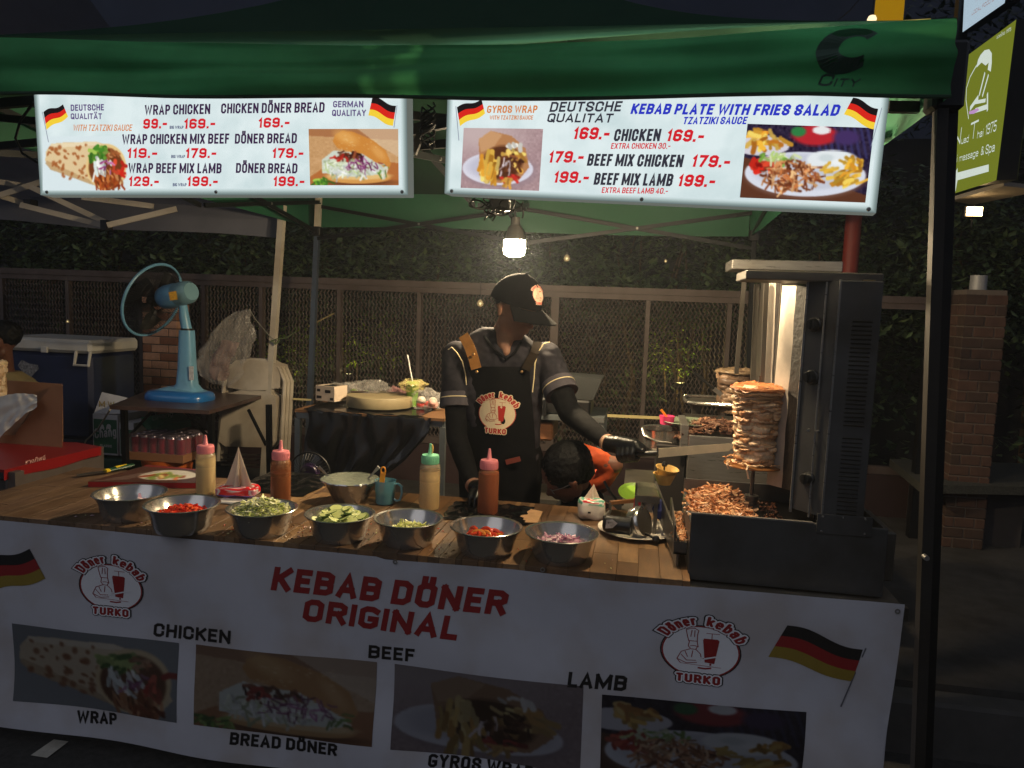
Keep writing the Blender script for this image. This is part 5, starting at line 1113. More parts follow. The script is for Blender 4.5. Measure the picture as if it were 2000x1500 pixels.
m = MB(); R = pxm(31, cc_); m.lathe([(R*.8,-.028),(R*.98,-.026),(R,-.022),(R,-.006),(R*1.05,-.005),(R*1.05,.001),(R,.002),(R*.99,.006),(R*.9,.012),(R*.3,.015),(0,.015)], cc_, 48, axis=ax); m.build('blade_guard', M_bowl, sl_, smooth=True, ang=40)
m = MB(); m.lathe([(R*.94,.0135),(0,.0165)], cc_, 40, axis=ax); m.build('blade', M_dsteel, sl_, smooth=True)
q0 = P(1192,982,z=ZC+.085); q1 = P(1258,976,z=ZC+.085)
m = MB(); m.bar(q0, q1, .012, .012); m.build('trigger_bar', mat('brown_wood_grip', (120,80,46), .5, 0, .2, 30), sl_)
m = MB(); m.tube([q0, q0-Vector((0,0,.03)), A_+Vector((0,0,.02))], .006, 8); m.tube([q1, cc_+Vector((0,0,R*.9))], .007, 8); m.build('bracket', M_dsteel, sl_, smooth=True)
k_ = P(1281,1053,z=ZC+.02); m = MB(); m.lathe([(0,-.012),(.009,-.008),(.0125,0),(.009,.009),(0,.012)], k_, 24); m.tube([k_, cc_-Vector((0,0,R*.6))], .004, 6); m.build('knob', M_black, sl_, smooth=True)
m = MB(); L_ = Plane(P(1196,1022,z=ZC+.06), (0,-1,0)); m.poly([L_(1182,1034)+Vector((0,-.0,0)), L_(1196,1033), L_(1206,1024), L_(1196,1016), L_(1184,1017)]); 
for i_, v_ in enumerate(m.v): m.v[i_] = (v_[0], A_.y-.034, v_[2])
m.build('rating_label', mat('paper_label', (190,188,184), .5, 0, .4, 60), sl_)
m = MB(); lay_text(m, '871', Vector((L_(1187,1024).x,A_.y-.0345,L_(1187,1024).z)), Vector((1,0,.05)).normalized(), Vector((0,0,1)), Vector((0,-1,0)), .014, .006, .18); m.build('lettering', M_bblk, sl_)
pts = [P(1180,940,y=.62), P(1192,962,y=.6), P(1208,980,y=.55), P(1216,985,y=.5)]; m = MB(); m.tube(pts, .005, 8); tag(m.build('power_cord', M_wire, smooth=True), 'black power cord rising behind the electric slicer', 'cord')
# green plate, red packet, crumpled tissue
c = P(1242,985,z=ZC); m = MB(); m.lathe([(0,.003),(.05,.003),(.062,.012),(.06,.013),(.05,.006),(0,.006)], c+Vector((-.01,.08,.02)), 40, axis=(0,-.4,1)); tag(m.build('plate', mat('lime_green_plastic', (122,160,50), .4), smooth=True), 'lime green plastic plate behind the electric slicer', 'plate')
q_ = P(1250,985,y=.5); m = MB(); m.box((q_.x-.022,q_.y,q_.z-.02),(q_.x+.02,q_.y+.02,q_.z+.022), bev=.006); tag(m.build('packet', mat('red_packet', (170,24,50), .35), smooth=True), 'small red packet leaning before the lime green plate', 'packet')
q_ = P(1268,985,y=.45); m = MB(); m.lathe([(0,-.03),(.02,-.02),(.026,0),(.018,.022),(0,.03)], q_, 24, wob=lambda a, r, z: 1+.4*noise.noise(Vector((a*2,z*80,1)))); tag(m.build('crumpled_tissue', M_tissue, smooth=True, ang=20), 'crumpled white tissue beside the red packet', 'tissue')
q_ = P(1288,995,y=.42); m = MB(); m.lathe([(0,-.035),(.018,-.025),(.022,.0),(.012,.03),(0,.036)], q_, 16, wob=lambda a, r, z: 1+.3*noise.noise(Vector((a*2,z*60,4)))); tag(m.build('blue_cloth', mat('blue_cloth', (34,40,90), .8), smooth=True, ang=20), 'small dark blue cloth stuffed beside the steel chute', 'cloth')

# ------------------------------------------------------------------ doner grill in front
MX0, MX1, MY0, MY1, MZ0, MZ1 = P(1347,1060,y=.06).x, P(1730,1100,y=.06).x, .06, .47, .782, .976
gr = thing('doner_grill', 'dark steel doner grill standing at the right end of the counter', 'doner grill', ((MX0+MX1)/2, .26, MZ0))
m = MB(); m.box((MX0,MY0,MZ0),(MX1,MY0+.012,MZ1), bev=.002); m.build('front_panel', M_panelsteel, gr, smooth=True)
m = MB(); m.box((MX0,MY0+.013,MZ0),(MX0+.01,MY1,MZ1-.03)); m.box((MX1-.01,MY0+.013,MZ0),(MX1,MY1,MZ1)); m.box((MX0,MY1-.01,MZ0),(MX1,MY1,MZ1+.012)); m.build('housing', M_panelsteel, gr)
m = MB(); m.box((MX0+.011,MY0+.0135,MZ1-.05),(MX1-.011,MY1-.011,MZ1-.042)); m.build('drip_tray', mat('burnt_tray', (40,36,34), .32, .8, .4, 14, .4, 30, dirt=.5), gr)
m = MB(); m.bar(Vector((MX0,MY0+.004,MZ1+.001)), Vector((MX0+.33,MY0+.004,MZ1+.001)), .012, .004); m.build('front_lip', M_steel, gr)
for (x_, z_) in ((1362,1090),): pass
# left extension drawer and steel chute
dx = P(1318,1010,y=.14)
m = MB(); x0d = P(1318,1030,y=.1).x; m.box((x0d,.1,.84),(MX0-.004,.106,.878)); m.box((x0d,.1,.84),(MX0-.004,.44,.846)); m.box((x0d,.1065,.8465),(x0d+.005,.44,.925)); m.build('side_drawer', M_dsteel, gr)
# spit base
SC = Vector((P(1465,990,z=.94).x, P(1465,990,z=.94).y, 0)); print('spit centre', SC)
tz = MZ1-.042
# tower
TXa, TXb = P(1622,800,y=.062).x, P(1705,800,y=.062).x
TZ1 = P(1670,548,y=.06).z
m = MB(); m.box((TXa,MY0+.002,MZ1+.001),(TXb,MY1,TZ1), bev=.002); m.build('burner_housing', M_panelsteel, gr, smooth=True)
nlv = 46
for k in range(nlv):
    z = MZ1+.03+(TZ1-.1-MZ1-.03)*k/nlv; 
    if abs(k-nlv*.42) < 1: continue
    xc = TXa+(TXb-TXa)*.57; m = MB(); w_ = .026; m.prism([(xc-w_,MY0+.0015,z),(xc+w_,MY0+.0015,z),(xc+w_,MY0-.004,z+.0045),(xc-w_,MY0-.004,z+.0045)], (0,0,.0012)); m.build('louvre', M_panelsteel if k % 3 else M_dsteel, gr)
# chamfered control strip left of housing with knobs
xs0 = P(1562,800,y=.12).x
m = MB(); zz0, zz1 = MZ1+.02, TZ1-.002
m.prism([(xs0,.135,zz0),(TXa-.002,.064,zz0),(TXa-.002,.09,zz0),(xs0+.008,.15,zz0)], (0,0,zz1-zz0)); m.build('control_strip', M_panelsteel, gr)
m = MB(); m.bar((xs0-.002,.133,zz0-.01),(xs0-.002,.133,zz1), .006, .006); m.bar((TXa-.03,.085,zz0-.01),(TXa-.03,.085,zz1+.004), .004, .004); m.bar((TXa-.001,.058,zz0-.01),(TXa-.001,.058,zz1+.004), .005, .005); m.build('edge_trim', M_steel, gr)
nst = Vector((-(.135-.064), -(TXa-xs0), 0)).normalized(); nst = Vector((-.071, -(TXa-xs0), 0)).normalized()
for (u, v) in ((1592,634),(1586,737),(1579,934)):
    q = P(u, v, y=.1); m = MB(); m.lathe([(.021,0),(.021,.004),(.017,.006),(.016,.018),(.014,.022),(0,.023)], q, 28, axis=nst); m.bar(q+nst*.018-Vector((0,0,.013)), q+nst*.018+Vector((0,0,.013)), .007, .018, up=nst); m.build('knob', M_black, gr, smooth=True)
q = P(1587,840,y=.1); m = MB(); m.tube([q-Vector((.01,0,0)), q+nst*.02], .004, 8); m.tube([q+Vector((.02,-.01,0)), q+Vector((.02,-.01,0))+nst*.02], .004, 8); m.build('valve_stub', M_steel, gr, smooth=True)
# burner face (towards -x) with dim red elements
m = MB(); m.box((TXa-.012,.1,MZ1),(TXa-.003,MY1-.02,TZ1-.005)); m.build('burner_block', mat('burnt_burner', (30,24,22), .6, .5, .5, 10, .3), gr)
for k in range(3):
    z0_ = MZ1+.05+k*.19; m = MB(); m.box((TXa-.017,.2,z0_),(TXa-.0125,MY1-.05,z0_+.15)); m.build('burner_element', glow('burner_red' if k == 1 else ('burner_dim' if k == 2 else 'burner_low'), (255,50,14), [.04,.5,.03][k]), gr)
# deflector wings: bright, half burnt
def burnt(nm):
    m_ = mat(nm, (190,180,168), .4, .35, .35, 6, .15, 60); 
    return m_
M_wing = burnt('reflector_steel'); M_char = mat('burnt_edge', (22,13,9), .6, .0, .5, 30, .9, 60)
def wing(par, pts, thick, split, lab=None):
    """pts: top-left, top-right, bottom-right, bottom-left as 3-D points"""
    tl, tr, br, bl = pts; m_ = MB(); nv = 40
    def E(j): return split+.05*noise.noise(Vector((j*9,3,1)))+.02*noise.noise(Vector((j*40,3,1)))-.15*max(0, .25-j)*0
    n_ = (tr-tl).cross(bl-tl).normalized(); n_ = n_ if n_.dot(CAM-tl) > 0 else -n_
    for side in (0, 1):
        for j in range(nv):
            rowq = []
            for jj in (j/nv, (j+1)/nv):
                s0, s1 = (0, E(jj)) if side == 0 else (E(jj), 1); L0, R0_ = tl.lerp(bl, jj), tr.lerp(br, jj); rowq.append((L0.lerp(R0_, s0), L0.lerp(R0_, s1)))
            m_.cur = side; m_.poly([rowq[0][0], rowq[0][1], rowq[1][1], rowq[1][0]][::-1])
    m_.cur = 1; q4 = [tl, tr, br, bl]; m_.poly([p_-n_*thick for p_ in q4])
    for k in range(4): m_.poly([q4[k], q4[(k+1)%4], q4[(k+1)%4]-n_*thick, q4[k]-n_*thick])
    return m_.build('deflector_wing', [M_wing, M_char], par, label=lab)
wing(gr, (P(1528,558,y=.34), P(1580,558,y=.2), P(1552,960,y=.2), P(1497,945,y=.34)), .004, .55)
wing(gr, (P(1499,545,y=.50), P(1527,545,y=.45), P(1512,905,y=.45), P(1484,900,y=.50)), .004, .62)
m = MB(); m.bar(P(1497,548,y=.47), P(1481,905,y=.47), .014, .02, up=(0,1,0)); m.bar(P(1528,545,y=.415), P(1513,750,y=.415), .006, .01, up=(0,1,0)); m.build('frame_post', M_dsteel, gr)
# top plate and posts
m = MB(); a, b = P(1455,540,y=.1), P(1722,541,y=.1); m.box((a.x,.08,TZ1-.004),(b.x,.30,TZ1+.022), bev=.003); m.build('top_plate', M_dsteel, gr, smooth=True)
q = P(1700,549,y=.078); m = MB(); m.box((q.x-.02,.072,q.z-.003),(q.x+.012,.079,q.z+.003), bev=.001); m.build('top_latch', mat('bright_latch', (200,170,110), .2, 1), gr)
m = MB(); a, b = P(1597,1003,y=.054), P(1702,1050,y=.054); m.box((a.x,.054,b.z),(b.x,.059,a.z), bev=.001); m.build('bracket_plate', M_panelsteel, gr)
for (u, v) in ((1607,1009),(1647,1011),(1690,1014),(1604,1037),(1688,1043)):
    q = P(u, v, y=.053); m = MB(); m.lathe([(.0035,0),(.003,.002),(0,.0025)], q, 12, axis=(0,-1,0)); m.build('screw', M_bowl, gr, smooth=True)
m = MB(); a = P(1735,985,y=.3); m.box((MX1+.003,.1,MZ1-.16),(MX1+.035,.35,MZ1-.02), bev=.004); m.build('side_box', M_dsteel, gr)

# meat on spits
def spit(name, lab, c, z0, z1, r0, r1, cols, topcols, nl=26, seed=1, disc=True, rodz=None, redside=None):
    t = thing(name, lab, 'doner spit', Vector((c.x, c.y, rodz if rodz else z0)))
    H = z1-z0; rs = random.Random(seed)
    def rad(k): return (r0+(r1-r0)*k)*(1+.03*math.sin(k*9))
    core = MB(); core.col = S(*cols[0]); core.lathe([(0,0)]+[(rad(k/12)*.86, H*k/12) for k in range(13)]+[(0,H)], (c.x,c.y,z0), 40, wob=lambda a, r, z: 1+.05*noise.noise(Vector((math.cos(a)*3,math.sin(a)*3,z*20))))
    core.build('meat_core', M_meat, t, usecol=True, smooth=True)
    mb = MB()
    for L in range(nl):
        kz = (L+.5)/nl; z = z0+H*kz; R = rad(kz)*rs.uniform(.94,1.04); n_ = rs.randint(5,8); a0 = rs.random()*6
        for s_ in range(n_):
            a = a0+2*PI*s_/n_+rs.uniform(-.2,.2); wa = 2*PI/n_*rs.uniform(.7,1.25); dz = rs.uniform(-.0065,.0065); out = R*rs.uniform(.95,1.06); droop = rs.uniform(.002,.012); th = H/nl*rs.uniform(.7,1.6)
            cc = rs.choice(cols); k_ = rs.uniform(.78,1.15); colr = tuple(np.clip(np.array(S(*cc))*k_, 0, 1)); mb.col = colr
            prev = None; NS = 11
            for i in range(NS+1):
                aa = a+wa*(i/NS-.5); e_ = math.sin(PI*i/NS)**.3; ro = R*.84+(out-R*.84)*e_*(1+.12*noise.noise(Vector((aa*9,z*90,seed)))); zz = z+dz-droop*e_*rs.uniform(.7,1.2)
                wv = .0022*noise.noise(Vector((aa*14,z*200,seed+3)))
                ring = []
                for (rr_, z_) in ((R*.8, z+dz+th*.5),(ro*.97, zz+th*.55+wv),(ro, zz+th*.2+wv),(ro*.975, zz-th*.45+wv),(R*.8, z+dz-th*.5)):
                    ring.append(mb.vert((c.x+math.cos(aa)*rr_, c.y+math.sin(aa)*rr_, z_)))
                if prev:
                    for q_ in range(4): mb.face((prev[q_], ring[q_], ring[q_+1], prev[q_+1]))
                prev = ring
    mb.build('meat_slices', M_meat, t, usecol=True, smooth=True, ang=50, kind='stuff')
    mb = MB()   # cap of skin on top
    def topf(i, j):
        aa = 2*PI*i; R = rad(1)*(1.05+.07*noise.noise(Vector((math.cos(aa)*2.2,math.sin(aa)*2.2,seed))))*(1-j)**.8; x, y = c.x+math.cos(aa)*R, c.y+math.sin(aa)*R
        e_ = max(0, 1-j*5); return Vector((x, y, z1-.001-.012*e_*(1+noise.noise(Vector((aa*3,0,seed))))+.010*noise.noise(Vector((x*38,y*38,seed)))+.005*noise.noise(Vector((x*90,y*90,seed)))+.006*(1-(R/rad(1))**2)))
    def topc(i, j):
        q = topf(i, j); n_ = noise.noise(Vector((q.x*55,q.y*55,seed+7))); k_ = 0 if n_ < -.12 else (1 if n_ < .15 else 2); s_ = .85+.5*abs(n_); return tuple(min(1, x_*s_) for x_ in S(*topcols[k_ % len(topcols)])[:3])+(1,)
    mb.grid(topf, 60, 16, colfn=topc); mb.col = S(*topcols[0])
    mb.lathe([(rad(1)*.99,H-.016),(rad(1)*1.05,H-.010),(rad(1)*1.03,H-.004)], (c.x,c.y,z0), 40)
    mb.build('top_skin', M_meat, t, usecol=True, smooth=True)
    if disc:
        m_ = MB(); m_.lathe([(0,-.006),(.09,-.006),(.092,-.003),(.09,0),(0,0)], (c.x,c.y,z0-.004), 48); m_.build('spit_disc', mat('brown_grease_disc', (150,98,50), .35, .3, .3, 20, .4), t, smooth=True)
        mb = MB()
        for k_ in range(34):
            a = rs.random()*2*PI; R = rs.uniform(.07,.094); p_ = Vector((c.x+math.cos(a)*R, c.y+math.sin(a)*R, z0+rs.uniform(0,.006))); mb.col = tuple(np.array(S(*rs.choice(cols)))*rs.uniform(.8,1.1)); d_ = Vector((math.cos(a+1.2),math.sin(a+1.2),rs.uniform(-.3,.3)))*.014
            mb.tube([p_-d_, p_+Vector((0,0,.003)), p_+d_], [.002,.005,.0015], 6, sx=.5)
        for (a, l_) in ((-1.9,.035),(-2.75,.02)):
            p_ = Vector((c.x+math.cos(a)*.09, c.y+math.sin(a)*.09, z0)); mb.col = S(*cols[1]); mb.tube([p_+Vector((0,0,.004)), p_+Vector((.004*math.sin(a),-.006,-.008)), p_+Vector((0,-.004,-l_*.6)), p_+Vector((.003,-.005,-l_))], [.004,.004,.0028,.003], 7, sx=.6)
        mb.build('meat_scraps', M_meat, t, usecol=True, smooth=True, kind='stuff')
    if rodz:
        m_ = MB(); m_.tube([(c.x,c.y,rodz+.03),(c.x,c.y,z0-.009)], .0065, 12); m_.build('rod', M_dsteel, t, smooth=True); m_ = MB(); m_.tube([(c.x,c.y,z1),(c.x,c.y,z1+.03)], .004, 8); m_.build('rod_tip', M_dsteel, t, smooth=True)
        m_ = MB(); m_.lathe([(0,0),(.026,0),(.026,.012),(.019,.014),(.019,.03),(.022,.032),(.022,.042),(.012,.044),(0,.044)], (c.x,c.y,rodz), 6 if False else 30); m_.build('spit_socket', M_dsteel, t, smooth=True)
    return t
zs0, zs1 = P(1475,903,y=SC.y).z, P(1475,752,y=SC.y).z
SC.x = P(1472,905,y=SC.y).x
MC = [(222,182,138),(234,200,160),(206,158,112),(226,188,148),(190,138,94)]
spit('doner_spit', 'front spit of pale sliced chicken doner with an orange skin cap', SC, zs0, zs1, .060, .083, MC, [(184,116,70),(166,98,56),(196,134,86)], 31, 3, True, tz+.002)
# shaved chicken heap in the tray
def heapbox(n, x0, x1, y0, y1, zb_, h, cols, ln, wd, shape):
    mb = MB()
    for _ in range(n):
        x, y = random.uniform(x0,x1), random.uniform(y0,y1); hh = h*shape((x-x0)/(x1-x0), (y-y0)/(y1-y0))
        if hh <= 0: continue
        one = chips(1, Vector((x,y,zb_)), .0001, hh*random.uniform(.3,1), hh, cols, ln, wd, .004, .9, .3)
        o_ = len(mb.v); mb.v += one.v; mb.c += one.c; mb.f += [tuple(i+o_ for i in f) for f in one.f]; mb.mi += one.mi
    return mb
SHC = [(190,132,90),(204,152,110),(168,108,66),(214,168,126),(138,88,52)]
heap('shaved_chicken', 'heap of orange brown shaved chicken in the tray of the front grill', 'meat', heapbox(1100, MX0+.015, SC.x-.01, MY0+.06, MY1-.02, tz+.003, .04, SHC, .05, .0105, lambda i, j: max(.12, math.sin(PI*min(1,max(0,i*.9+.05)))*(.45+.55*j))), M_meat)
heap('shaved_chicken', 'narrow strip of shaved chicken in the side drawer of the front grill', 'meat', heapbox(140, x0d+.008, MX0-.008, .12, .42, .85, .04, SHC, .03, .01, lambda i, j: .8), M_meat)
heap('meat_crumbs', 'burnt crumbs scattered on the dark tray right of the spit socket', 'crumbs', heapbox(90, SC.x+.03, xs0, MY0+.04, MY1-.04, tz+.001, .008, [(90,50,30),(130,80,50),(60,36,24)], .012, .005, lambda i, j: .5), M_meat)

# steel chute frame left of the drawer
ch = thing('steel_chute', 'open steel angle frame between the slicer plate and the front grill', 'frame', P(1290,1010,z=.81))
A1, A2 = P(1248,912,y=.58), P(1330,914,y=.58)
def qbar(a, b, w_, h_, m_=M_dsteel, nm='angle_bar'): m__ = MB(); m__.bar(a, b, w_, h_); m__.build(nm, m_, ch)
qb_ = [P(1284,925,y=.56), P(1300,985,y=.36), P(1318,1058,y=.11)]
m = MB(); a, b = P(1280,922,y=.58), P(1326,1005,y=.1); up_ = Vector((0,0,1)); z1_ = .925
m.prism([Vector((a.x,.58,.86)), Vector((b.x,.1,.805)), Vector((b.x,.1,.888)), Vector((a.x,.58,.945))], (.006,0,0)); m.build('side_plate', M_dsteel, ch)
m = MB(); g1, g2 = P(1246,915,y=.6), P(1282,915,y=.6); m.prism([Vector((g1.x,.60,.93)),Vector((g2.x,.60,.93)),Vector((g2.x+.01,.40,.925)),Vector((g1.x-.0,.40,.925))], (0,0,.004)); m.build('top_tray', mat('greasy_glass', (96,96,80), .2, .3, .2, 20, dirt=.3), ch)
for (x_, y_) in ((g1.x,.405),(g2.x,.405),(g1.x,.595)): qbar(Vector((x_,y_,.803)), Vector((x_,y_,.93)), .012, .012)
qbar(Vector((g1.x-.004,.4,.922)), Vector((g2.x+.012,.4,.922)), .006, .022)
# yellow bowls stacked at the back of the chute
c = P(1298,935,y=.62); yb_ = thing('yellow_bowl', 'small cream yellow bowl resting behind the steel chute', 'bowl', c)
m = MB(); R = pxm(22,c); m.lathe([(0,0),(R*.55,0),(R*.6,R*.1),(R,R*.95),(R*1.06,R*1.0),(R*.95,R*.98),(R*.5,R*.15),(0,R*.12)], c+Vector((0,0,-R*.5)), 36); m.build('bowl_wall', mat('cream_yellow_plastic', (196,160,92), .4), yb_, smooth=True)
m = MB(); m.lathe([(0,0),(R*.55,0),(R*.6,R*.1),(R,R*.95),(R*1.06,R*1.0),(R*.95,R*.98),(R*.5,R*.15),(0,R*.12)], c+Vector((.002,.002,R*.02)), 36, axis=(.15,-.1,1)); tag(m.build('yellow_bowl', mat('cream_yellow_plastic', (196,160,92), .4), smooth=True), 'upper of the two stacked cream yellow bowls', 'bowl')
k_ = P(1298,907,y=.62); m = MB(); m.lathe([(0,-.01),(.008,-.007),(.011,0),(.008,.008),(0,.011)], k_, 20); m.tube([k_-Vector((0,0,.008)), k_-Vector((0,0,.03))], .003, 6); m.build('knob', M_black, ch, smooth=True)

# ------------------------------------------------------------------ rear grill with dark meat
g2 = thing('doner_grill', 'second steel doner grill behind the front one holding dark meat', 'doner grill', (P(1430,900,y=.98).x, 1.1, .78))
ax0, ax1 = P(1343,900,y=.92).x, P(1640,900,y=.92).x; z0_, z1_ = .74, P(1345,850,y=.92).z
m = MB(); m.box((ax0,.92,z0_),(ax1,.932,z1_), bev=.002); m.build('front_panel', M_steel, g2, smooth=True)
m = MB(); m.box((ax0,.933,z0_),(ax0+.01,1.4,z1_)); m.box((ax0,1.4,z0_),(ax1,1.41,z1_+.02)); m.box((ax1-.01,.933,z0_),(ax1,1.4,z1_)); m.build('housing', M_dsteel, g2)
m = MB(); m.box((ax0+.011,.9335,z1_-.03),(ax1-.011,1.399,z1_-.024)); m.build('drip_tray', M_dsteel, g2)
m = MB(); pl_ = P(1320,830,y=.94); m.prism([(ax0-.03,.94,z1_-.07),(ax0-.002,.94,z1_-.07),(ax0-.002,.94,z1_+.035),(ax0-.03,.94,z1_+.035)], (0,.3,0)); m.build('side_drawer', M_steel, g2)
m = MB(); a, b = P(1427,517,y=1.1), P(1640,521,y=1.1); m.box((a.x,1.05,a.z-.02),(b.x,1.3,a.z+.02), bev=.003); m.build('top_plate', M_steel, g2, smooth=True)
m = MB(); m.bar(P(1455,530,y=1.08), P(1438,730,y=1.08), .016, .016, up=(0,1,0)); m.bar(P(1478,555,y=1.25), P(1470,750,y=1.25), .02, .02, up=(0,1,0)); m.build('frame_post', M_dsteel, g2)
m = MB(); a = P(1500,540,y=1.2); m.box((a.x,1.1,z1_),(a.x+.1,1.38,a.z+.05)); m.build('burner_housing', M_dsteel, g2)
heap('shaved_beef', 'heap of brown shaved beef in the tray of the rear grill', 'meat', heapbox(420, ax0-.04, ax0+.26, .95, 1.2, z1_-.03, .07, [(128,92,72),(104,70,54),(150,112,88),(84,54,42)], .045, .012, lambda i, j: math.sin(PI*i)*.9+.1), M_meat)
c = P(1437,790,y=1.5); spit('doner_spit', 'rear spit of grey brown doner meat behind the chicken spit', c, P(1437,800,y=1.5).z, P(1437,722,y=1.5).z, .085, .098, [(120,96,76),(138,112,90),(98,76,60)], [(140,118,92),(120,100,78)], 12, 9, False)
# third little unit under it, tray with bright rim and knife
t3 = thing('steel_tray_stand', 'steel stand with a rimmed tray under the rear meat spit', 'stand', P(1400,830,y=1.5))
c = P(1405,783,y=1.55); m = MB(); r = pxm(66,c)
prf = [(-1,-.35),(-.93,-.85),(-.7,-1),(.9,-1),(1,-.9),(1,.9),(.9,1),(-.7,1),(-.93,.85),(-1,.35)]
m.tube([c+Vector((a*r, b*r*.9, 0)) for a, b in prf+[prf[0]]], .009, 8); m.build('rim', M_bowl, t3, smooth=True)
m = MB(); m.prism([c+Vector((a*r*.97, b*r*.87, -.006)) for a, b in prf], (0,0,-.004)); m.build('tray', M_dsteel, t3)
m = MB(); q0, q1 = P(1352,795,y=1.48), P(1368,830,y=1.48); m.box((q0.x,1.48,.8),(q0.x+.04,1.52,c.z-.01)); m.box((P(1420,800,y=1.48).x,1.48,.8),(P(1420,800,y=1.48).x+.2,1.52,c.z-.05)); m.build('support', M_dsteel, t3)
a, b = P(1380,812,y=1.46), P(1425,835,y=1.46); m = MB(); m.box((a.x,1.44,b.z),(b.x,1.46,a.z), bev=.004); m.build('drawer', M_steel, t3, smooth=True)
a, b = P(1356,728,y=1.45), P(1405,768,y=1.45); m = MB(); m.tube([a, a.lerp(b,.78)], [.008,.0065], 8); m.build('x', M_black) if False else None
kn2 = thing('knife', 'black handled knife leaning on the rimmed tray beside the rear meat', 'knife', b)
m.build('handle', M_black, kn2, smooth=True); m = MB(); m.bar(a.lerp(b,.78), b+(b-a)*.3, .004, .02); m.build('blade', M_steel, kn2)
# steel pot with pink tub
c = P(1292,858,y=1.12); R = pxm(38,c); pt = thing('steel_pot', 'round steel pot beside the rear grill', 'pot', c)
m = MB(); zb_ = -R*.6; m.lathe([(0,zb_),(R*.7,zb_),(R*.93,zb_+R*.25),(R*.97,R*.55),(R*1.04,R*.6),(R*.94,R*.57),(R*.9,zb_+R*.3),(0,zb_+.01)], c, 44); m.build('pot_wall', M_bowl, pt, smooth=True)
m = MB(); m.tube([c+Vector((-R*1.02,0,R*.5)), c+Vector((-R*.9,-R*.5,R*.22)), c+Vector((-R*.3,-R*1.0,R*.05)), c+Vector((R*.5,-R*.9,.0))], .004, 6); m.build('handle', M_steel, pt, smooth=True)
c = P(1303,815,y=1.12); m = MB(); R2_ = pxm(15,c); m.lathe([(0,-R2_*.9),(R2_*.85,-R2_*.9),(R2_,R2_*.2),(R2_*.95,R2_*.2),(0,-R2_*.1)], c, 30); tag(m.build('pink_tub', mat('pink_plastic', (214,60,110), .4), smooth=True), 'bright pink tub standing on the steel pot', 'tub')
m = MB(); m.tube([c, P(1291,800,y=1.12)], [.004,.006], 8); tag(m.build('spoon', mat('orange_plastic', (232,150,34), .4), smooth=True), 'orange spoon handle standing in the pink tub', 'spoon')
m = MB(); q_ = P(1345,826,y=1.15); m.lathe([(0,0),(.09,0),(.12,.008),(.118,.01),(.09,.004),(0,.004)], q_, 36); tag(m.build('plate', mat('grey_green_plate', (110,120,100), .4), smooth=True), 'dim grey green plate right of the pink tub', 'plate')
# work table under rear grill and pot
wt = thing('work_table', 'steel work table standing behind the counter under the rear grill', 'table', (ax0, 1.3, .22))
m = MB(); m.box((ax0-.25,.86,.70),(ax1+.1,1.75,.735)); m.build('table_top', M_dsteel, wt)
m = MB(); m.box((ax0-.12,.99,.736),(ax0-.006,1.25,c.z-.1)); tag(m.build('supply_box', mat('dark_box', (40,36,34), .6)), 'dark box supporting the steel pot beside the rear grill', 'box')
for x_ in (ax0-.22, ax1+.06):
    for y_ in (.9, 1.7): m = MB(); m.box((x_-.02,y_-.02,.22),(x_+.02,y_+.02,.70)); m.build('leg', M_dbar, wt)

# ------------------------------------------------------------------ people
def remesh(mb, name, m, parent, voxel=.009, smooth=4, label=None, mod=None):
    me = bpy.data.meshes.new('tmp'); me.from_pydata([tuple(p) for p in mb.v], [], mb.f); o = bpy.data.objects.new('tmp', me); COL.objects.link(o)
    r = o.modifiers.new('r', 'REMESH'); r.mode = 'VOXEL'; r.voxel_size = voxel; r.use_smooth_shade = True
    s_ = o.modifiers.new('s', 'SMOOTH'); s_.factor = .6; s_.iterations = smooth
    bpy.context.view_layer.update(); dg = bpy.context.evaluated_depsgraph_get(); me2 = bpy.data.meshes.new_from_object(o.evaluated_get(dg)); bpy.data.objects.remove(o)
    o0 = ORG[parent]
    for v_ in me2.vertices:
        c = v_.co.copy()
        if mod: c = mod(c)
        v_.co = c-o0
    me2.materials.clear(); me2.materials.append(m); me2.polygons.foreach_set('use_smooth', [True]*len(me2.polygons)); me2.name = name
    ob = link(bpy.data.objects.new(name, me2)); ob.parent = parent; ORG[ob] = o0
    if label: ob['label'] = label
    return ob
def ball(mb, c, rx, ry=None, rz=None, ax=None, n=14):
    ry = ry or rx; rz = rz or rx; A = ax or (Vector((1,0,0)), Vector((0,1,0)), Vector((0,0,1))); rings = []; c = Vector(c)
    top = mb.vert(c+A[2]*rz); bot = mb.vert(c-A[2]*rz)
    for i in range(1, n//2+3):
        th = PI*i/(n//2+3); rings.append([mb.vert(c+A[0]*(rx*math.sin(th)*math.cos(2*PI*k/n))+A[1]*(ry*math.sin(th)*math.sin(2*PI*k/n))+A[2]*(rz*math.cos(th))) for k in range(n)])
    for k in range(n): mb.face((top, rings[0][k], rings[0][(k+1)%n])); mb.face((bot, rings[-1][(k+1)%n], rings[-1][k]))
    for a, b in zip(rings[:-1], rings[1:]):
        for k in range(n): mb.face((a[k], b[k], b[(k+1)%n], a[(k+1)%n]))
def limb(mb, pts, rs, n=14):
    """tapered chain with a ball at every joint"""
    pts = [Vector(p) for p in pts]
    for p, r in zip(pts, rs): ball(mb, p, r, n=n)
    for a, b, ra, rb in zip(pts[:-1], pts[1:], rs[:-1], rs[1:]): mb.tube([a, b], [ra, rb], n)
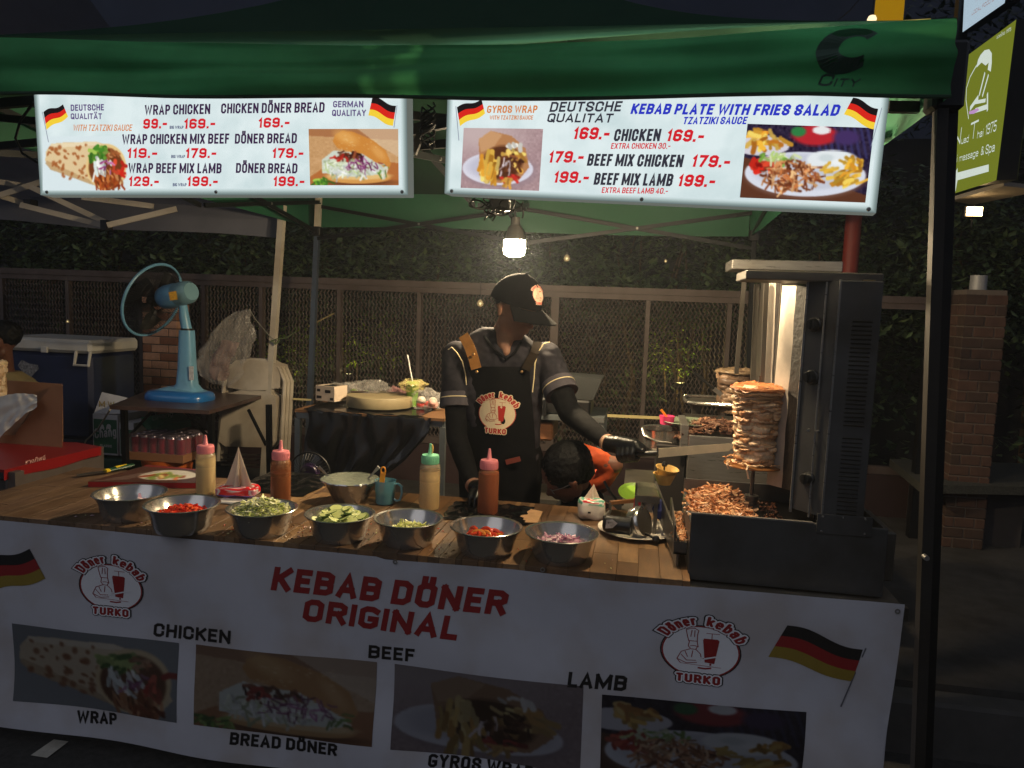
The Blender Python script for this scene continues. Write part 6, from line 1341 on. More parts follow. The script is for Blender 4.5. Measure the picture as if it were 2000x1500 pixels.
def loft(mb, rings, n=24, e=2.4):
    """rings: centre, x half width, y half depth (superellipse), lying level"""
    R_ = []
    for c, rx, ry in rings:
        ring = []
        for k in range(n):
            a = 2*PI*k/n; ca, sa = math.cos(a), math.sin(a); ring.append(mb.vert(Vector(c)+Vector((rx*math.copysign(abs(ca)**(2/e), ca), ry*math.copysign(abs(sa)**(2/e), sa), 0))))
        R_.append(ring)
    mb.face(R_[0]); mb.face(R_[-1][::-1])
    for a, b in zip(R_[:-1], R_[1:]):
        for k in range(n): mb.face((a[k], b[k], b[(k+1)%n], a[(k+1)%n]))
def fold(amp, s1, s2=40, zf=1):
    def f(c):
        n_ = noise.noise(Vector((c.x*s1, c.y*s1, c.z*s1*zf)))+.4*noise.noise(Vector((c.x*s2, c.y*s2, c.z*s2*zf))); return c+Vector((n_*amp*.4, -n_*amp, 0))
    return f
def head(mb, Hc, F, U, s=1.0):
    """cranium, face, jaw, brow, nose, lips, ears: all of one skin"""
    Sd = F.cross(U).normalized(); U = Sd.cross(F).normalized() if Sd.cross(F).dot(U) > 0 else F.cross(Sd).normalized()
    L_ = lambda f, si, u: Hc+F*f*s+Sd*si*s+U*u*s
    A = (F, Sd, U)
    ball(mb, L_(-.012,0,.03), .095*s, .076*s, .088*s, A, 24)
    ball(mb, L_(.026,0,-.03), .062*s, .062*s, .075*s, A, 20)
    ball(mb, L_(.034,0,-.075), .045*s, .046*s, .042*s, A, 18)
    ball(mb, L_(.058,0,-.098), .02*s, .022*s, .018*s, A, 12)          # chin
    for sg in (-1, 1):
        ball(mb, L_(.0,sg*.052,-.055), .03*s, .014*s, .035*s, A, 12)  # jaw corner
        ball(mb, L_(.05,sg*.034,-.028), .024*s, .02*s, .02*s, A, 12)  # cheek
        ball(mb, L_(.07,sg*.028,.012), .02*s, .022*s, .009*s, A, 12)  # brow
        ball(mb, L_(.066,sg*.028,-.006), .014*s, .014*s, .011*s, A, 12)  # eyelid
        for q, r_ in (((-.012,.081,-.012),.014),((-.018,.087,.004),.013),((-.006,.086,.012),.010),((-.010,.080,-.03),.010)): ball(mb, L_(q[0],sg*q[1],q[2]), r_*1.2*s, r_*.6*s, r_*1.2*s, A, 10)
    limb(mb, [L_(.078,0,.006), L_(.09,0,-.018), L_(.1,0,-.034)], [.008*s,.0095*s,.0125*s], 10)
    for sg in (-1, 1): ball(mb, L_(.09,sg*.011,-.038), .009*s, .008*s, .008*s, A, 8)
    ball(mb, L_(.084,0,-.06), .011*s, .023*s, .007*s, A, 12); ball(mb, L_(.081,0,-.071), .011*s, .02*s, .0075*s, A, 12)
    return L_, A
def arr(*q): return [P(u, v, y=y) for u, v, y in q]

# --- the cook
cook = thing('person', 'cook in black cap and apron with long black arm sleeves, cutting meat from the spit', 'person', (P(985,900,y=.95).x, .95, .22))
Hc = P(1008,603,y=.93); Fh = Vector((.80,-.46,-.38)).normalized(); Uh0 = Vector((.26,-.14,.95)).normalized()
nk0, nk1 = P(972,675,y=.98), P(990,638,y=.955)
shL, shR = P(892,695,y=.95), P(1068,697,y=.99)
elL, wrL, haL = P(892,855,y=.86), P(925,950,y=.70), P(940,982,y=.625)
elR, wrR, haR = P(1112,806,y=.86), P(1188,866,y=.62), P(1222,884,y=.54)
hip = P(975,985,y=.97); hip.z = .95
chest = P(975,770,y=.96); waist = P(975,880,y=.965)
b = MB(); L_, A_h = head(b, Hc, Fh, Uh0)
limb(b, [Hc-Fh*.015-A_h[2]*.05, nk1, nk0, nk0+Vector((0,.0,-.05))], [.046,.047,.052,.06]); limb(b, [nk1, P(986,670,y=.905), P(989,688,y=.888)], [.045,.036,.018])
loft(b, [(P(977,655,y=.98),.06,.05),(P(977,680,y=.97),.14,.08),(chest,.165,.1),(waist,.15,.095),(hip,.155,.105),(hip-Vector((0,0,.1)),.15,.1)])
for sh, el, wr in ((shL,elL,wrL),(shR,elR,wrR)): limb(b, [sh, sh.lerp(el,.5), el, el.lerp(wr,.35), wr], [.052,.046,.037,.036,.026])
for sx in (-.085,.085): limb(b, [hip+Vector((sx,0,-.08)), Vector((hip.x+sx*1.1,.97,.60)), Vector((hip.x+sx*1.1,1.0,.30)), Vector((hip.x+sx*1.2,.93,.26))], [.085,.06,.042,.04])
remesh(b, 'body', M_skin, cook, .0065, 5)
# eyes
# shirt
s_ = MB(); loft(s_, [(P(970,640,y=.985),.066,.055),(P(973,652,y=.98),.115,.07),(P(977,672,y=.975),.16,.088),(P(977,700,y=.97),.185,.1),(chest,.182,.115),(waist,.168,.11),(hip,.172,.12),(hip-Vector((0,0,.04)),.172,.12)])
ndir = (nk1-nk0).normalized()
for sh, el, k in ((shL,elL,.62),(shR,elR,.66)):
    e_ = sh.lerp(el, k); limb(s_, [sh, sh.lerp(e_,.5)], [.064,.063]); s_.tube([sh.lerp(e_,.5), e_], [.062,.066], 18)
shirt = remesh(s_, 'shirt', M_shirt, cook, .0075, 4, mod=fold(.013, 13, 42))
# collar, neckline, sleeve bands and pipings
for sh, el, k, lab in ((shL,elL,.62,0),(shR,elR,.66,1)):
    e_ = sh.lerp(el, k); d_ = (el-sh).normalized(); m = MB(); m.tube([e_-d_*.055, e_-d_*.025, e_+d_*.004], [.0672,.0695,.0712], 30); m.build('sleeve_band', M_shirt_hi, cook, smooth=True)
    m = MB(); m.tube([e_-d_*.0345, e_-d_*.0305], [.0702,.0705], 30); m.build('sleeve_piping', M_piping, cook, smooth=True)
def oncloth(pts, yoff): return [P(u, v, y=y-yoff) for u, v, y in pts]
m = MB(); m.tube(arr((874,684,.905),(882,678,.895),(892,688,.872),(903,706,.862),(909,730,.86),(911,752,.862)), .0022, 6); m.build('shoulder_piping', M_piping, cook, smooth=True)
m = MB(); m.tube(arr((1074,668,.93),(1062,671,.905),(1051,688,.885),(1045,710,.872),(1043,740,.865),(1040,766,.862)), .0022, 6); m.build('shoulder_piping', M_piping, cook, smooth=True)
# collar ring
m = MB(); cpts = arr((940,638,.97),(948,660,.905),(966,684,.872),(989,701,.858),(1006,688,.868),(1018,668,.90)); m.tube(cpts, .006, 8, sx=.8); m.build('collar', M_cloth_k, cook, smooth=True)
# apron
def apy(i): return .838+.05*(2*i-1)**2
rows = [(716,914,1033),(740,913,1035),(770,911,1038),(800,908,1041),(840,905,1044),(880,903,1046),(930,901,1048),(985,899,1050),(1080,897,1052),(1220,895,1054)]
def ap(i, j):
    k = j*(len(rows)-1); a = min(int(k), len(rows)-2); f = k-a; v, l, r = [rows[a][q]*(1-f)+rows[a+1][q]*f for q in range(3)]
    u = l+(r-l)*i; v2 = v; dy = .006*noise.noise(Vector((u*.03,v*.02,2)))*(1+j) ; return P(u, v2, y=apy(i)-.012*math.sin(min(1,j*2)*PI*.5)+dy)
m = MB(); m.grid(ap, 40, 60); ao = m.build('apron', M_cloth_k, cook, smooth=True, ang=80)
sol = MB(); 
def strap(pts, w_, m_, nm='apron_strap'):
    m__ = MB()
    for a, b_ in zip(pts[:-1], pts[1:]): m__.bar(a, b_+(b_-a)*.06, w_, .004, up=(0,-1,.3))
    return m__.build(nm, m_, cook)
strap(arr((905,655,.893),(916,675,.862),(925,700,.845),(930,719,.836)), .042, M_tan)
strap(arr((1050,668,.93),(1044,690,.875),(1034,708,.85),(1027,722,.838)), .036, mat('dark_leather', (40,33,26), .95, 0, .2, 30, spec=.08))
for (u, v) in ((931,726),(1019,726),(925,692)):
    q = P(u, v, y=.832); m = MB(); m.lathe([(.0055,-.002),(.006,.002),(.003,.004),(0,.003)], q, 14, axis=(0,-1,0)); m.build('rivet', mat('brass_rivet', (190,150,100), .3, 1), cook, smooth=True)
m = MB(); m.bar(P(988,903,y=.818), P(1016,896,y=.818), .004, .02, up=(0,0,1)); m.build('pocket_label', mat('leather_label', (120,54,40), .6), cook)
LP = Plane((0,.822,1.2), (0,-1,0)); lc = LP(970,808)
axl, axr = P(912,800,y=.83).x, P(1038,800,y=.83).x
def onap(p): i = (p.x-axl)/(axr-axl); return Vector((p.x, apy(i)-.012-.0045+(p.y-.822), p.z))
M_lr = mat('logo_red_print', (178,44,36), .6, 0, .05, 20); M_lc = mat('logo_cream_print', (222,204,170), .6, 0, .05, 20)
logo(cook, lc, Vector((1.1,0,-.02)), Vector((.02,0,1)).normalized(), Vector((0,-1,0)), pxm(84, lc), M_lr, M_lc, None, .0015, onap)
# arms in black sleeves, gloves
s_ = MB(); limb(s_, [shL.lerp(elL,.5), elL, elL.lerp(wrL,.35), wrL+(wrL-elL).normalized()*-.01], [.052,.044,.043,.032]); remesh(s_, 'arm_sleeve', M_sleeve, cook, .007, 3, mod=fold(.003, 40))
s_ = MB(); limb(s_, [shR.lerp(elR,.5), elR, elR.lerp(wrR,.35), wrR.lerp(elR,.06)], [.053,.046,.043,.031]); remesh(s_, 'arm_sleeve', M_sleeve, cook, .007, 3, mod=fold(.003, 40))
m = MB(); dR = (haR-wrR).normalized(); m.tube([wrR.lerp(elR,.05), wrR+dR*.006], [.031,.031], 20); m.build('bare_wrist', M_skin, cook, smooth=True)
# knife
kh0, kh1, kt = P(1208,889,y=.555), P(1286,885,y=.475), P(1440,872,y=.325)
K = (kt-kh0).normalized()
kf = thing('kebab_knife', 'long bladed kebab knife held in the cook\'s gloved hand against the chicken spit', 'knife', kh0)
m = MB(); m.tube([kh0, kh0+K*.01, kh1-K*.01, kh1], [.010,.013,.013,.012], 12, sx=.75); m.build('handle', M_black, kf, smooth=True)
m = MB(); up = Vector((0,0,1)); m.prism([kh1+up*.016, kh1-up*.016, kh1.lerp(kt,.9)-up*.013, kt+up*.006, kh1.lerp(kt,.9)+up*.012], Vector((.0,.002,0))); m.build('blade', mat('worn_knife_steel', (206,192,164), .36, .35, .15, 20), kf)
# right glove gripping the handle
g_ = MB(); side = K.cross(Vector((0,0,1))).normalized(); side = side if side.y < 0 else -side   # towards the camera
upk = side.cross(K); upk = upk if upk.z > 0 else -upk
hc = kh0.lerp(kh1, .42)
limb(g_, [wrR, wrR.lerp(hc,.45)+upk*.012, hc+upk*.028-side*.008], [.031,.034,.026], 14)
ball(g_, hc+upk*.016-side*.016-K*.005, .044, .024, .028, (K, side, upk), 16)
for k, (l_, r_) in enumerate(((.95,.0098),(1.0,.0102),(.97,.0098),(.82,.0088))):
    c0 = kh0+K*(.072-.0205*k); R = .0215; pts = []
    for a in (100, 55, 5, -50, -110, -165): an = math.radians(a if a > 0 else a*l_); pts.append(c0+side*(math.cos(an)*R)+upk*(math.sin(an)*R)+K*.003*(k-1.5)*.2)
    limb(g_, pts, [r_*1.12, r_*1.12, r_*1.08, r_*1.02, r_*.95, r_*.85], 10)
tb = hc+upk*.024-K*.005; limb(g_, [tb-side*.008, tb+K*.022+upk*.003+side*.004, kh0+K*.092+upk*.017+side*.010, kh0+K*.108+upk*.011+side*.014], [.015,.013,.0115,.0095], 10)
remesh(g_, 'glove', M_rubber, cook, .0036, 2)
m = MB(); m.tube([wrR-dR*.004, wrR+dR*.004], [.0335,.0335], 20); m.build('glove_cuff', mat('glove_cuff', (180,140,110), .5), cook, smooth=True)
# left glove resting on the counter
g_ = MB(); top_ = ZC+.022; hp = Vector((haL.x+.005, haL.y, ZC+.05)); limb(g_, [wrL, wrL.lerp(hp,.6)], [.03,.033])
ball(g_, hp, .038, .046, .022, n=14)
for k in range(4):
    bx = hp+Vector((-.026+.018*k, -.034+.004*abs(k-1.5), .004)); ln = (.052,.06,.057,.044)[k]
    limb(g_, [bx, bx+Vector((.002*(k-1.5),-ln*.45,.006)), bx+Vector((.004*(k-1.5),-ln*.85,-.014)), Vector((bx.x+.004*(k-1.5), bx.y-ln*1.0, ZC+.012))], [.0108,.0102,.0095,.0082], 10)
limb(g_, [hp+Vector((.03,.01,0)), hp+Vector((.05,-.014,-.006)), hp+Vector((.052,-.04,-.024))], [.014,.0115,.0095], 10)
remesh(g_, 'glove', M_rubber, cook, .0038, 2)
m = MB(); m.tube([wrL.lerp(elL,.04), wrL.lerp(hp,.12)], [.0325,.0325], 20); m.build('bare_wrist', M_skin, cook, smooth=True)
# hair under the cap
m = MB(); ball(m, L_(-.026,0,.028), .088, .079, .062, A_h, 24); remesh(m, 'hair', M_hair, cook, .006, 1, mod=lambda c: c+Vector((0,0,.002))*noise.noise(c*120))
# cap
Sd, Uu = A_h[1], A_h[2]; cc = L_(-.012, 0, .035)
def dome(i, j):
    a = 2*PI*i; ph = j*PI/2*.999; r1, r2, r3 = .112, .098, .112
    p = cc+Fh*(math.cos(a)*math.cos(ph)*r1)+Sd*(math.sin(a)*math.cos(ph)*r2)+Uu*(math.sin(ph)**.9*r3-.014*(1-math.cos(a))*math.cos(ph)*.8)
    seam = 1-.012*max(0, 1-abs(((i*6) % 1)-.0)*40); return cc+(p-cc)*seam
m = MB(); m.grid(dome, 72, 20); m.build('cap', M_cloth_k, cook, smooth=True, ang=80)
def brim(i, j):
    a = (i-.5)*2.3; r0 = .109; ext = .092*math.cos(a*.62)**.8; f = math.cos(a)*r0+ext*j*math.cos(a*.35); s2 = math.sin(a)*.099+ext*j*math.sin(a*.35)
    return cc+Fh*f+Sd*s2+Uu*(.0-.004-.016*j-.022*(i-.5)**2*4*j)
m = MB(); m.grid(brim, 30, 10); o_b = m.build('cap_brim', M_cloth_k, cook, smooth=True, ang=80)
m = MB(); m.grid(lambda i, j: brim(i, j)-Uu*.004, 30, 10); m.build('cap_brim_underside', M_cloth_k, cook, smooth=True, ang=80)
m = MB(); ball(m, cc+Uu*.112, .007, .007, .004, A_h, 10); m.build('cap_button', M_cloth_k, cook, smooth=True)
lgp = P(1056,577,y=.85); d_ = (lgp-cc)
def oncap(p):
    q = p-cc; f, s2, u_ = q.dot(Fh), q.dot(Sd), q.dot(Uu); k = 1/math.sqrt((f/.1135)**2+(s2/.0995)**2+(u_/.1135)**2); off_ = max(0, 0)
    return cc+q*k*(1+.004+.02*layer_[0])
layer_ = [0]
nn = (Fh*.66+Sd*.72+Uu*.25).normalized(); 
nn = nn if nn.dot(CAM-cc) > 0 else nn
# direction from the cap centre to where the badge shows
best = None
for a in range(-40, 100, 2):
    for e in range(-5, 60, 2):
        d1 = Fh*math.cos(math.radians(a))*math.cos(math.radians(e))+Sd*math.sin(math.radians(a))*math.cos(math.radians(e))+Uu*math.sin(math.radians(e))
        q = cc+d1*.108; dd_ = (q-CAM); z_ = dd_.dot(_f); uu, vv = 1000+FPX*dd_.dot(_r)/z_, 750-FPX*dd_.dot(_u)/z_
        if d1.dot((CAM-q).normalized()) > .05:
            er = (uu-1050)**2+(vv-577)**2
            if best is None or er < best[0]: best = (er, d1)
nn = best[1].normalized(); lp = cc+nn*.115; Xl = Uu.cross(nn).normalized(); Ul = nn.cross(Xl).normalized()
def oncap2(p):
    h = (p-lp).dot(nn); p0 = p-nn*h; q = p0-cc; f, s2, u_ = q.dot(Fh), q.dot(Sd), q.dot(Uu); k = 1/math.sqrt((f/.112)**2+(s2/.098)**2+(u_/.112)**2); return cc+q*k*1.008+nn*h
logo(cook, lp, Xl, Ul, nn, .088, mat('logo_bright_red', (206,54,40), .6), mat('logo_badge_cream', (226,206,180), .6), None, .002, oncap2)
# trousers and shoes
s_ = MB()
for sx in (-.085,.085): limb(s_, [hip+Vector((sx,0,-.05)), Vector((hip.x+sx*1.1,.97,.60)), Vector((hip.x+sx*1.1,1.0,.29))], [.1,.072,.055])
loft(s_, [(hip+Vector((0,0,.02)),.17,.118),(hip-Vector((0,0,.14)),.17,.115)]); remesh(s_, 'trousers', M_cloth_k, cook, .012, 3)
for sx in (-.1,.1): s_ = MB(); ball(s_, (hip.x+sx,.93,.26), .045, .12, .042, n=16); remesh(s_, 'shoe', M_black, cook, .01, 2)

# --- the man bending down behind the counter
mn = thing('person', 'black haired man bending low behind the counter, orange sleeved arm behind his head', 'person', (P(1150,950,y=1.0).x, 1.0, .22))
H2 = P(1104,927,y=.80); F2 = Vector((-.80,-.12,-.58)).normalized(); U2 = Vector((-.45,-.45,.75)); U2 = (U2-F2*U2.dot(F2)).normalized()
b = MB(); L2, A2 = head(b, H2, F2, U2, .98)
nb = P(1140,985,y=.95); limb(b, [H2-F2*.04, H2.lerp(nb,.6), nb], [.055,.055,.07])
loft(b, [(nb+Vector((.02,0,.0)),.1,.09),(nb+Vector((.04,.05,-.1)),.17,.12),(nb+Vector((.06,.1,-.3)),.16,.12),(nb+Vector((.06,.12,-.42)),.15,.12)])
for sx in (-.1,.14): limb(b, [nb+Vector((.06+sx*.6,.12,-.42)), nb+Vector((.06+sx,-.15,-.38)), nb+Vector((.06+sx,-.02,-.56))], [.08,.06,.04])
s0, e0, h0 = P(1172,945,y=.98), P(1200,908,y=.88), P(1142,893,y=.865)
limb(b, [s0, e0, h0], [.042,.036,.028]); remesh(b, 'body', M_skin2, mn, .0075, 4)
s_ = MB(); limb(s_, [P(1146,942,y=.93), P(1178,934,y=.905), P(1195,912,y=.885), P(1170,897,y=.875), P(1136,884,y=.87)], [.044,.042,.037,.041,.038], 18)
remesh(s_, 'sleeve', mat('orange_sleeve', (206,84,38), .7, 0, .12, 20, .3, 120), mn, .006, 3, mod=fold(.004, 30, 70))
s_ = MB(); loft(s_, [(nb+Vector((.0,0,.0)),.11,.1),(nb+Vector((.04,.05,-.1)),.19,.14),(nb+Vector((.06,.1,-.3)),.18,.14),(nb+Vector((.06,.12,-.42)),.17,.14)]); limb(s_, [H2.lerp(nb,.45), nb], [.068,.09]); remesh(s_, 'shirt', M_cloth_k, mn, .01, 3, mod=fold(.006, 16))
s_ = MB(); ball(s_, L2(-.03,0,.04), .104*1.0, .089, .092, A2, 26); ball(s_, L2(-.062,0,-.012), .058, .07, .058, A2, 20)
remesh(s_, 'hair', M_hair, mn, .0045, 1, mod=lambda c: c+(c-L2(-.03,0,.02)).normalized()*(.005*noise.noise(c*26)+.003*noise.noise(c*95)))
hs = MB(); ctr = L2(-.03,0,.03)
for k in range(2600):
    d1 = Vector((random.gauss(0,1),random.gauss(0,1),random.gauss(0,1))).normalized(); q = ctr+A2[0]*d1.x*.102+A2[1]*d1.y*.088+A2[2]*d1.z*.09
    if d1.x > .55 or (d1.x > .1 and d1.z < -.2): continue
    t_ = d1.cross(Vector((random.random(),random.random(),random.random()))).normalized()*.6+d1*.35; w_ = t_.cross(d1).normalized()*.0009
    e_ = q+t_*random.uniform(.010,.02); hs.face((hs.vert(q-w_), hs.vert(q+w_), hs.vert(e_)))
hs.build('hair_tufts', M_hair, mn, kind='stuff')
m = MB(); e1 = L2(-.012,0,0); 
for sg in (1,-1):
    m.tube([L2(.075,sg*.045,-.0), L2(.03,sg*.074,.004), L2(-.012,sg*.084,.006)], .002, 6)
    ringp = [L2(.078+.002*math.cos(k*PI/8), sg*.028+.021*math.cos(k*PI/8), -.006+.017*math.sin(k*PI/8)) for k in range(17)]; m.tube(ringp, .0018, 6)
m.build('glasses', M_steel, mn, smooth=True)
# --- the man sitting at the far left
m3 = thing('person', 'man in a khaki shirt cut by the left edge beside the blue cool box', 'person', (P(0,760,y=1.7).x, 1.7, .22))
H3 = P(0,668,y=1.75); F3 = Vector((-.8,-.5,-.2)).normalized(); U3 = Vector((-.1,0,1))
b = MB(); L3, A3 = head(b, H3, F3, U3, 1.0); nb3 = P(6,728,y=1.8); limb(b, [H3-A3[2]*.05, nb3], [.052,.06]); loft(b, [(nb3,.08,.07),(nb3-Vector((0,0,.08)),.19,.11),(nb3-Vector((0,0,.4)),.16,.12)])
for sx in (-.1,.1): limb(b, [nb3+Vector((sx,0,-.4)), nb3+Vector((sx,-.35,-.42)), Vector((nb3.x+sx,nb3.y-.36,.3))], [.08,.06,.045])
remesh(b, 'body', mat('skin_brown', (96,62,48), .5, 0, .08, 30, sss=.1), m3, .01, 4)
s_ = MB(); loft(s_, [(nb3+Vector((.01,0,.01)),.085,.08),(nb3-Vector((-.0,0,.04)),.185,.12),(nb3-Vector((0,0,.14)),.215,.14),(nb3-Vector((0,0,.42)),.19,.15)]); limb(s_, [nb3+Vector((.18,0,-.1)), nb3+Vector((.2,-.06,-.3))], [.07,.06]); remesh(s_, 'shirt', mat('khaki_shirt', (128,112,72), .85, 0, .1, 20), m3, .011, 3, mod=fold(.006, 16))
s_ = MB(); ball(s_, L3(-.028,0,.04), .098, .085, .085, A3, 24); remesh(s_, 'hair', M_hair, m3, .006, 1, mod=lambda c: c+(c-L3(0,0,0)).normalized()*.006*noise.noise(c*60))

# ------------------------------------------------------------------ blue table fan on a folding table
FT = thing('folding_table', 'dark brown folding table carrying the blue fan', 'table', (P(380,790,y=2.0).x, 2.0, .22))
zf = P(400,790,y=2.0).z
q = [P(214,792,z=zf), P(300,758,z=zf), P(545,762,z=zf), P(408,802,z=zf)]; 
m = MB(); m.prism([q[0],q[3],q[2],q[1]], (0,0,-.022)); m.build('table_top', mat('brown_laminate', (76,60,56), .35, 0, .25, 8, .05, dirt=.3), FT)
for (u, v) in ((242,795),(525,790),(412,800),(300,770)):
    a = P(u, v, z=zf-.024); m = MB(); m.bar(a, Vector((a.x+.01,a.y,.22)), .03, .03, up=(0,1,0)); m.build('leg', M_dbar, FT)
for (a_, b_) in (((245,860),(300,800)),((520,870),(485,800)),((412,860),(360,802))):
    m = MB(); m.bar(P(*a_,y=2.0), P(*b_,y=2.05), .012, .016); m.build('brace', M_dbar, FT)
M_blue = mat('sky_blue_plastic', (108,162,196), .3, 0, .07, 12, coat=.3, dirt=.12); M_blue2 = mat('deep_blue_plastic', (34,104,172), .28, 0, .06, 12, coat=.3)
M_bluepale = mat('pale_grey_blue_plastic', (108,146,160), .4, 0, .06, 20)
fc = P(352,780,z=zf); fan = thing('table_fan', 'light blue table fan tilted to the left on the folding table', 'fan', Vector((fc.x,fc.y,zf)))
s1 = pxm(1, fc)
def fp(u, v, dy=0): return P(u, v, y=fc.y+dy)
# base: low rounded wedge
def rbox(rings, name, m_, par, e=3.2, n=36): mb_ = MB(); loft(mb_, rings, n, e); return mb_.build(name, m_, par, smooth=True, ang=50)
bc = Vector((fc.x, fc.y, zf)); rbox([(bc+Vector((0,0,.0)),.235*.85,.13),(bc+Vector((0,0,.012)),.24*.85,.135),(bc+Vector((0,0,.035)),.235*.85,.13),(bc+Vector((0,0,.05)),.19,.11),(bc+Vector((0,0,.06)),.12,.08)][:5], 'base', M_blue2, fan)
rbox([(bc+Vector((.0,.004,.046)),.185,.105),(bc+Vector((.0,.01,.064)),.13,.08),(bc+Vector((.0,.01,.08)),.075,.055)], 'base_cover', M_blue, fan)
nk = fp(365,645); bt0 = fp(366,762)
rbox([(Vector((bt0.x-.002,fc.y,zf+.06)),.10,.06),(Vector((bt0.x,fc.y,zf+.10)),.062,.05),(Vector((bt0.x,fc.y,zf+.2)),.052,.045),(Vector((nk.x,fc.y,nk.z)),.042,.038)], 'column', M_blue, fan)
m = MB(); pa_ = fp(372,730,-.06); m.box((pa_.x-.016,fc.y-.0515,pa_.z-.04),(pa_.x+.014,fc.y-.049,pa_.z+.045)); m.build('paper_tag', mat('white_tag', (200,200,200), .6, 0, .3, 60), fan)
m = MB(); m.tube([nk-Vector((0,0,.004)), nk+Vector((0,0,.012))], .036, 24, up=(0,-1,0)); m.build('neck_ring', M_black, fan, smooth=True)
m = MB(); m.tube([nk, fp(360,620), fp(358,600), fp(350,585)], [.032,.03,.026,.024], 16); m.build('neck', M_blue, fan, smooth=True)
hd_ = fp(352,575); FD = Vector((-.90,-.05,.28)).normalized(); FD = (fp(312,584,-.02)-fp(372,568,.04)).normalized()
hc0, hc1 = fp(374,569,-.05), fp(316,583,.03)
r_ = pxm(23, hc0); dv = (hc1-hc0).normalized(); Lm = (hc1-hc0).length
m = MB(); prm_ = [(0,0),(r_*.75,0),(r_*.95,Lm*.08),(r_,Lm*.25),(r_,Lm*.42)]; m.lathe(prm_, hc0, 36, axis=dv); m.build('motor_rear', M_bluepale, fan, smooth=True, ang=50)
m = MB(); m.lathe([(r_*1.0,Lm*.425),(r_*1.04,Lm*.5),(r_*1.04,Lm*.78),(r_*.95,Lm*.92),(r_*.6,Lm),(0,Lm)], hc0, 36, axis=dv); m.build('motor_housing', M_blue, fan, smooth=True, ang=50)
m = MB(); a = fp(352,551,0); m.tube([a, a+Vector((-.002,0,.022)), a+Vector((-.008,0,.032))], [.005,.0045,.004], 8); m.build('pull_knob', M_blue, fan, smooth=True)
m = MB(); q = Plane(hc0+Vector((0,-r_*1.06,0)), (0,-1,.0)); m.poly([q(333,587)+Vector((0,-.004,0)), q(348,585)+Vector((0,-.004,0)), q(345,568)+Vector((0,-.004,0)), q(330,571)+Vector((0,-.004,0))]); m.build('yellow_sticker', mat('yellow_sticker', (214,160,40), .4, 0, .3, 90), fan)
for k in range(5):
    for j in range(4):
        q_ = hc0+dv*(Lm*.06+.006*k); m = None
# cage: disc perpendicular to dv, tilted: rim passes px (255..), centre
cc_ = P(299,586,y=fc.y+.06); ax_ = Vector((-.94,.12,.33)).normalized(); Rf = pxm(72, cc_)*1.02
t1 = ax_.cross(Vector((0,0,1))).normalized(); t2 = t1.cross(ax_).normalized()
m = MB(); m.tube([cc_+t1*math.cos(2*PI*k/60)*Rf+t2*math.sin(2*PI*k/60)*Rf for k in range(61)], .009, 8, sx=1); m.build('cage_ring', M_blue, fan, smooth=True)
m = MB()
for k in range(96):
    a = 2*PI*k/96; d_ = t1*math.cos(a)+t2*math.sin(a)
    m.tube([cc_-ax_*.05+d_*.045, cc_-ax_*.055+d_*Rf*.5, cc_-ax_*.045+d_*Rf*.85, cc_+d_*Rf], .0015, 4, cap=False)
    m.tube([cc_+ax_*.055+d_*.04, cc_+ax_*.06+d_*Rf*.5, cc_+ax_*.045+d_*Rf*.85, cc_+d_*Rf], .0015, 4, cap=False)
for rr_ in (.35,.6,.8): 
    for s_x in (-1,1): m.tube([cc_+ax_*.056*s_x+t1*math.cos(2*PI*k/48)*Rf*rr_+t2*math.sin(2*PI*k/48)*Rf*rr_ for k in range(49)], .0013, 4)
m.build('wire_guard', M_wire, fan, kind='stuff')
for b_ in range(3):
    m = MB(); a0 = b_*2*PI/3+.4
    def bl(i, j):
        r = .03+(Rf*.84-.03)*j; a = a0+(i-.5)*(1.15 if j > .3 else .8)+.35*j; return cc_+(t1*math.cos(a)+t2*math.sin(a))*r+ax_*((i-.5)*.055*(1-.3*j))
    m.grid(bl, 10, 10); m.build('blade', mat('smoky_blade', (22,24,28), .4, 0, .1, 20, alpha=.92), fan, smooth=True)
m = MB(); m.lathe([(0,-.03),(.035,-.03),(.036,.02),(.02,.032),(0,.034)], cc_, 28, axis=ax_); m.tube([cc_-ax_*.02, hc1], .016, 12); m.build('hub', M_black, fan, smooth=True)
m = MB(); m.tube([P(215,800,z=zf-.01), P(190,840,y=2.1), P(168,860,y=2.15), P(158,884,y=2.2)], .005, 6); tag(m.build('power_cord', mat('pale_cord', (150,140,124), .5), smooth=True), 'pale cord hanging from the left corner of the fan table', 'cord')

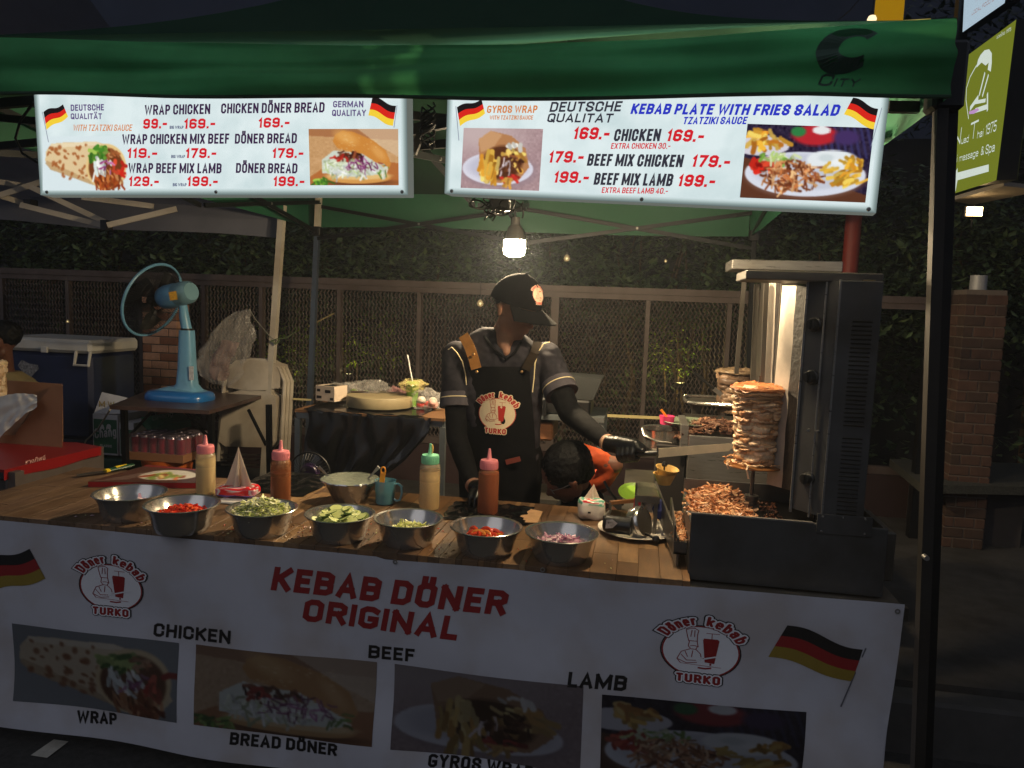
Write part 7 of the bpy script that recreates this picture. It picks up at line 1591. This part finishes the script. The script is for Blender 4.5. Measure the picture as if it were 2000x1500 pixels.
# ------------------------------------------------------------------ folded metal chairs
M_chair = mat('beige_painted_metal', (198,188,172), .38, .1, .1, 6, dirt=.3)
def fchair(dx, dy, lab):
    Y = 2.55+dy; t = thing('folding_chair', lab, 'chair', P(505+dx,860,y=Y), 'folded metal chairs leaning together')
    def c(u, v, o=0): return P(u+dx, v, y=Y+o)
    fr_ = [c(425,900),(c(438,750)),c(447,722),c(462,707),c(490,703),c(522,705),c(545,718),c(556,745),c(548,900)]
    m = MB(); m.tube(fr_+[c(545,915)], .014, 8); m.build('frame_tube', M_chair, t, smooth=True)
    m = MB()
    def bp_(i, j): l, r = 447-2*j, 548-1*j; u = l+(r-l)*i; v = 712+(757-712)*j-6*math.sin(PI*i)*(1-2*j)+( -0 if j < .5 else 0); return c(u, v-10*(1-abs(2*i-1)**3)*(1-j)*.2, -.008-.018*math.sin(PI*i))
    m.grid(bp_, 20, 10); m.build('backrest', M_chair, t, smooth=True, ang=80)
    m = MB(); pts = [c(436,785,-.02),c(445,768,-.02),c(470,762,-.02),c(520,764,-.02),c(538,775,-.02),c(540,800,-.02),c(533,862,-.02),c(522,874,-.02),c(440,872,-.02),c(426,862,-.02)]
    m.prism(pts, (0,.02,0)); m.build('seat', M_chair, t, smooth=False)
    for v in (888, 897, 908): m = MB(); m.tube([c(432,v,.02), c(545,v+1,.02)], .007, 6); m.build('cross_bar', M_dsteel, t, smooth=True)
    return t
fchair(0, 0, 'front beige folding chair leaning behind the fan table'); fchair(14, .07, 'rear beige folding chair showing its edge behind the front one'); fchair(7, .035, 'middle beige folding chair squeezed between the front and rear ones')

# ------------------------------------------------------------------ hanging clear bag
bagt = thing('plastic_bag', 'clear plastic carrier bag tied to the white tent pole by a string', 'bag', P(440,680,y=2.5))
def bag(i, j):
    a = 2*PI*i; lv = [(487,604,3),(474,612,16),(462,634,30),(450,662,40),(440,690,46),(430,716,46),(424,738,36),(430,752,14)]
    k = j*(len(lv)-1); a0_ = min(int(k), len(lv)-2); f = k-a0_; u, v, r = [lv[a0_][q]*(1-f)+lv[a0_+1][q]*f for q in range(3)]
    c = P(u, v, y=2.5); R = pxm(r, c); p = c+Vector((math.cos(a)*R, math.sin(a)*R*.5, -.12*R*math.cos(a)))
    n_ = .10*noise.noise(Vector((math.cos(a)*2.2, math.sin(a)*2.2, j*7)))+.05*noise.noise(Vector((math.cos(a)*6, math.sin(a)*6, j*16))); return p+(p-c)*n_*3
m = MB(); m.grid(bag, 70, 40); m.build('bag_film', M_bagclear, bagt, smooth=True, ang=35)
m = MB(); m.tube([P(487,604,y=2.5), P(500,625,y=2.5), P(530,660,y=2.53), P(545,668,y=2.53)], .003, 5); m.build('string', mat('grey_string', (120,120,110), .7), bagt)
def bag2(i, j):
    a = 2*PI*i; p = bag(i, .45+.45*j); c = bag(i+.5, .45+.45*j); return p.lerp(c, .3)
m = MB(); m.grid(bag2, 30, 14); m.build('bag_contents', mat('pinkish_film', (150,118,112), .4, 0, .3, 20, alpha=.6), bagt, smooth=True)
m = MB(); m.tube([P(528,668,y=2.5), P(540,662,y=2.5), P(560,660,y=2.5), P(578,648,y=2.5)], .004, 5); m.tube([P(530,664,y=2.51), P(538,672,y=2.51), P(546,664,y=2.51)], .006, 6); tag(m.build('string_knot', mat('green_string', (90,104,70), .7), smooth=True), 'knotted greenish string round the white tent pole', 'string')
m = MB(); m.tube([P(602,638,y=3.2), P(652,612,y=3.25)], .006, 5); tag(m.build('stick', mat('dry_twig', (140,124,84), .8)), 'dry pale stick poking through the fence beside the blue grey pole', 'stick')

# ------------------------------------------------------------------ cool box, crates and drinks at the left
M_navy = mat('navy_plastic', (24,34,66), .4, 0, .1, 12, dirt=.2)
cb0, cb1 = P(26,890,y=2.3), P(178,690,y=2.3); ct = thing('cool_box', 'navy blue cool box with white lid and handle at the left', 'cool box', Vector(((cb0.x+cb1.x)/2, 2.5, .55)))
zt_ = P(100,688,y=2.3).z; m = MB(); m.box((cb0.x-.1,2.3,.55),(cb1.x-.005,2.75,zt_), bev=.025); m.build('tub', M_navy, ct, smooth=True)
zl = P(100,661,y=2.3).z; m = MB(); m.box((cb0.x-.1,2.28,zt_+.002),(cb1.x+.01,2.77,zl), bev=.02); m.build('lid', mat('white_hdpe', (188,186,180), .4, 0, .05, 12, dirt=.15), ct, smooth=True)
m = MB(); a, b_ = P(150,686,y=2.29), P(178,714,y=2.29); m.tube([Vector((a.x,2.285,a.z)), Vector((a.x,2.265,b_.z)), Vector((b_.x,2.265,b_.z)), Vector((b_.x,2.285,a.z))], .011, 8); m.build('handle', mat('white_hdpe', (188,186,180), .4), ct, smooth=True)
m = MB(); a = P(88,680,y=2.27); m.box((a.x-.03,2.262,a.z-.03),(a.x+.02,2.278,a.z+.01), bev=.004); m.build('latch', mat('white_hdpe', (188,186,180), .4), ct, smooth=True)
m = MB(); a = P(55,720,y=2.297); pp_ = [Vector((a.x+math.cos(k*.7)*.08*(1+.3*math.sin(k*2.3)), 2.2975, a.z+math.sin(k*.7)*.05*(1+.4*math.cos(k*1.9)))) for k in range(9)]; m.poly(pp_); m.build('worn_label', mat('torn_sticker', (120,120,124), .8, 0, .8, 60), ct)
m = MB(); m.box((cb0.x-.15,2.32,.22),(cb1.x,2.8,.548), bev=.01); tag(m.build('crate', mat('dark_crate', (24,26,36), .6), smooth=True), 'dark crate under the navy cool box', 'crate')
# beer cartons
M_cg = mat('carton_green', (28,88,62), .6, 0, .08, 20); M_cw = mat('carton_white', (186,186,190), .65, 0, .05, 20)
CY = 2.15; CP = Plane((0,CY,.5), (0,-1,0))
def carton(lab, u0, v0, u1, v1, dep, split, text=True):
    a, b_ = CP(u0, v0), CP(u1, v1); t = thing('beer_carton', lab, 'carton', Vector(((a.x+b_.x)/2, CY+dep/2, b_.z)))
    m = MB(); m.box((a.x,CY,b_.z),(b_.x,CY+dep,a.z)); m.build('box', M_cw, t)
    zs = a.z+(b_.z-a.z)*split; m = MB(); m.poly([Vector((a.x+.006,CY-.0012,b_.z+.012)), Vector((b_.x-.006,CY-.0012,b_.z+.012)), Vector((b_.x-.006,CY-.0012,zs)), Vector((a.x+.006,CY-.0012,zs))]); m.build('green_print', M_cg, t)
    return t
ct1 = carton('white and green beer carton with an elephant emblem standing left of the drinks pack', 181, 808, 231, 890, .3, .12)
sign_text(ct1, CP, 'Chang', (186,856), (228,852), 19, M_cw, .15, .1, .003, rnd=True); sign_text(ct1, CP, 'CLASSIC', (196,872), (219,874), 5, M_cw, .2, 0, .003)
m = MB()
for s_x in (-1,1):
    c_ = CP(206+s_x*7, 833); r = pxm(5,c_); m.face([m.vert(c_+Vector((math.cos(k*PI/8)*r, -.003, math.sin(k*PI/8)*r))) for k in range(16)]); m.bar(c_+Vector((-s_x*r*.9,-.003,-r*.2)), c_+Vector((-s_x*r*.9,-.003,-r*1.3)), r*.5, .0004, up=(0,-1,0)); m.bar(c_+Vector((s_x*r*.5,-.003,0)), c_+Vector((s_x*r*.5,-.003,-r*1.5)), r*.7, .0004, up=(0,-1,0))
m.build('elephant_emblem', M_cw, ct1)
m = MB(); a, b_ = CP(183,808), CP(236,808); a2, b2 = CP(186,768), CP(236,779); m.prism([a, b_, Vector((b2.x,CY+.06,b2.z)), Vector((a2.x,CY+.06,a2.z))], (0,.004,0)); m.build('open_flap', M_cw, ct1)
sign_text(ct1, Plane((0,CY+.03,.6),(0,-1,0)), 'M W', (196,794), (226,796), 12, mat('gold_print', (150,130,80), .6), .18, 0, .012)
CP2 = CP
ct2 = carton('second beer carton half hidden behind the left leg of the fan table', 233, 825, 262, 892, .25, .2)
ct3 = thing('beer_carton', 'green beer carton lid tilted on top of the cartons under the fan table', 'carton', P(330,820,y=2.3)); q = [P(278,818,y=2.25), P(300,808,y=2.5), P(365,806,y=2.5), P(375,822,y=2.25), P(296,835,y=2.15)]
m = MB(); m.prism([P(275,815,y=2.2), P(296,836,y=2.12), P(372,818,y=2.2), P(352,803,y=2.4)], (0,.01,-.05)); m.build('box', M_cg, ct3)
sign_text(ct3, Plane(P(330,820,y=2.1), (0,-1,.0)), 'Chang', (300,822), (340,812), 10, mat('carton_grey_ink', (110,120,116), .6), .15, .3, .01)
# red can multipack on cardboard tray, on an orange tub
cp = thing('drinks_pack', 'shrink wrapped pack of red drink cans on a cardboard tray under the fan table', 'drinks', P(312,870,y=2.0))
cz = P(252,896,y=1.92).z; cxa, cxb = P(252,880,y=1.92).x, P(372,880,y=2.0).x; hcan = P(252,848,y=1.92).z-cz
m = MB(); m.box((cxa-.004,1.915,cz-.002),(cxb+.004,2.18,cz+.045)); m.build('tray', M_card, cp)
rc = (cxb-cxa)/12; M_can_r = mat('red_can', (140,22,44), .25, .3, .3, 30, coat=.4); M_cantop = mat('can_lid', (130,120,130), .25, .9)
for ix in range(6):
    for iy in range(4):
        c_ = Vector((cxa+rc*(2*ix+1), 1.92+rc*(2*iy+1), cz)); m = MB(); m.cur = 0; m.lathe([(0,0),(rc*.9,0),(rc*.97,.01),(rc*.97,hcan*.9)], c_, 16); m.cur = 1; m.lathe([(rc*.97,hcan*.9),(rc*.8,hcan*.98),(rc*.8,hcan),(rc*.7,hcan*.97),(0,hcan*.97)], c_, 16); m.build('can', [M_can_r, M_cantop], cp, smooth=True)
m = MB(); m.box((cxa-.002,1.917,cz+.046),(cxb+.002,2.178,cz+hcan+.003)); m.build('shrink_wrap', mat('shrink_wrap', (190,170,180), .12, 0, .1, 20, .8, 50, alpha=.16), cp)
m = MB(); c_ = Vector(((cxa+cxb)/2-.01, 2.05, .22)); zz = cz-.004-.22; m.lathe([(0,0),(.11,0),(.15,zz),(.145,zz),(.1,.02),(0,.02)], c_, 30); tag(m.build('tub', mat('orange_plastic_tub', (190,92,36), .45, 0, .06, 12), smooth=True), 'orange plastic tub under the pack of red cans', 'tub')
m = MB(); m.box((CP(178,895).x,2.1,.22),(CP(262,895).x,2.5,CP(200,891).z-.004), bev=.006); tag(m.build('crate', mat('green_crate', (24,70,54), .5), smooth=True), 'dark green crate under the beer cartons', 'crate')
# red table and stepped cardboard box at far left
rt = thing('red_table', 'table covered with red vinyl at the left edge', 'table', P(60,900,y=1.2)); zr = P(196,868,y=1.35).z
e = [P(-80,905,z=zr), P(8,918,z=zr), P(198,872,z=zr), P(150,864,z=zr), P(-40,860,z=zr)]
m = MB(); m.prism([e[0],e[1],e[2],e[3],e[4]], (0,0,-.012)); m.build('vinyl_top', M_paint_red, rt)
def vdrop(a, b_, d, nm, m_): mb_ = MB(); mb_.grid(lambda i, j: a.lerp(b_, i)+Vector((0,-.002,-.012-d*j+.004*math.sin(i*9)*j)), 20, 4); mb_.build(nm, m_, rt, smooth=True)
vdrop(e[1], e[2], .035, 'vinyl_edge', M_paint_red)
vdrop(e[1]+Vector((0,.02,-.03)), e[2]+Vector((-.02,.02,-.03)), .11, 'apron_board', mat('grey_wood', (84,74,70), .8, 0, .25, 10))
for p_ in (e[1]+Vector((.01,.03,0)), e[2]+Vector((-.06,.02,0))): m = MB(); m.box((p_.x-.025,p_.y-.01,.22),(p_.x+.025,p_.y+.04,zr-.014)); m.build('leg', mat('grey_wood', (84,74,70), .8), rt)
RP = Plane(e[1]+Vector((0,-.006,0)), Vector((e[2].y-e[1].y, -(e[2].x-e[1].x), 0)))
thai('หาดทิพย์', (49,907), (88,897), 9, mat('pink_white_ink', (214,170,164), .5), rt, RP, RP.n if RP.n.y < 0 else -RP.n)
bx = thing('cardboard_box', 'brown cardboard box with a stepped cut side on the red table', 'box', P(60,880,y=1.28))
BP = lambda u, v, y=1.22: P(u, v, y=y)
m = MB(); m.prism([BP(-30,905), BP(0,902), BP(120,876), BP(121,753), BP(106,750), BP(80,778), BP(62,808), BP(36,838), BP(30,850), BP(-30,852)], (0,.006,0)); m.build('front_side', M_card, bx)
m = MB(); m.prism([BP(121,753), BP(120,876), P(122,868,y=1.5), P(120,750,y=1.5)], (.005,0,0)); m.prism([P(0,742,y=1.5), P(120,750,y=1.5), P(120,868,y=1.5), P(-20,868,y=1.5)], (0,.005,0)); m.build('rear_side', M_card, bx)
m = MB(); m.prism([BP(-30,852,1.225), BP(30,850,1.225), P(60,800,y=1.4), P(-30,800,y=1.4)], (0,0,-.005)); m.build('inner_shelf', M_card, bx)
def cl(i, j): 
    u = -12+86*i; v = 778+ (70*(1-i)*j+22*j) - 10*math.sin(PI*i*.8); p = P(u, v, y=1.2-.03*j); n_ = noise.noise(Vector((i*6,j*5,1))); return p+Vector((.008*n_,-.012*n_-.006,.006*n_))
m = MB(); m.grid(cl, 40, 24); tag(m.build('white_cloth', mat('white_cotton', (206,200,190), .9, 0, .06, 20, .3, 120), smooth=True, ang=80), 'white cloth draped over the edge of the cardboard box', 'cloth')
mp = spit('popcorn_jar', 'column of pale roasted meat pieces cut by the left edge above the cardboard box', P(-4,780,y=1.35), P(0,778,y=1.35).z, P(0,700,y=1.35).z, .045, .055, [(206,176,140),(226,200,166),(180,146,108)], [(216,190,150)], 12, 21, False) if False else None
sp3 = spit('doner_spit', 'pale meat spit cut by the left picture edge above the cardboard box', P(-6,780,y=1.35), P(0,776,y=1.35).z, P(0,706,y=1.35).z, .045, .052, [(206,176,140),(226,200,166),(180,146,108)], [(216,190,150)], 12, 21, False, P(0,800,y=1.35).z-.12)

# ------------------------------------------------------------------ rear work bench with bags, chopping board
wb = thing('work_bench', 'galvanised frame bench draped in black plastic behind the counter', 'bench', P(720,820,y=1.6)); zw = P(700,800,y=1.55).z
wa, wb_ = P(583,812,y=1.45), P(866,812,y=1.45); M_galv = mat('galvanised', (120,128,132), .45, .7, .15, 14, dirt=.2)
for (a, b_) in (((wa.x,1.45,zw-.03),(wb_.x,1.45,zw-.03)),((wa.x,1.95,zw-.03),(wb_.x,1.95,zw-.03)),((wa.x,1.45,zw-.03),(wa.x,1.95,zw-.03)),((wb_.x,1.45,zw-.03),(wb_.x,1.95,zw-.03))):
    m = MB(); m.bar(a, b_, .028, .028); m.build('frame_bar', M_galv, wb)
for x_ in (wa.x, wb_.x):
    for y_ in (1.45,1.95): m = MB(); m.box((x_-.014,y_-.014,.22),(x_+.014,y_+.014,zw-.046)); m.build('leg', M_galv, wb)
m = MB(); m.bar((wa.x,1.45,zw-.33),(wa.x+.13,1.45,zw-.06), .014, .02); m.build('brace', M_galv, wb)
m = MB(); m.box((wa.x-.01,1.43,zw-.014),(wb_.x+.01,1.97,zw)); m.build('top', mat('chop_wood', (112,80,52), .6, 0, .3, 10, stretch=(1,8,1)), wb)
def bb(i, j):
    if j < .35:
        k = j/.35; x = wa.x+.03+(wb_.x-.06-wa.x)*.88*i; return Vector((x, 1.93-.5*k, zw+.004+.004*noise.noise(Vector((x*20,k*9,0)))))
    k = (j-.35)/.65; x = wa.x+.06+(wb_.x-wa.x)*(.85-.38*k*k)*i; x += .02*noise.noise(Vector((k*3,i*4,0))); sag = math.sin(PI*i)
    return Vector((x, 1.425-.03*k+.02*noise.noise(Vector((i*12,k*2.5,1)))*(1+k)+.015*math.sin(i*16+k*4)*k, zw+.004-.42*k*(.8+.25*sag)))
m = MB(); m.grid(bb, 70, 50); tag(m.build('bin_bag', M_binbag, smooth=True, ang=70), 'black plastic bin bag sheet draped over the front of the bench', 'plastic')
c = P(742,792,z=zw+.012); m = MB(); R = pxm(64,c); m.lathe([(0,0),(R*.985,0),(R,.006),(R,.05),(R*.985,.056),(0,.056)], c, 60); cbo = m.build('chopping_board', mat('worn_white_board', (150,138,108), .5, 0, .12, 6, .1, dirt=.12), smooth=True); tag(cbo, 'thick round cream chopping board on the bench behind the counter', 'chopping board')
kz = c.z+.058; m = MB(); a, b_ = P(685,765,z=kz+.004), P(782,766,z=kz+.004); k3 = thing('knife', 'long dark handled knife lying across the round chopping board', 'knife', a); m.tube([a, a.lerp(b_,.35)], [.009,.008], 8, sx=.6); m.build('handle', mat('dark_wood_handle', (50,34,26), .5), k3, smooth=True); m = MB(); m.bar(a.lerp(b_,.34), b_, .022, .002); m.build('blade', M_dsteel, k3)
# glove box
gp = P(645,782,z=zw+.012); gb = thing('glove_box', 'white glove box with black print at the left end of the bench', 'box', gp); a, b_ = P(621,782,y=1.6), P(660,755,y=1.6)
Rz = Matrix.Translation(Vector(((a.x+b_.x)/2,1.64,a.z)))@Matrix.Rotation(-.25,4,'Z'); hw = (b_.x-a.x)/2+.005; m = MB(); m.box((-hw,-.05,0),(hw,.06,b_.z-a.z), Rz); m.build('carton', mat('glove_carton', (196,178,160), .6), gb)
m = MB()
for (x0,x1,z0,z1) in ((-.9,-.35,.15,.33),(.0,.6,.55,.75),(-.85,-.5,.6,.78),(.55,.9,.08,.25)):
    m = MB(); m.poly([Rz@Vector((x0*hw,-.0512,z0*(b_.z-a.z))), Rz@Vector((x1*hw,-.0512,z0*(b_.z-a.z))), Rz@Vector((x1*hw,-.0512,z1*(b_.z-a.z))), Rz@Vector((x0*hw,-.0512,z1*(b_.z-a.z)))]); m.build('black_print', M_bblk, gb)
m = MB(); m.poly([Rz@Vector((-.3*hw,-.04,b_.z-a.z+.001)), Rz@Vector((.7*hw,-.04,b_.z-a.z+.001)), Rz@Vector((.7*hw,.045,b_.z-a.z+.001)), Rz@Vector((-.3*hw,.045,b_.z-a.z+.001))]); m.build('black_print', M_bblk, gb)
# bags of produce, cup, tissue
def lump(name, lab, cat, c, rx, ry, rz, m_, seed, inner=None):
    t = thing(name, lab, cat, c)
    def fn(i, j):
        a, ph = 2*PI*i, PI*(j-.5); d_ = Vector((math.cos(ph)*math.cos(a), math.cos(ph)*math.sin(a), math.sin(ph))); k = 1+.45*noise.noise(d_*1.7+Vector((seed,0,0)))+.16*noise.noise(d_*6+Vector((0,seed,0))); p = Vector(c)+Vector((d_.x*rx*k, d_.y*ry*k, max(-rz*.8, d_.z*rz*k)+rz*.8)); return p
    m = MB(); m.grid(fn, 60, 36); m.build('film', m_, t, smooth=True, ang=32)
    if inner:
        rs = random.Random(seed)
        for k in range(inner[1]):
            q = Vector(c)+Vector((rs.uniform(-.55,.55)*rx, rs.uniform(-.5,.3)*ry, rz*rs.uniform(.25,.8))); m = MB(); ball(m, q, rz*.42, rz*.36, rz*.36, n=12); m.build('item', inner[0][k % len(inner[0])], t, smooth=True)
    return t
M_g1, M_r1 = mat('green_produce', (130,150,90), .5, 0, .3, 30), mat('red_produce', (180,70,60), .5, 0, .3, 30)
c = P(712,766,y=1.78); c.z = zw+.012; lump('produce_bag', 'clear bag with green and red produce at the back of the bench', 'bag', c, .16, .09, .062, M_bagclear, 3, ((M_g1, M_r1, M_g1), 7))
c = P(668,752,y=1.8); c.z = zw+.05; lump('plastic_bag', 'crumpled empty clear bag behind the glove box', 'bag', c, .08, .06, .03, M_bagclear, 8)
c = P(778,770,y=1.82); c.z = zw+.01; lump('plastic_bag', 'reddish tinted clear bag left of the green drink cup', 'bag', c, .08, .06, .045, mat('pink_clear_bag', (200,150,150), .2, 0, .1, 20, .6, 40, alpha=.4), 12)
c = P(832,772,y=1.68); c.z = zw+.01; lump('plastic_bag', 'clear bag of red printed tissue beside the cook\'s sleeve', 'bag', c, .09, .06, .055, M_bagclear, 15, ((mat('pink_paper', (220,170,160), .6), mat('red_paper', (196,60,50), .6), mat('pale_paper', (222,206,190), .6)), 6))
c = P(805,782,y=1.7); c.z = zw+.012; cup = thing('drink_cup', 'green drink cup with a white straw wrapped in film', 'cup', c); R = pxm(13,c); H = pxm(48,c)
m = MB(); m.lathe([(0,0),(R*.75,0),(R,H*.9),(R*1.06,H*.92),(R*1.06,H*.96),(R*.8,H*1.02),(0,H*1.03)], c, 30); m.build('cup_wall', mat('lime_cup', (120,168,56), .35, 0, .25, 30, coat=.3), cup, smooth=True)
m = MB(); a = P(797,758,y=1.7); m.tube([c+Vector((0,0,H)), P(796,693,y=1.7)], .0035, 8); m.build('straw', M_white, cup, smooth=True)
def cfilm(i, j): a = 2*PI*i; rr_ = R*(1.2+.7*math.sin(PI*j))*(1+.4*noise.noise(Vector((math.cos(a)*2,math.sin(a)*2,j*4)))); return c+Vector((math.cos(a)*rr_, math.sin(a)*rr_, H*(.62+.5*j)))
m = MB(); m.grid(cfilm, 40, 14); m.build('film', mat('yellowish_film', (206,190,130), .2, 0, .1, 20, .6, 40, alpha=.45), cup, smooth=True, ang=35)
# black case and shelf behind the cook
sc_ = thing('shelf_rack', 'galvanised shelf rack behind the cook carrying the black case', 'rack', P(1100,820,y=1.7)); a, b_ = P(1025,815,y=1.6), P(1180,825,y=1.6); zc2 = P(1100,812,y=1.6).z
m = MB(); m.box((a.x,1.6,zc2-.025),(b_.x,2.0,zc2)); m.build('shelf', M_galv, sc_)
for x_ in (a.x+.015, b_.x-.015):
    for y_ in (1.62,1.98): m = MB(); m.box((x_-.014,y_-.014,.22),(x_+.014,y_+.014,zc2-.026)); m.build('leg', M_galv, sc_)
m = MB(); m.box((a.x+.03,1.63,.55),(b_.x-.03,1.97,.57)); m.build('shelf', M_dsteel, sc_)
m = MB(); q = P(1040,842,y=1.62); m.box((q.x-.03,1.64,q.z-.05),(q.x+.10,1.9,q.z+.045), bev=.01); tag(m.build('wooden_block', mat('reddish_wood', (128,84,54), .6, 0, .3, 12, stretch=(1,8,8)), smooth=True), 'reddish wooden block under the shelf behind the cook', 'block')
m = MB(); q = P(1063,812,y=1.58); m.tube([q, q+Vector((0,.01,.08))], [.012,.012], 8); tag(m.build('lever_handle', M_dbar, smooth=True), 'dark lever handle standing on the shelf behind the cook', 'handle')
cs = thing('black_case', 'black lidded case with small white lettering on the rear shelf', 'case', P(1100,800,y=1.75)); a, b_ = P(1038,800,y=1.62), P(1168,740,y=1.62)
m = MB(); m.box((a.x,1.62,zc2+.002),(b_.x-.03,1.9,a.z+.06), bev=.01); m.build('case_body', M_black, cs, smooth=True)
m = MB(); m.prism([(a.x,1.64,a.z+.063),(b_.x-.02,1.64,a.z+.063),(b_.x+.02,1.64,b_.z),(a.x+.01,1.64,b_.z+.01)], (0,.22,0)); m.build('case_lid', mat('dark_grey_lid', (36,38,38), .5, 0, .1, 20), cs)
sign_text(cs, Plane((0,1.618,.9),(0,-1,0)), 'HOME', (1041,797), (1055,795), 5, M_white, .2, 0, .002)
# pale chain of a cable tray along the rear
m = MB(); a, b_ = P(1178,811,y=2.6), P(1290,816,y=2.6); m.bar(a, b_, .004, .012); 
for k in range(40): q = a.lerp(b_, (k+.5)/40); m.box((q.x-.004,2.59,q.z-.009),(q.x+.004,2.598,q.z+.009))
tag(m.build('light_strip', mat('pale_strip', (200,184,130), .5, 0, .1, 20)), 'pale beaded strip running level behind the pink tub', 'strip')
m = MB(); a, b_ = P(572,779,y=2.6), P(608,781,y=2.6); m.bar(a, b_, .004, .012); tag(m.build('light_strip', mat('pale_strip', (200,184,130), .5)), 'short pale strip behind the left end of the bench', 'strip')
# second small fan in the shadow under the bench
ff = thing('floor_fan', 'small dark caged fan half hidden in the shadow behind the chilli sauce bottle', 'fan', P(605,925,y=1.1)); c = P(605,925,y=1.1); R = pxm(42,c); m = MB()
for k in range(40): a = 2*PI*k/40; m.tube([c+Vector((math.cos(a)*.02,-.03,math.sin(a)*.02)), c+Vector((math.cos(a)*R*.7,-.03,math.sin(a)*R*.7)), c+Vector((math.cos(a)*R,0,math.sin(a)*R))], .0013, 4)
m.tube([c+Vector((math.cos(2*PI*k/40)*R,0,math.sin(2*PI*k/40)*R)) for k in range(41)], .004, 6); m.build('wire_guard', M_wire, ff, kind='stuff')
m = MB(); m.lathe([(0,0),(.05,0),(.04,.02),(0,.03)], c, 24, axis=(0,-1,0)); m.build('hub', mat('purple_hub', (50,30,70), .4), ff, smooth=True); m = MB(); m.tube([c-Vector((0,-.03,0)), Vector((c.x,1.13,.24))], .012, 8); m.lathe([(0,0),(.1,0),(.09,.02),(0,.03)], (c.x,1.13,.22), 24); m.build('stand', M_black, ff, smooth=True)

# crumbs and stray shreds on the wood round the bowls
mb = MB()
for k in range(260):
    b_ = random.choice(BW); a = random.random()*2*PI; r = random.uniform(.09,.17); x, y = b_.x+math.cos(a)*r, b_.y+math.sin(a)*r
    if not (.02 < y < .6) or x > XR-.03: continue
    cc = random.choice([(222,226,170),(200,70,40),(214,180,190),(150,110,70),(60,40,26)]); mb.col = tuple(np.array(S(*cc))); s_ = random.uniform(.0008,.0022); d_ = Vector((math.cos(a*3),math.sin(a*3),0))*s_*random.uniform(1,3.5)
    mb.tube([Vector((x,y,ZC+s_))-d_, Vector((x,y,ZC+s_*1.6)), Vector((x,y,ZC+s_))+d_], [s_*.5,s_,s_*.4], 5)
tag(mb.build('crumbs', M_veg, usecol=True), 'crumbs and stray vegetable shreds scattered between the bowls', 'crumbs', kind='stuff')

# thin even haze and grill smoke, added to lift shadows and halo the bulb
mb = MB(); mb.box((-34,-8,-1),(28,24,9.6)); hz = mb.build('haze', mat('dark_wall', (40,38,40))); hz.data.materials.clear()
hm = bpy.data.materials.new('haze_air'); hm.use_nodes = True; hn = hm.node_tree; hn.nodes.remove(hn.nodes['Principled BSDF'])
pv = hn.nodes.new('ShaderNodeVolumePrincipled'); pv.inputs['Color'].default_value = (.74,.82,.95,1); pv.inputs['Density'].default_value = .0052; pv.inputs['Anisotropy'].default_value = .5
hn.links.new(pv.outputs[0], hn.nodes['Material Output'].inputs['Volume']); hz.data.materials.append(hm); tag(hz, kind='stuff')
